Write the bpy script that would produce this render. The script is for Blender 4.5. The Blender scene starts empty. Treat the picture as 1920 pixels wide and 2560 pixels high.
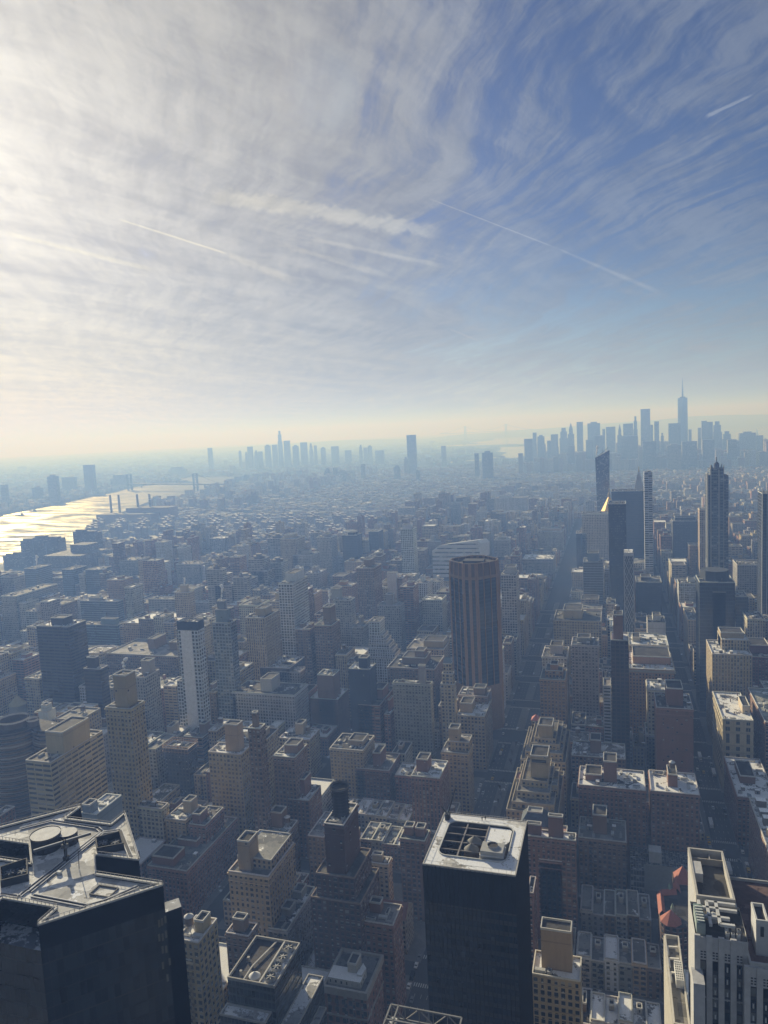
import bpy, bmesh, math, random
import numpy as np
from mathutils import Vector, Matrix

# ------------------------------------------------------------------ camera, sky, sun, exposure
# World frame: +Y runs downtown along the avenues, +X across them to the right, Z up, metres.
SC = bpy.context.scene
COL = SC.collection
R_ = math.radians
CAM_Z = 300.0
YAW, PITCH, ROLL, FPX = R_(17.3), R_(6.3), R_(2.9), 1850.0
FWD = Vector((-math.sin(YAW) * math.cos(PITCH), math.cos(YAW) * math.cos(PITCH), -math.sin(PITCH)))
_rt = Vector((math.cos(YAW), math.sin(YAW), 0.0))
_up = _rt.cross(FWD)
RGT = _rt * math.cos(ROLL) - _up * math.sin(ROLL)
UPV = _rt * math.sin(ROLL) + _up * math.cos(ROLL)
cam = bpy.data.cameras.new("camera")
cam_o = bpy.data.objects.new("camera", cam)
COL.objects.link(cam_o)
M = Matrix.Identity(4)
for i in range(3):
    M[i][0], M[i][1], M[i][2] = RGT[i], UPV[i], -FWD[i]
M[2][3] = CAM_Z
cam_o.matrix_world = M
cam.sensor_fit = 'VERTICAL'
cam.sensor_height = 36.0
cam.lens = 36.0 * FPX / 2560.0
cam.clip_start = 1.0
cam.clip_end = 90000.0
SC.camera = cam_o

SUN_AZ, SUN_EL = R_(-45.5), R_(19.5)          # azimuth from +Y towards +X
SUN_DIR = Vector((math.sin(SUN_AZ) * math.cos(SUN_EL), math.cos(SUN_AZ) * math.cos(SUN_EL), math.sin(SUN_EL)))
EXPOSURE = 0.47
SKY_STRENGTH = 0.066
SUN_STRENGTH = 5.0
HAZE_DENSITY = 0.00036
HAZE_COLOR = (0.21, 0.37, 0.84)
HAZE_ANISO = 0.22

SC.view_settings.view_transform = 'Standard'
SC.view_settings.look = 'None'
SC.view_settings.exposure = EXPOSURE
SC.view_settings.gamma = 1.0
SC.view_settings.use_curve_mapping = False
SC.render.engine = 'CYCLES'
SC.cycles.max_bounces = 6
SC.cycles.diffuse_bounces = 2
SC.cycles.glossy_bounces = 2
SC.cycles.volume_bounces = 0
SC.cycles.transparent_max_bounces = 4
SC.cycles.use_denoising = True
SC.cycles.sample_clamp_indirect = 4.0
SC.cycles.caustics_reflective = False
SC.cycles.caustics_refractive = False


class NT:
    """small helper round a node tree"""
    def __init__(self, tree):
        self.t = tree
        tree.nodes.clear()

    def n(self, kind, **kw):
        nd = self.t.nodes.new(kind)
        for k, v in kw.items():
            setattr(nd, k, v)
        return nd

    def put(self, sock, val):
        if isinstance(val, bpy.types.NodeSocket):
            self.t.links.new(val, sock)
        elif val is not None:
            if sock.type == 'RGBA' and not isinstance(val, (int, float)) and len(val) == 3:
                val = (*val, 1.0)
            sock.default_value = val

    def m(self, op, a, b=None, c=None, clamp=False):
        nd = self.n('ShaderNodeMath', operation=op, use_clamp=clamp)
        for s, v in zip(nd.inputs, (a, b, c)):
            self.put(s, v)
        return nd.outputs[0]

    def v(self, op, a, b=None, c=None):
        nd = self.n('ShaderNodeVectorMath', operation=op)
        for s, v in zip(nd.inputs, (a, b, c)):
            self.put(s, v)
        return nd.outputs['Value'] if op in ('DOT_PRODUCT', 'LENGTH', 'DISTANCE') else nd.outputs['Vector']

    def mix(self, f, a, b, blend='MIX'):
        nd = self.n('ShaderNodeMix', data_type='RGBA', blend_type=blend)
        self.put(nd.inputs[0], f)
        self.put(nd.inputs[6], a)
        self.put(nd.inputs[7], b)
        return nd.outputs[2]

    def step(self, x, a, b, lo=0.0, hi=1.0):
        nd = self.n('ShaderNodeMapRange', interpolation_type='SMOOTHSTEP')
        for s, v in zip(nd.inputs, (x, a, b, lo, hi)):
            self.put(s, v)
        return nd.outputs[0]

    def noise(self, vec, scale, detail=4.0, rough=0.55, dist=0.0):
        nd = self.n('ShaderNodeTexNoise')
        self.put(nd.inputs['Vector'], vec)
        nd.inputs['Scale'].default_value = scale
        nd.inputs['Detail'].default_value = detail
        nd.inputs['Roughness'].default_value = rough
        nd.inputs['Distortion'].default_value = dist
        return nd.outputs['Fac'], nd.outputs['Color']


def make_world():
    w = bpy.data.worlds.new("World")
    SC.world = w
    w.use_nodes = True
    t = NT(w.node_tree)
    out = t.n('ShaderNodeOutputWorld')
    bg = t.n('ShaderNodeBackground')
    sky = t.n('ShaderNodeTexSky', sky_type='NISHITA')
    sky.sun_disc = False
    sky.sun_elevation = SUN_EL
    sky.sun_rotation = SUN_AZ
    sky.air_density = 1.0
    sky.dust_density = 1.2
    sky.ozone_density = 2.5
    d = t.n('ShaderNodeTexCoord').outputs['Generated']
    sep = t.n('ShaderNodeSeparateXYZ')
    t.put(sep.inputs[0], d)
    dx, dy, dz = sep.outputs
    # project the direction on the cloud deck
    zz = t.m('MAXIMUM', t.m('ADD', dz, 0.07), 0.02)
    cmb = t.n('ShaderNodeCombineXYZ')
    t.put(cmb.inputs[0], t.m('DIVIDE', dx, zz))
    t.put(cmb.inputs[1], t.m('DIVIDE', dy, zz))
    p = cmb.outputs[0]
    _, wc = t.noise(p, 0.45, 3.0, 0.5)
    warp = t.v('MULTIPLY_ADD', t.v('SUBTRACT', wc, (0.5, 0.5, 0.5)), (0.9, 0.9, 0.0), p)
    _, wc2 = t.noise(p, 2.6, 4.0, 0.6)
    warp2 = t.v('MULTIPLY_ADD', t.v('SUBTRACT', wc2, (0.5, 0.5, 0.5)), (0.13, 0.13, 0.0), warp)

    def streak(ang, sx, sy, scale, det, rough, src):
        mp = t.n('ShaderNodeMapping')
        t.put(mp.inputs['Vector'], src)
        mp.inputs['Rotation'].default_value = (0, 0, R_(ang))
        return t.noise(t.v('MULTIPLY', mp.outputs[0], (sx, sy, 1)), scale, det, rough)[0]
    a1 = streak(-27, 1.0, 0.15, 4.2, 11.0, 0.70, warp2)       # long cirrus fibres
    a2 = streak(17, 1.0, 0.13, 3.8, 10.0, 0.68, warp)        # a second set crossing them
    a3 = t.noise(warp2, 4.6, 9.0, 0.66)[0]                   # mottled patches
    a5 = streak(-33, 1.0, 0.13, 11.0, 8.0, 0.7, warp2)        # fine combed threads
    a4 = t.noise(p, 0.55, 4.0, 0.5)[0]                       # where the veil is thick
    sd = t.v('DOT_PRODUCT', d, tuple(SUN_DIR))
    g = t.m('MAXIMUM', sd, 0.0)
    near = t.step(sd, 0.72, 0.98)
    low = t.step(dz, 0.30, 0.03)
    hi_ = t.step(dz, 0.30, 0.52)
    cov = t.m('ADD', t.m('MULTIPLY', a1, 0.50), t.m('MULTIPLY', a2, 0.34))
    cov = t.m('ADD', cov, t.m('MULTIPLY', a3, 0.16))
    cov = t.m('ADD', cov, t.m('MULTIPLY', t.m('SUBTRACT', a5, 0.5), 0.50))
    cov = t.m('ADD', cov, t.m('MULTIPLY', t.m('SUBTRACT', a4, 0.5), 0.42))
    cov = t.m('ADD', cov, t.m('MULTIPLY', near, 0.36))
    cov = t.m('ADD', cov, t.m('MULTIPLY', low, 0.12))
    cov = t.m('ADD', cov, t.m('MULTIPLY', hi_, 0.02))
    back = t.step(sd, 0.35, -0.35)
    mask = t.step(cov, 0.47, 0.77)
    wisp = t.step(t.m('ADD', t.m('MULTIPLY', a5, 0.45), t.m('ADD', t.m('MULTIPLY', a1, 0.40), t.m('MULTIPLY', a2, 0.25))), 0.475, 0.60, 0.0, 0.72)
    mask = t.m('MAXIMUM', mask, wisp)
    # contrails: thin bands about great circles between two directions
    trails = None

    def trail(A, B, w0, w1, amp, rag):
        nonlocal trails
        A, B = Vector(A).normalized(), Vector(B).normalized()
        nrm = A.cross(B).normalized()
        tan = (B - A * A.dot(B)).normalized()
        ln = math.acos(max(-1, min(1, A.dot(B))))
        off = t.m('ABSOLUTE', t.v('DOT_PRODUCT', d, tuple(nrm)))
        if rag:
            rn = t.noise(d, 55.0, 9.0, 0.75)[0]
            off = t.m('ADD', off, t.m('MULTIPLY', t.m('SUBTRACT', rn, 0.5), rag))
        s = t.m('DIVIDE', t.v('DOT_PRODUCT', d, tuple(tan)), math.sin(ln))
        wid = t.m('MULTIPLY_ADD', s, w1 - w0, w0)
        band = t.step(t.m('DIVIDE', off, wid), 1.0, 0.25)
        ends = t.m('MULTIPLY', t.step(s, -0.04, 0.10), t.step(s, 1.06, 0.86))
        val = t.m('MULTIPLY', t.m('MULTIPLY', band, ends), amp)
        trails = val if trails is None else t.m('MAXIMUM', trails, val)
    trail((-0.4635, 0.8365, 0.2952), (-0.2027, 0.9474, 0.2448), 0.014, 0.011, 0.62, 0.034)
    trail((-0.5567, 0.7872, 0.2654), (-0.4563, 0.8598, 0.2291), 0.0012, 0.0016, 1.5, 0.0)
    trail((-0.4563, 0.8598, 0.2291), (-0.3833, 0.9030, 0.1938), 0.005, 0.008, 0.40, 0.006)
    trail((-0.6575, 0.7125, 0.2451), (-0.5322, 0.8204, 0.2092), 0.003, 0.004, 0.55, 0.003)
    trail((-0.2105, 0.9360, 0.2822), (-0.0631, 0.9747, 0.2146), 0.0007, 0.0012, 0.6, 0.0)
    trail((-0.0631, 0.9747, 0.2146), (0.0586, 0.9870, 0.1498), 0.0015, 0.004, 0.40, 0.003)
    trail((-0.3544, 0.9028, 0.2437), (-0.2009, 0.9581, 0.2043), 0.003, 0.004, 0.40, 0.004)
    trail((-0.3977, 0.8854, 0.2406), (-0.2654, 0.9444, 0.1943), 0.004, 0.006, 0.32, 0.006)
    trail((0.1057, 0.9386, 0.3283), (0.1508, 0.9284, 0.3395), 0.003, 0.002, 0.55, 0.004)
    trail((-0.2009, 0.9713, 0.1274), (-0.1635, 0.9805, 0.1092), 0.0012, 0.001, 0.5, 0.0)
    # brightness of lit cloud: forward scattering round the sun
    gl = t.m('ADD', t.m('MULTIPLY', t.m('POWER', g, 7.0), 2.9), t.m('MULTIPLY', t.m('POWER', g, 24.0), 2.6))
    gl = t.m('ADD', gl, t.m('MULTIPLY', t.m('POWER', g, 150.0), 2.0))
    thick = t.m('ADD', t.m('MULTIPLY', a2, 0.9), t.m('ADD', t.m('MULTIPLY', a3, 0.45), t.m('MULTIPLY', a5, 0.75)))
    lum = t.m('MULTIPLY', t.m('ADD', t.m('MULTIPLY_ADD', back, 1.2, 2.7), gl), t.step(thick, 0.80, 1.30, 0.76, 1.26))
    lum = t.m('MULTIPLY', lum, t.step(dz, 0.20, 0.02, 1.0, 0.98))
    tint = t.mix(t.step(sd, 0.74, 0.96), (0.76, 0.87, 1.08), (1.02, 0.965, 0.81))
    warm = t.mix(t.step(dz, 0.20, 0.03), tint, (1.03, 0.92, 0.68))
    cl = t.v('SCALE', warm)
    t.put(cl.node.inputs['Scale'], lum)
    blue = t.mix(t.step(dz, 0.26, 0.03), (0.37, 0.41, 0.60), (0.64, 0.70, 0.80))
    skyc = t.mix(1.0, sky.outputs[0], blue, 'MULTIPLY')
    col = t.mix(t.m('MULTIPLY', mask, 0.80), skyc, cl)
    tc = t.v('SCALE', warm)
    t.put(tc.node.inputs['Scale'], t.m('ADD', lum, 2.0))
    col = t.mix(t.m('MULTIPLY', trails, t.m('MULTIPLY_ADD', a3, 1.3, 0.45, clamp=True)), col, tc)
    # faint parhelion in the ice cloud, 22 degrees from the sun
    dog = t.v('DOT_PRODUCT', d, tuple(Vector((-0.3155, 0.8611, 0.3987)).normalized()))
    col = t.mix(t.m('MULTIPLY', t.step(dog, 0.9985, 0.9999), 0.16), col, (5.0, 6.0, 7.2))
    dog2 = t.v('DOT_PRODUCT', d, tuple(Vector((-0.335, 0.853, 0.402)).normalized()))
    col = t.mix(t.m('MULTIPLY', t.step(dog2, 0.9988, 0.9999), 0.10), col, (6.2, 5.2, 4.4))
    t.put(bg.inputs[0], col)
    bg.inputs[1].default_value = SKY_STRENGTH
    t.put(out.inputs[0], bg.outputs[0])


make_world()
sun = bpy.data.lights.new("sun", 'SUN')
sun.energy = SUN_STRENGTH
sun.angle = R_(0.5)
sun.color = (1.0, 0.97, 0.90)
sun_o = bpy.data.objects.new("sun", sun)
sun_o.rotation_euler = (-SUN_DIR).to_track_quat('-Z', 'Y').to_euler()
COL.objects.link(sun_o)

# ------------------------------------------------------------------ materials
MATS = {}


def new_mat(name):
    m = bpy.data.materials.new(name)
    m.use_nodes = True
    t = NT(m.node_tree)
    o = t.n('ShaderNodeOutputMaterial')
    b = t.n('ShaderNodeBsdfPrincipled')
    t.put(o.inputs[0], b.outputs[0])
    MATS[name] = m
    return m, t, b


def attr(t, name):
    return t.n('ShaderNodeAttribute', attribute_name=name)


def build_materials():
    # facade: wall colour and window proportions come from mesh attributes, the bays and floors from the UV map
    m, t, b = new_mat('facade')
    uv = t.n('ShaderNodeUVMap', uv_map='UVMap').outputs[0]
    sp = t.n('ShaderNodeSeparateXYZ'); t.put(sp.inputs[0], uv)
    u, v = sp.outputs[0], sp.outputs[1]
    wc = attr(t, 'wcol'); wn = attr(t, 'win')
    ws = t.n('ShaderNodeSeparateColor'); t.put(ws.inputs[0], wn.outputs['Color'])
    ww, wh, pres = ws.outputs[0], ws.outputs[1], ws.outputs[2]
    seed = wn.outputs['Alpha']
    fu, fv = t.m('FRACT', u), t.m('FRACT', v)
    au = t.m('ABSOLUTE', t.m('SUBTRACT', fu, 0.5))
    av = t.m('ABSOLUTE', t.m('SUBTRACT', fv, 0.54))
    cw_ = t.n('ShaderNodeCombineXYZ'); t.put(cw_.inputs[0], t.m('FLOOR', u)); t.put(cw_.inputs[1], t.m('MULTIPLY', seed, 37.3))
    cn = t.n('ShaderNodeTexWhiteNoise', noise_dimensions='2D'); t.put(cn.inputs['Vector'], cw_.outputs[0])
    few_ = t.m('LESS_THAN', ww, 0.55)
    ww = t.m('MULTIPLY', ww, t.m('MULTIPLY_ADD', t.m('MULTIPLY', t.m('SUBTRACT', cn.outputs['Value'], 0.5), few_), 0.7, 1.0))
    mu = t.m('LESS_THAN', au, t.m('MULTIPLY', ww, 0.5))
    mv = t.m('LESS_THAN', av, t.m('MULTIPLY', wh, 0.5))
    c = t.n('ShaderNodeCombineXYZ')
    t.put(c.inputs[0], t.m('FLOOR', u)); t.put(c.inputs[1], t.m('FLOOR', v)); t.put(c.inputs[2], t.m('MULTIPLY', seed, 91.7))
    wnz = t.n('ShaderNodeTexWhiteNoise', noise_dimensions='3D'); t.put(wnz.inputs['Vector'], c.outputs[0])
    rs = t.n('ShaderNodeSeparateColor'); t.put(rs.inputs[0], wnz.outputs['Color'])
    r1, r2, r3 = rs.outputs
    here = t.m('LESS_THAN', r3, pres)
    win = t.m('MULTIPLY', t.m('MULTIPLY', mu, mv), here)
    # half-drawn blinds on some windows, an air conditioner or sash bar below others
    blind = t.m('MULTIPLY', t.m('GREATER_THAN', r1, 0.66), t.m('GREATER_THAN', fv, t.m('MULTIPLY_ADD', r2, 0.5, 0.3)))
    blind = t.m('MULTIPLY', blind, t.m('LESS_THAN', pres, 1.5))      # presence 2 = clean curtain wall
    glassc = t.mix(r2, (0.010, 0.014, 0.020), (0.035, 0.045, 0.055))
    glassc = t.mix(t.m('MULTIPLY', blind, 0.85), glassc, t.mix(r1, (0.20, 0.19, 0.17), (0.42, 0.41, 0.38)))
    pos = t.n('ShaderNodeNewGeometry').outputs['Position']
    n1 = t.noise(pos, 0.09, 4.0, 0.6)[0]
    sv = t.v('MULTIPLY', pos, (0.8, 0.8, 0.05))
    n2 = t.noise(sv, 1.0, 3.0, 0.6)[0]
    n3 = t.noise(pos, 1.6, 2.0, 0.6)[0]
    var = t.m('ADD', t.m('MULTIPLY', n1, 0.45), t.m('ADD', t.m('MULTIPLY', n2, 0.45), t.m('MULTIPLY', n3, 0.22)))
    var = t.m('ADD', var, 0.44)
    wcol = t.v('SCALE', wc.outputs['Color']); t.put(wcol.node.inputs['Scale'], var)
    # string courses every few floors
    band = t.m('LESS_THAN', t.m('FRACT', t.m('DIVIDE', v, 4.0)), 0.05)
    wcol = t.mix(t.m('MULTIPLY', band, 0.30), wcol, (0.06, 0.055, 0.05))
    bot = t.m('SUBTRACT', t.m('SUBTRACT', 0.54, t.m('MULTIPLY', wh, 0.5)), fv)          # below the window foot
    sill = t.m('MULTIPLY', t.m('MULTIPLY', t.m('GREATER_THAN', bot, 0.0), t.m('LESS_THAN', bot, 0.07)), t.m('MULTIPLY', here, t.m('LESS_THAN', au, t.m('MULTIPLY_ADD', ww, 0.5, 0.04))))
    ac = t.m('MULTIPLY', t.m('MULTIPLY', t.m('LESS_THAN', au, 0.12), t.m('LESS_THAN', t.m('ABSOLUTE', bot), 0.10)), t.m('MULTIPLY', t.m('MULTIPLY', here, few_), t.m('LESS_THAN', r1, 0.22)))
    wcol = t.mix(t.m('MULTIPLY', t.m('MULTIPLY', sill, t.m('LESS_THAN', pres, 1.5)), 0.45), wcol, (0.55, 0.53, 0.48))
    col = t.mix(win, wcol, glassc)
    col = t.mix(ac, col, (0.5, 0.5, 0.48))
    t.put(b.inputs['Base Color'], col)
    t.put(b.inputs['Roughness'], t.mix(win, (0.88,) * 3, t.mix(blind, (0.12,) * 3, (0.5,) * 3)))
    b.inputs['Specular IOR Level'].default_value = 0.5
    # roof: tar, gravel or membrane with patches of old snow; alpha of wcol = snow cover
    m, t, b = new_mat('roof')
    wc = attr(t, 'wcol')
    pos = t.n('ShaderNodeNewGeometry').outputs['Position']
    n1 = t.noise(pos, 0.10, 5.0, 0.6, 0.6)[0]
    n2 = t.noise(pos, 0.9, 4.0, 0.65)[0]
    n3 = t.noise(pos, 0.32, 4.0, 0.6)[0]
    var = t.m('ADD', t.m('MULTIPLY', n2, 0.5), t.m('MULTIPLY_ADD', n3, 0.9, 0.28))
    base = t.v('SCALE', wc.outputs['Color']); t.put(base.node.inputs['Scale'], var)
    vor = t.n('ShaderNodeTexVoronoi', distance='CHEBYCHEV'); t.put(vor.inputs['Vector'], t.v('MULTIPLY', pos, (1.0, 1.0, 0.0))); vor.inputs['Scale'].default_value = 0.16
    pv = t.n('ShaderNodeSeparateColor'); t.put(pv.inputs[0], vor.outputs['Color'])
    patch = t.v('SCALE', base); t.put(patch.node.inputs['Scale'], t.m('MULTIPLY_ADD', pv.outputs[0], 0.75, 0.55))
    base = t.mix(t.step(n3, 0.60, 0.66), patch, t.v('MULTIPLY', patch, (0.45, 0.44, 0.43)))
    sn = t.m('ADD', t.m('MULTIPLY', n1, 0.72), t.m('MULTIPLY', n2, 0.28))
    th = t.m('MULTIPLY_ADD', wc.outputs['Alpha'], -0.44, 0.78)
    snow = t.step(sn, th, t.m('ADD', th, 0.035))
    t.put(b.inputs['Base Color'], t.mix(snow, base, t.mix(n2, (0.60, 0.61, 0.63), (0.88, 0.89, 0.90))))
    t.put(b.inputs['Roughness'], t.mix(snow, (0.85,) * 3, (0.8,) * 3))
    b.inputs['Specular IOR Level'].default_value = 0.12
    # plain: colour straight from the attribute, weathered
    m, t, b = new_mat('plain')
    wc = attr(t, 'wcol')
    pos = t.n('ShaderNodeNewGeometry').outputs['Position']
    n2 = t.noise(pos, 0.5, 5.0, 0.65)[0]
    base = t.v('SCALE', wc.outputs['Color']); t.put(base.node.inputs['Scale'], t.m('MULTIPLY_ADD', n2, 0.7, 0.65))
    t.put(b.inputs['Base Color'], base)
    b.inputs['Roughness'].default_value = 0.8
    b.inputs['Specular IOR Level'].default_value = 0.2
    # glass curtain wall, nearly black
    m, t, b = new_mat('glass')
    wc = attr(t, 'wcol')
    pos = t.n('ShaderNodeNewGeometry').outputs['Position']
    n2 = t.noise(pos, 0.12, 4.0, 0.6)[0]
    base = t.v('SCALE', wc.outputs['Color']); t.put(base.node.inputs['Scale'], t.m('MULTIPLY_ADD', n2, 1.0, 0.5))
    t.put(b.inputs['Base Color'], base)
    b.inputs['Roughness'].default_value = 0.10
    b.inputs['Specular IOR Level'].default_value = 0.07
    m, t, b = new_mat('gold')
    pos = t.n('ShaderNodeNewGeometry').outputs['Position']
    n2 = t.noise(pos, 0.4, 3.0)[0]
    t.put(b.inputs['Base Color'], t.mix(n2, (0.85, 0.45, 0.03), (0.97, 0.60, 0.06)))
    b.inputs['Roughness'].default_value = 0.5
    b.inputs['Metallic'].default_value = 0.1
    m, t, b = new_mat('asphalt')
    pos = t.n('ShaderNodeNewGeometry').outputs['Position']
    n1 = t.noise(pos, 0.04, 5.0, 0.6)[0]; n2 = t.noise(pos, 0.7, 4.0, 0.6)[0]
    t.put(b.inputs['Base Color'], t.mix(t.m('ADD', t.m('MULTIPLY', n1, 0.6), t.m('MULTIPLY', n2, 0.4)), (0.030, 0.031, 0.034), (0.085, 0.084, 0.083)))
    b.inputs['Roughness'].default_value = 0.8
    m, t, b = new_mat('pavement')
    pos = t.n('ShaderNodeNewGeometry').outputs['Position']
    n1 = t.noise(pos, 0.06, 5.0, 0.65)[0]; n2 = t.noise(pos, 0.35, 4.0, 0.6)[0]
    pc = t.mix(n2, (0.10, 0.10, 0.098), (0.22, 0.215, 0.205))
    t.put(b.inputs['Base Color'], t.mix(t.step(n1, 0.60, 0.66), pc, (0.66, 0.67, 0.69)))
    b.inputs['Roughness'].default_value = 0.8
    # far land: patchwork of roofs, bare trees, snow
    m, t, b = new_mat('land')
    pos = t.n('ShaderNodeNewGeometry').outputs['Position']
    vor = t.n('ShaderNodeTexVoronoi'); t.put(vor.inputs['Vector'], pos); vor.inputs['Scale'].default_value = 0.02
    n1 = t.noise(pos, 0.002, 4.0, 0.6)[0]; n2 = t.noise(pos, 0.03, 4.0, 0.65)[0]
    lc = t.mix(vor.outputs['Color'], (0.03, 0.03, 0.03), (0.09, 0.085, 0.08))
    lc = t.mix(t.step(n1, 0.45, 0.62), lc, (0.055, 0.058, 0.05))
    t.put(b.inputs['Base Color'], t.mix(t.step(n2, 0.64, 0.72), lc, (0.14, 0.14, 0.145)))
    b.inputs['Roughness'].default_value = 1.0
    b.inputs['Specular IOR Level'].default_value = 0.0
    m, t, b = new_mat('water')
    pos = t.n('ShaderNodeNewGeometry').outputs['Position']
    b.inputs['Base Color'].default_value = (0.035, 0.055, 0.06, 1)
    b.inputs['IOR'].default_value = 1.33
    b.inputs['Specular IOR Level'].default_value = 0.07
    n0 = t.noise(pos, 0.004, 4.0, 0.6)[0]
    slick = t.noise(t.v('MULTIPLY', pos, (0.35, 1.0, 1.0)), 0.016, 5.0, 0.65)[0]
    t.put(b.inputs['Roughness'], t.m('ADD', t.step(slick, 0.40, 0.62, 0.34, 0.78), t.m('MULTIPLY', n0, 0.08)))
    mp = t.v('MULTIPLY', pos, (1.0, 0.6, 1.0))
    n1 = t.noise(mp, 0.045, 6.0, 0.72)[0]
    n2 = t.noise(mp, 0.011, 3.0, 0.6)[0]
    bp = t.n('ShaderNodeBump'); bp.inputs['Strength'].default_value = 1.0; bp.inputs['Distance'].default_value = 2.2
    t.put(bp.inputs['Height'], t.m('ADD', n1, t.m('MULTIPLY', n2, 1.2)))
    t.put(b.inputs['Normal'], bp.outputs[0])
    m, t, b = new_mat('far_water')
    b.inputs['Base Color'].default_value = (0.04, 0.06, 0.065, 1)
    b.inputs['Specular IOR Level'].default_value = 0.6
    pos = t.n('ShaderNodeNewGeometry').outputs['Position']
    t.put(b.inputs['Roughness'], t.m('MULTIPLY_ADD', t.noise(pos, 0.0012, 4.0, 0.6)[0], 0.12, 0.06))
    m, t, b = new_mat('steam')
    b.inputs['Base Color'].default_value = (0.92, 0.92, 0.93, 1)
    b.inputs['Roughness'].default_value = 1.0
    b.inputs['Subsurface Weight'].default_value = 0.0
    m, t, b = new_mat('bark')
    b.inputs['Base Color'].default_value = (0.10, 0.075, 0.05, 1)
    b.inputs['Roughness'].default_value = 0.9


build_materials()
C = dict(tan=(.40, .31, .19), beige=(.43, .36, .24), cream=(.48, .42, .31), brown=(.21, .145, .10), redbrown=(.22, .12, .085),
         redbrick=(.27, .13, .09), darkred=(.10, .055, .045), grey=(.30, .29, .275), pale=(.44, .43, .40), white=(.58, .59, .60),
         dark=(.055, .05, .05), darkbrown=(.07, .055, .05), black=(.016, .017, .02), dimtan=(.27, .225, .155), darkslate=(.06, .07, .085), navy=(.035, .05, .075),
         bluegrey=(.20, .24, .29), teal=(.17, .24, .24), orange=(.34, .20, .11), maroon=(.13, .05, .06), glasswhite=(.42, .44, .46),
         coping=(.55, .54, .51), tar=(.065, .063, .062), gravel=(.135, .13, .12), membrane=(.23, .225, .215), wood=(.16, .12, .085),
         steel=(.32, .33, .34), copper=(.31, .195, .105), snow=(.85, .86, .88))
STYLES = dict(pun=(2.9, 3.1, .53, .60, 1), hor=(6.5, 3.4, .90, .46, 1), ver=(2.6, 3.3, .50, .80, 1), cur=(1.9, 3.7, .88, .76, 2),
              grd=(3.3, 3.3, .70, .66, 1), bal=(5.2, 2.95, .82, .45, 1), blk=(4, 3.2, .3, .4, .04), few=(3.4, 3.2, .40, .44, .16),
              panel=(3.3, 3.4, .6, .6, 1), stone=(9, 14, 0, 0, 0))


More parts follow.
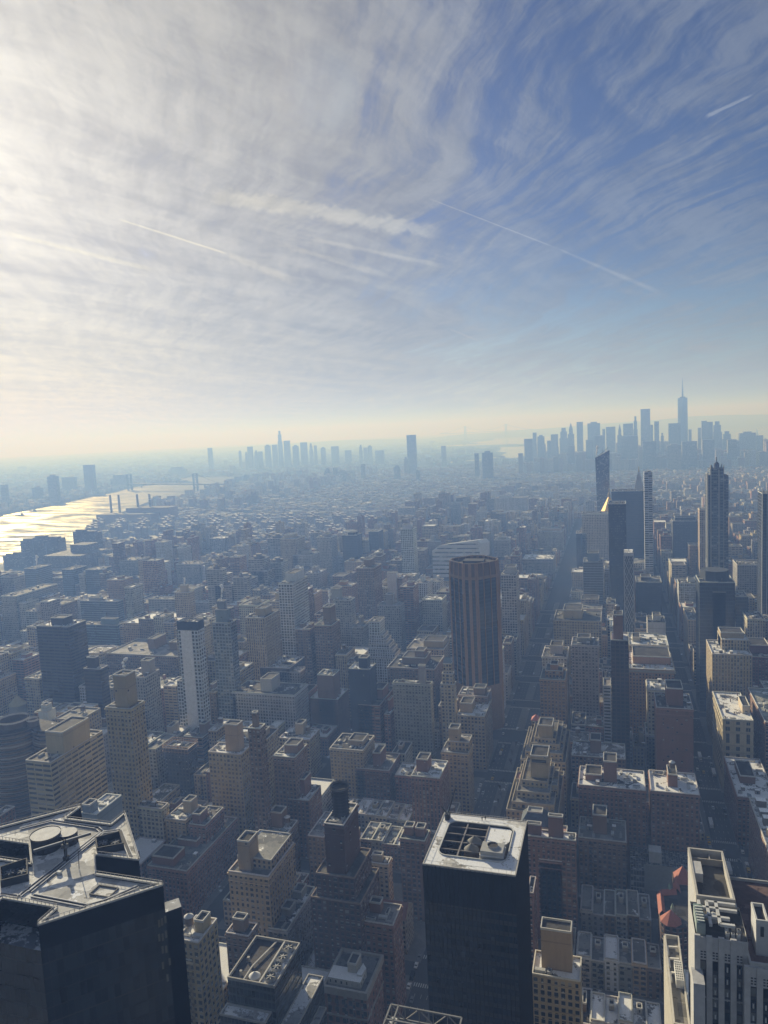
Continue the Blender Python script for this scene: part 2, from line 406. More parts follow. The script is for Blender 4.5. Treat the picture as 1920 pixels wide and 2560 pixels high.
class MB:
    """collects quads with window UVs, a colour and a material slot, then links them as one mesh object"""
    def __init__(self):
        self.v = []; self.f = []; self.uv = []; self.c = []; self.w = []; self.m = []; self.mats = []

    def mi(self, name):
        if name not in self.mats:
            self.mats.append(name)
        return self.mats.index(name)

    def face(self, pts, col, mat='plain', uv=None, win=(0, 0, 0, 0), a=0.0):
        i = len(self.v)
        self.v.extend([tuple(p) for p in pts])
        n = len(pts)
        self.f.append(tuple(range(i, i + n)))
        self.uv.extend(uv if uv else [(0.0, 0.0)] * n)
        self.c.extend([(*col[:3], a)] * n)
        self.w.extend([win] * n)
        self.m.append(self.mi(mat))

    def wall(self, a, b, z0, z1, col, style='blk', seed=0.5, mat='facade', vtop=0.0):
        """vertical quad from plan point a to b, outside on the right hand of a->b"""
        L = math.hypot(b[0] - a[0], b[1] - a[1])
        bay, fl, w, h, pr = STYLES[style] if isinstance(style, str) else style
        if max(col[:3]) < .10 and pr == 1:
            pr = 2
        nu = max(1, round(L / bay)); nv = max(1.0, round((z1 - z0 - vtop) / fl))
        vt = nv * (z1 - z0) / max(.1, z1 - z0 - vtop)
        if mat != 'facade':
            nu = nv = vt = 0
        self.face([(a[0], a[1], z0), (b[0], b[1], z0), (b[0], b[1], z1), (a[0], a[1], z1)], col, mat,
                  [(0.0, 0.0), (float(nu), 0.0), (float(nu), vt), (0.0, vt)], (w, h, pr, seed))

    def prism(self, poly, z0, z1, col, style='blk', seed=0.5, mat='facade', top=None, topz=None, snow=0.0, vtop=0.0, skip=()):
        """poly counter-clockwise seen from above"""
        n = len(poly)
        for i in range(n):
            if i not in skip:
                self.wall(poly[i], poly[(i + 1) % n], z0, z1, col, style, seed, mat, vtop)
        if top is not None:
            z = z1 if topz is None else topz
            self.face([(p[0], p[1], z) for p in poly], top, 'roof', a=snow)

    def box(self, x0, x1, y0, y1, z0, z1, col, mat='plain', style='blk', seed=.5, top=None, topmat=None, snow=0.0, vtop=0.0, bottom=False):
        self.prism([(x0, y0), (x1, y0), (x1, y1), (x0, y1)], z0, z1, col, style, seed, mat, vtop=vtop)
        tm = topmat or ('plain' if mat == 'facade' else mat)
        self.face([(x0, y0, z1), (x1, y0, z1), (x1, y1, z1), (x0, y1, z1)], top or col, tm, a=snow)
        if bottom:
            self.face([(x0, y1, z0), (x1, y1, z0), (x1, y0, z0), (x0, y0, z0)], col, 'plain')

    def rim(self, poly, z0, z1, t, col, mat='plain', out=0.06):
        """parapet or coping ring round a convex-ish polygon"""
        n = len(poly)
        def offs(d):
            r = []
            for i in range(n):
                p0, p1, p2 = Vector(poly[i - 1]), Vector(poly[i]), Vector(poly[(i + 1) % n])
                e1, e2 = (p1 - p0).normalized(), (p2 - p1).normalized()
                n1, n2 = Vector((e1.y, -e1.x)), Vector((e2.y, -e2.x))
                k = 1 + n1.dot(n2)
                q = p1 + (n1 + n2) * (d / max(.25, k))
                r.append((q.x, q.y))
            return r
        o, q = offs(out), offs(-t)
        for i in range(n):
            j = (i + 1) % n
            self.face([(*o[i], z0), (*o[j], z0), (*o[j], z1), (*o[i], z1)], col, mat)
            self.face([(*q[j], z0), (*q[i], z0), (*q[i], z1), (*q[j], z1)], col, mat)
            self.face([(*o[i], z1), (*o[j], z1), (*q[j], z1), (*q[i], z1)], col, mat)
        return q

    def cyl(self, x, y, r, z0, z1, col, mat='plain', n=14, r1=None, top=True, cone=None, topcol=None):
        r1 = r if r1 is None else r1
        A = [(x + r * math.cos(2 * math.pi * i / n), y + r * math.sin(2 * math.pi * i / n), z0) for i in range(n)]
        B = [(x + r1 * math.cos(2 * math.pi * i / n), y + r1 * math.sin(2 * math.pi * i / n), z1) for i in range(n)]
        for i in range(n):
            j = (i + 1) % n
            self.face([A[i], A[j], B[j], B[i]], col, mat)
        if cone is not None:
            for i in range(n):
                j = (i + 1) % n
                self.face([B[i], B[j], (x, y, cone)], topcol or col, mat)
        elif top:
            self.face(B, topcol or col, mat)

    def bar(self, p, q, w, col, mat='plain', h=None):
        p, q = Vector(p), Vector(q)
        d = (q - p).normalized()
        s = d.cross(Vector((0, 0, 1)))
        if s.length < 1e-3:
            s = Vector((1, 0, 0))
        s = s.normalized() * (w / 2)
        u = s.cross(d).normalized() * ((h or w) / 2)
        a = [p - s - u, p + s - u, p + s + u, p - s + u]
        b = [x + (q - p) for x in a]
        for i in range(4):
            j = (i + 1) % 4
            self.face([a[j], a[i], b[i], b[j]], col, mat)
        self.face([a[0], a[1], a[2], a[3]], col, mat)
        self.face([b[3], b[2], b[1], b[0]], col, mat)

    def build(self, name, parent=None, loc=None, smooth=False):
        me = bpy.data.meshes.new(name)
        me.from_pydata(self.v, [], self.f)
        uvl = me.uv_layers.new(name='UVMap')
        uvl.data.foreach_set('uv', np.array(self.uv, dtype=np.float32).ravel())
        ca = me.attributes.new('wcol', 'FLOAT_COLOR', 'CORNER')
        ca.data.foreach_set('color', np.array(self.c, dtype=np.float32).ravel())
        wa = me.attributes.new('win', 'FLOAT_COLOR', 'CORNER')
        wa.data.foreach_set('color', np.array(self.w, dtype=np.float32).ravel())
        for mn in self.mats:
            me.materials.append(MATS[mn])
        me.polygons.foreach_set('material_index', np.array(self.m, dtype=np.int32))
        if smooth:
            me.polygons.foreach_set('use_smooth', np.ones(len(self.f), dtype=bool))
        me.update()
        return link(name, me, parent, loc)


def link(name, me, parent=None, loc=None):
    o = bpy.data.objects.new(name, me)
    COL.objects.link(o)
    if parent is not None:
        o.parent = parent
    if loc is not None:
        o.location = loc
    return o


def tag(o, label=None, cat=None, group=None, kind=None):
    if label:
        o['label'] = label
    if cat:
        o['category'] = cat
    if group:
        o['group'] = group
    if kind:
        o['kind'] = kind
    return o


def root(name, label, cat, x, y, group=None, z=0.0):
    e = bpy.data.objects.new(name, None)
    COL.objects.link(e)
    e.location = (x, y, z)
    e.empty_display_size = 3
    return tag(e, label, cat, group)


def rect(x0, x1, y0, y1):
    return [(x0, y0), (x1, y0), (x1, y1), (x0, y1)]


def proj(p):
    d = Vector(p) - Vector((0, 0, CAM_Z))
    z = d.dot(FWD)
    return 960 + FPX * d.dot(RGT) / z, 1280 - FPX * d.dot(UPV) / z, z


# shared small roof pieces
def make_tank_meshes():
    b = MB()
    b.cyl(0, 0, 1.9, 3.0, 6.4, C['wood'], n=12)
    for sx in (-1, 1):
        for sy in (-1, 1):
            b.bar((sx * 1.2, sy * 1.2, 0), (sx * 1.2, sy * 1.2, 3.0), .25, C['steel'])
    b.box(-1.7, 1.7, -1.7, 1.7, 2.7, 2.98, C['steel'])
    tk = b.build('tank_proto'); me = tk.data; bpy.data.objects.remove(tk)
    b = MB()
    b.cyl(0, 0, 2.1, 6.4, 6.5, (.5, .5, .5), n=12, cone=7.9, topcol=(.55, .55, .56))
    rf = b.build('tank_roof_proto'); mr = rf.data; bpy.data.objects.remove(rf)
    return me, mr


TANK_ME, TANKROOF_ME = make_tank_meshes()


def unit_mesh(kind):
    # 3 = chimney
    b = MB()
    if kind == 0:
        b.box(-1.3, 1.3, -.9, .9, 0, 1.7, (.38, .38, .38)); b.cyl(0, 0, .7, 1.7, 2.0, (.12, .12, .12), n=10)
    elif kind == 1:
        b.box(-.9, .9, -2.2, 2.2, .3, 1.5, (.45, .45, .44)); b.box(-.7, .7, -2, 2, 0, .3, (.1, .1, .1))
    elif kind == 2:
        b.box(-1.6, 1.6, -1.2, 1.2, 0, 2.7, (.26, .24, .22), top=C['snow']); b.box(-.5, .5, -1.25, -1.2, 0, 2.0, (.05, .05, .05))
    elif kind == 4:
        for k in range(3):
            b.bar((-2.6, -.6 + k * .5, .5), (2.6, -.6 + k * .5, .5), .28, (.40, .39, .37))
        for x in (-2.2, 0, 2.2):
            b.box(x - .1, x + .1, -.9, .7, 0, .45, (.1, .1, .1))
        b.bar((2.6, -.1, .5), (2.6, -.1, 1.9), .3, (.42, .41, .39))
    elif kind == 5:
        b.box(-.8, .8, -2.4, 2.4, 0, 1.3, (.50, .50, .49)); b.box(-.55, .55, -2.1, 2.1, 1.3, 1.34, (.07, .07, .07))
    elif kind == 6:
        b.box(-1.9, 1.9, -1.3, 1.3, 0, .5, (.30, .29, .27)); b.face([(-1.8, -1.2, .55), (1.8, -1.2, .55), (1.8, 1.2, 1.25), (-1.8, 1.2, 1.25)], (.20, .23, .25), 'glass'); b.face([(1.8, 1.2, 1.25), (1.8, 1.2, .5), (-1.8, 1.2, .5), (-1.8, 1.2, 1.25)], (.3, .3, .28))
    else:
        b.box(-.35, .35, -.35, .35, 0, 2.6, (.16, .11, .09)); b.box(-.5, .5, -.5, .5, 2.6, 2.8, (.5, .5, .48))
    o = b.build('unit'); me = o.data; bpy.data.objects.remove(o)
    return me


UNITS = [unit_mesh(k) for k in range(7)]
UNIT_NAMES = ['cooling_unit', 'air_handler', 'stair_shed', 'chimney', 'pipe_run', 'condenser_row', 'skylight']
RNG = random.Random(7)


def add_tank(parent, x, y, z, s=1.0):
    o = link('water_tank', TANK_ME, parent, (x, y, z)); o.scale = (s, s, s)
    r = link('tank_roof', TANKROOF_ME, o)
    return o


def add_unit(parent, x, y, z, k, rot=0.0, s=1.0):
    o = link(UNIT_NAMES[k], UNITS[k], parent, (x, y, z)); o.rotation_euler = (0, 0, rot); o.scale = (s, s, s)
    return o


def jitter(col, a=.10):
    k = 1 + RNG.uniform(-a, a)
    return tuple(min(.9, c * k * (1 + RNG.uniform(-.04, .04))) for c in col)


def bulkhead(parent, x0, x1, y0, y1, z, h, col, rimcol=None, name='bulkhead', style='blk'):
    b = MB()
    p = rect(x0, x1, y0, y1)
    b.prism(p, z, z + h, col, style, RNG.random())
    q = b.rim(p, z + h - .9, z + h + .05, .35, rimcol or C['coping'])
    b.face([(*c, z + h - .9) for c in q], C['tar'], 'roof', a=.25)
    return b.build(name, parent)


def sty_ok(s):
    return s in ('pun', 'ver', 'few')


FOOT = []      # occupied footprints (x0, x1, y0, y1)


def building(name, label, x0, x1, y0, y1, h, style, col, ex=None, cat='building', group=None, fine=True, snow=None, roofcol=None):
    ex = ex or {}
    cx, cy = (x0 + x1) / 2, (y0 + y1) / 2
    r = root(name, label, cat, cx, cy, group)
    FOOT.append((x0, x1, y0, y1))
    w, d = x1 - x0, y1 - y0
    X0, X1, Y0, Y1 = -w / 2, w / 2, -d / 2, d / 2
    wc = jitter(C[col], .06)
    seed = RNG.random()
    snow = RNG.choice([.15, .3, .45, .6, .8]) if snow is None else snow
    if ex.get('_far') is None and y0 > 650 and 'snow' not in label:
        snow = min(snow, RNG.choice([0, .1, .2, .35]))
    roofc = roofcol or jitter(RNG.choice([C['tar'], C['gravel'], C['gravel'], C['membrane'], C['membrane']]), .2)
    P = rect(X0, X1, Y0, Y1)
    b = MB()
    b.prism(P, 0, h, wc, style, seed, vtop=1.2 if fine else .5)
    b.build('wall', r)
    b = MB()
    rz = h - (1.0 if fine else .3)
    b.face([(*p, rz) for p in P], roofc, 'roof', a=snow)
    b.build('roof', r)
    if fine:
        b = MB()
        b.rim(P, h - .55, h + .06, .45, jitter(C['coping'], .2), out=.07)
        if ex.get('cornice'):
            b.rim(P, h - 3.2, h - 1.6, .2, (.34, .31, .26), out=1.3)
        b.build('parapet', r)
    fx = lambda f: X0 + f * w
    fy = lambda f: Y0 + f * d
    zt = rz
    for (a0, a1, b0, b1, th) in ex.get('tiers', ()):
        b = MB()
        p = rect(fx(a0), fx(a1), fy(b0), fy(b1))
        b.prism(p, rz, h + th, wc, style, RNG.random(), vtop=.8)
        q = b.rim(p, h + th - .6, h + th + .05, .35, C['coping'])
        b.face([(*c, h + th - .6) for c in q], roofc, 'roof', a=snow)
        b.build('setback', r)
        zt = h + th - .6
    for (a0, a1, b0, b1, th) in ex.get('bulk', ()):
        bulkhead(r, fx(a0), fx(a1), fy(b0), fy(b1), rz, th + 1.0, jitter(C[ex.get('bulkcol', col)], .08))
    for tk in ex.get('tank', ()):
        add_tank(r, fx(tk[0]), fy(tk[1]), rz + (tk[2] if len(tk) > 2 else 0), ex.get('tanks', 1.0))
    if fine and sty_ok(style) and not ex.get('cornice') and RNG.random() < .6:
        b = MB()
        tc_ = tuple(min(.6, c * 1.35 + .03) for c in wc)
        b.rim(P, h - 2.0, h - 1.1, .05, tc_, out=.55)
        if h > 30:
            b.rim(P, h - 5.6, h - 5.2, .05, tc_, out=.28)
        b.build('cornice', r)
    if fine and y0 < 620 and h < 44 and RNG.random() < .45:
        b = MB()
        ex0 = X0 + w * RNG.uniform(.2, .6)
        z = 4.0; k = 0
        while z < h - 3:
            b.box(ex0, ex0 + 2.6, Y0 - 1.0, Y0 - .03, z, z + .12, (.05, .05, .05), bottom=True)
            b.bar((ex0 + (0 if k % 2 else 2.4), Y0 - .6, z), (ex0 + (2.4 if k % 2 else 0), Y0 - .6, z + 3.1), .12, (.05, .05, .05))
            b.bar((ex0, Y0 - 1.0, z + .9), (ex0 + 2.6, Y0 - 1.0, z + .9), .07, (.05, .05, .05))
            z += 3.1; k += 1
        b.build('fire_escape', r)
    # small plant scattered on the roof
    if fine and min(w, d) > 7:
        taken = [(fx(q[0]), fx(q[1]), fy(q[2]), fy(q[3])) for q in list(ex.get('bulk', ())) + list(ex.get('tiers', ()))]
        n = ex.get('units', 3 + int(w * d / 70))
        k = 0
        for _ in range(70):
            if k >= min(n, 10):
                break
            ux, uy = RNG.uniform(X0 + 2.2, X1 - 2.2), RNG.uniform(Y0 + 2.6, Y1 - 2.6)
            if any(t[0] - 2 < ux < t[1] + 2 and t[2] - 2.4 < uy < t[3] + 2.4 for t in taken):
                continue
            taken.append((ux - 1.5, ux + 1.5, uy - 2, uy + 2))
            add_unit(r, ux, uy, rz, RNG.choice([0, 1, 1, 2, 3, 4, 4, 5, 5, 6]), RNG.choice([0, math.pi / 2]))
            k += 1
    return r

# ------------------------------------------------------------------ surveyed buildings
# x0, x1, y0, y1, height, facade, colour, lowest image row where it shows, label, extras
HERO = [
(-332.5, -312.3, 407.1, 422.3, 122.5, 'pun', 'tan', 2030, 'slender tan brick tower topped by a tall blank block with a steam plume', {'bulk': [(0.3, 0.8, 0.2, 0.9, 22)], 'steam': 1}),
(-374.2, -354.2, 376.1, 428.4, 95.3, 'hor', 'beige', 1999, 'beige office slab with wide dark window rows and a louvred box on its roof', {'bulk': [(0.3, 1.0, 0.25, 0.75, 15)]}),
(-470.8, -453.6, 486.4, 502.4, 68.5, 'pun', 'white', 1828, 'small white stepped building with a square crown behind the beige slab', {'bulk': [(0.15, 0.7, 0.2, 0.8, 10), (0.25, 0.6, 0.3, 0.7, 15)]}),
(-577.9, -537.9, 614.0, 640.9, 115.5, 'hor', 'dark', 1754, 'dark brown apartment slab with pale window bands and snow on its roof, far left', {'bulk': [(0.3, 0.7, 0.3, 0.8, 7)]}),
(-903.0, -874.9, 894.3, 983.7, 76.4, 'pun', 'grey', 1616, 'long pale grey slab with hundreds of windows cut by the left edge', {}),
(-376.2, -355.9, 565.7, 576.5, 138.3, 'panel', 'white', 1810, 'white tower with a blank central panel and a dark band at its top', {'band': 'dark'}),
(-369.5, -350.3, 614.0, 625.8, 125.3, 'grd', 'bluegrey', 1739, 'tall pale grid tower with a stepped white crown right of the white panel tower', {'bulk': [(0.1, 0.75, 0.3, 0.9, 12), (0.2, 0.6, 0.4, 0.8, 20)], 'steam': 1}),
(-482.6, -463.8, 565.7, 576.9, 90.2, 'hor', 'dark', 1747, 'dark block with one blank blue-white side wall below the dark brown slab', {'bulk': [(0.1, 0.6, 0.3, 0.8, 10)]}),
(-438.5, -415.7, 565.7, 589.3, 84.6, 'pun', 'grey', 1797, 'grey apartment block with bright window grid and a leaning white stair box on top', {'bulk': [(0.5, 0.9, 0.5, 0.9, 12)]}),
(-566.9, -471.1, 705.0, 765.0, 58.4, 'pun', 'brown', 1693, 'wide dark brown apartment slab with two rooftop chimneys behind the grey block', {'bulk': [(0.42, 0.52, 0.4, 0.8, 12), (0.72, 0.82, 0.4, 0.8, 9)]}),
(-345.1, -323.9, 486.4, 500.0, 57.6, 'pun', 'dark', 1955, 'unfinished dark building with rusty scaffold rim around its open top', {'scaffold': 1}),
(-358.4, -340.3, 534.7, 562.5, 45.7, 'hor', 'brown', 1901, 'low brown building with pale roof terrace beside the scaffolded building', {'bulk': [(0.6, 0.9, 0.3, 0.6, 9)]}),
(-285.8, -259.1, 455.4, 471.8, 73.2, 'pun', 'tan', 2156, 'broad tan brick apartment tower with a tall open square block on top', {'bulk': [(0.45, 0.85, 0.3, 0.8, 20)]}),
(-225.2, -216.8, 407.1, 415.1, 115.7, 'pun', 'brown', 2167, 'brown brick tower with a steaming white top right behind the broad tan tower', {'bulk': [(0.2, 0.6, 0.4, 0.8, 9)]}),
(-1035.4, -1010.1, 1180.5, 1221.5, 60.8, 'cur', 'bluegrey', 1496, 'blue-grey hospital block with glass bands, first of its row by the river', {}),
(-980.3, -949.2, 1180.5, 1219.3, 60.6, 'cur', 'bluegrey', 1488, 'blue-grey hospital block with a pink-lit roof edge, last of its row', {}),
(-1126.7, -1098.4, 1180.5, 1225.6, 61.7, 'cur', 'bluegrey', 1492, 'square blue-grey block with a white steam plume near the river', {'steam': 1}),
(-1169.3, -1129.7, 1259.8, 1311.6, 36.0, 'cur', 'bluegrey', 1484, 'low blue-grey glass block between the steaming block and the hospital row', {}),
(-823.8, -753.8, 973.6, 988.6, 51.8, 'cur', 'grey', 1562, 'low grey glass laboratory with snow patches on its long roof', {'bulk': [(0.2, 0.5, 0.2, 0.8, 5)]}),
(-733.1, -672.0, 863.3, 880.0, 45.3, 'cur', 'teal', 1616, 'green-tinted glass office block right of the dark brown slab', {'bulk': [(0.5, 0.9, 0.3, 0.8, 8)]}),
(-695.9, -649.5, 973.6, 989.5, 57.4, 'bal', 'grey', 1531, 'wide apartment slab with balconies and a flat roof canopy', {}),
(-574.4, -551.6, 863.3, 877.0, 94.7, 'pun', 'beige', 1538, 'pale stepped tower with a smoking top in front of the balcony slab', {'bulk': [(0.3, 0.7, 0.3, 0.8, 9)], 'steam': 1}),
(-588.7, -562.1, 973.6, 986.6, 104.7, 'bal', 'grey', 1488, 'rounded grey tower with balcony bands, left of a matching shorter one', {'drum': 1}),
(-545.3, -521.9, 973.6, 982.8, 92.8, 'bal', 'grey', 1496, 'grey tower with balcony bands and a dark drum on its roof', {'drum': 1}),
(-577.2, -548.6, 973.6, 991.5, 79.9, 'bal', 'grey', 1504, 'shorter grey balcony tower below the rounded one', {'drum': 1}),
(-665.4, -632.4, 1052.9, 1064.8, 34.1, 'pun', 'grey', 1535, 'low grey block below the smoking pale tower', {}),
(-829.4, -777.4, 1259.8, 1295.4, 57.7, 'ver', 'grey', 1465, 'broad grey slab with white vertical ribs behind the rounded balcony tower', {}),
(-962.0, -918.1, 1259.8, 1301.4, 64.6, 'ver', 'grey', 1442, 'grey ribbed hospital slab in front of the curving riverside road', {}),
(-379.7, -361.7, 784.0, 829.8, 126.3, 'grd', 'white', 1627, 'white gridded apartment tower standing alone in the haze', {'bulk': [(0.2, 0.9, 0.3, 0.9, 10)]}),
(-383.5, -360.4, 705.0, 741.4, 105.8, 'ver', 'tan', 1650, 'pale tan tower with vertical piers left of the white gridded tower', {'bulk': [(0.3, 0.8, 0.3, 0.8, 8)]}),
(-302.9, -283.5, 705.0, 729.3, 99.9, 'pun', 'brown', 1670, 'reddish brown tower with a smoking chimney block in mid city', {'bulk': [(0.4, 0.85, 0.3, 0.9, 18)], 'steam': 1}),
(-342.6, -319.3, 863.3, 881.0, 88.5, 'pun', 'grey', 1616, 'grey-brown tower with green edge on its roof and a square top box', {'bulk': [(-0.2, 0.3, 0.3, 0.9, 14)]}),
(-337.3, -312.4, 942.6, 977.4, 114.7, 'ver', 'brown', 1550, 'tall plain brown slab tower left of the pinkish slim one', {'bulk': [(0.3, 0.7, 0.3, 0.8, 10)]}),
(-269.2, -256.2, 784.0, 804.0, 84.1, 'pun', 'white', 1646, 'white ziggurat tower stepping down to the right', {'zig': 1}),
(-294.3, -263.0, 894.3, 914.2, 75.2, 'pun', 'grey', 1627, 'grey gridded apartment block with a chimney box behind the white ziggurat', {'bulk': [(0.35, 0.65, 0.2, 0.7, 14)]}),
(-331.2, -315.6, 1021.9, 1031.4, 69.3, 'pun', 'cream', 1504, 'small cream tower below the pinkish slim one', {}),
(-318.6, -304.5, 1021.9, 1030.5, 92.1, 'blk', 'white', 1496, 'slim pinkish white tower with a blank wall', {}),
(-225.7, -182.9, 784.0, 840.6, 54.0, 'pun', 'tan', 1666, 'square tan palazzo with a pale open roof left of the brown ribbed tower', {'bulk': [(0.42, 0.95, 0.15, 0.55, 7)]}),
(-224.6, -174.5, 705.0, 750.0, 58.0, 'pun', 'brown', 1704, 'wide brown apartment block with stepped penthouses below the palazzo', {'bulk': [(0.25, 0.75, 0.3, 0.8, 7), (0.5, 0.7, 0.4, 0.7, 13)]}),
(-232.6, -212.4, 614.0, 632.3, 86.0, 'blk', 'navy', 1735, 'dark navy blank-walled block with a bright square roof box', {'bulk': [(0.4, 0.8, 0.3, 0.8, 9)]}),
(-277.5, -260.6, 645.0, 662.2, 67.4, 'blk', 'brown', 1724, 'brown windowless brick block with a grid of white beams on its roof', {}),
(-286.3, -257.4, 645.0, 675.6, 43.6, 'blk', 'brown', 1808, 'lower brown brick block with blank walls and a white roof box', {'bulk': [(0.2, 0.45, 0.2, 0.5, 7)]}),
(-353.8, -288.3, 614.0, 645.7, 57.4, 'pun', 'pale', 1800, 'wide pale apartment block with a dark tank box on its roof', {'bulk': [(0.42, 0.6, 0.2, 0.8, 12)]}),
(-356.3, -323.3, 705.0, 724.5, 47.2, 'pun', 'pale', 1708, 'pale low block with snow heaps and white vents on its roof', {'bulk': [(0.2, 0.6, 0.4, 0.9, 5)]}),
(-369.9, -335.0, 705.0, 747.3, 51.1, 'pun', 'dark', 1693, 'dark block with a long snowy roof rim left of the pale low block', {}),
(-225.3, -204.9, 614.0, 665.7, 52.6, 'bal', 'redbrown', 1855, 'red-brown balcony apartment slab with two white-rimmed boxes on its roof', {'bulk': [(0.4, 0.9, 0.35, 0.7, 9)]}),
(-191.3, -156.5, 614.0, 622.0, 75.2, 'pun', 'grey', 1851, 'big grey apartment block with a dense dark window grid and tall chimney box', {'bulk': [(0.68, 0.85, 0.3, 0.8, 16)]}),
(-147.3, -134.9, 614.0, 622.0, 76.4, 'pun', 'beige', 1851, 'ornate stepped beige tower with a blue sloping roof beside the grey block', {'tiers': [(0.1, 0.9, 0.15, 0.9, 9), (0.2, 0.8, 0.25, 0.8, 18)], 'hip': 'slate'}),
(-132.6, -114.3, 894.3, 924.4, 116.8, 'grd', 'pale', 1584, 'pale gridded office slab right behind the brown ribbed tower', {'bulk': [(0.2, 0.9, 0.3, 0.9, 8)]}),
(-133.7, -109.4, 614.0, 654.4, 48.9, 'pun', 'tan', 1940, 'tan arched-window building with snowy roof and a wooden water tank by the avenue', {'bulk': [(0.05, 0.5, 0.2, 0.6, 8)], 'tank': [(0.3, 0.5)]}),
(-138.5, -111.5, 645.0, 667.1, 55.5, 'pun', 'brown', 1770, 'brown block with a white rooftop shed behind the tan arched building', {'bulk': [(0.5, 0.9, 0.2, 0.7, 6)]}),
(-130.0, -109.0, 534.7, 553.8, 50.8, 'pun', 'tan', 1999, 'tan terraced apartment house with a blank tower box beside the avenue', {'bulk': [(0.25, 0.62, 0.3, 0.8, 17)], 'tiers': [(0.2, 1.0, 0.25, 1.0, 7)]}),
(-222.8, -194.5, 534.7, 564.7, 46.2, 'pun', 'tan', 1940, 'tan brick loft with one blank brown half wall and roof pipes', {'bulk': [(0.45, 0.9, 0.3, 0.8, 4)]}),
(-233.5, -216.9, 455.4, 478.5, 74.5, 'pun', 'brown', 1978, 'dark brown brick block with a snow-white roof pavilion', {'bulk': [(0.35, 0.95, 0.3, 0.8, 6)]}),
(-282.9, -254.5, 565.7, 590.0, 37.0, 'pun', 'beige', 1940, 'beige block with roof terrace and chimney box behind the snowy pavilion block', {'bulk': [(0.4, 0.65, 0.4, 0.8, 10)], 'tank': [(0.75, 0.6)]}),
(-201.1, -173.4, 534.7, 566.7, 31.3, 'pun', 'redbrown', 1999, 'dark red brick block with terraced top and a brick chimney box', {'bulk': [(0.45, 0.68, 0.2, 0.7, 11)]}),
(-141.4, -120.3, 486.4, 514.6, 53.4, 'ver', 'redbrown', 2071, 'red-brown tower with pale vertical stripes and a snowy roof', {'bulk': [(0.1, 0.5, 0.3, 0.7, 9)]}),
(-68.5, -15.0, 863.3, 913.3, 70.0, 'pun', 'tan', 1592, 'broad tan cornice building with penthouse blocks at the far end of the avenue row', {'bulk': [(0.2, 0.6, 0.2, 0.8, 10)]}),
(-67.5, -44.3, 705.0, 740.0, 76.2, 'pun', 'pale', 1666, 'pale ornate building with curved roof gables facing the avenue', {'bulk': [(0.3, 0.8, 0.3, 0.8, 8)]}),
(-39.8, -15.5, 705.0, 733.0, 88.6, 'pun', 'grey', 1774, 'grey slab half blank and half windowed between avenue and dark gridded tower', {'bulk': [(0.2, 0.7, 0.3, 0.8, 5)]}),
(-64.3, -42.7, 645.0, 675.0, 74.6, 'pun', 'orange', 1805, 'orange-brown brick tower with ruined-looking gothic roofline', {'tiers': [(0.2, 0.9, 0.2, 0.9, 6)], 'bulk': [(0.4, 0.7, 0.3, 0.7, 11)]}),
(-3.4, 10.5, 614.0, 638.0, 121.2, 'grd', 'darkbrown', 1878, 'dark gridded slender tower with a red block and white tank on top', {'bulk': [(0.15, 0.7, 0.2, 0.8, 20)], 'bulkcol': 'redbrown', 'tank': [(0.4, 0.5, 20)]}),
(-10.6, -4.2, 645.0, 665.0, 71.3, 'bal', 'white', 1828, 'narrow white building with stacked balconies beside the dark gridded tower', {}),
(12.0, 51.5, 705.0, 760.0, 68.1, 'pun', 'orange', 1816, 'big orange-brown hotel with a bulging cornice and snowy ledge', {'bulk': [(0.1, 0.95, 0.3, 0.9, 7)], 'cornice': 1}),
(13.6, 52.0, 784.0, 829.0, 67.6, 'pun', 'cream', 1623, 'cream loft with a flat snow-white roof behind the orange-brown hotel', {'bulk': [(0.1, 0.3, 0.3, 0.7, 4)]}),
(35.5, 54.4, 863.3, 893.3, 70.4, 'blk', 'white', 1592, 'white blank-walled building with a notched top beside the second avenue', {'bulk': [(0.3, 0.75, 0.3, 0.8, 6)]}),
(30.3, 64.5, 1101.2, 1146.2, 65.7, 'pun', 'dark', 1535, 'dark flat-topped block left of the narrow avenue', {'bulk': [(0.2, 0.6, 0.3, 0.8, 5)]}),
(-5.9, 16.6, 1021.9, 1056.9, 187.8, 'ver', 'black', 1421, 'near-black tower standing in front of the golden pyramid', {}),
(-42.7, -15.2, 1101.2, 1136.2, 94.8, 'cur', 'bluegrey', 1488, 'glassy blue-grey tower left of the near-black tower', {'bulk': [(0.2, 0.8, 0.2, 0.8, 12)]}),
(-2.4, 57.3, 1418.4, 1463.4, 167.3, 'hor', 'black', 1401, 'broad dark slab tower behind the near-black tower', {}),
(45.7, 57.4, 1180.5, 1200.5, 217.5, 'hor', 'glasswhite', 1401, 'pencil-thin dark tower with white floor stripes right of the broad dark slab', {}),
(-55.7, -9.2, 1418.4, 1458.4, 126.0, 'pun', 'cream', 1378, 'cream stone tower base under the golden pyramid', {'goldpyr': 1}),
(-66.9, -48.1, 1418.4, 1458.4, 89.6, 'cur', 'navy', 1421, 'dark curved glass tower left of the cream stone tower', {}),
(131.2, 141.7, 1259.8, 1284.8, 150.2, 'ver', 'tan', 1444, 'slender tan tower with one sunlit edge beside the glass tower with fins', {}),
(108.4, 154.3, 1497.7, 1542.7, 100.4, 'pun', 'darkslate', 1398, 'dark slate gridded block with a chimney mast on top', {'bulk': [(0.1, 0.9, 0.3, 0.8, 6)]}),
(118.5, 133.8, 1290.8, 1320.8, 87.5, 'pun', 'brown', 1444, 'brown block with a sunlit left wall below the slate gridded block', {}),
(165.6, 178.6, 942.6, 972.6, 205.4, 'cur', 'navy', 1494, 'dark blue glass tower cut by the right edge', {'fins': 1}),
(81.3, 113.7, 784.0, 819.0, 133.9, 'cur', 'navy', 1608, 'dark blue glass tower with an octagonal drum on its roof', {'octdrum': 1}),
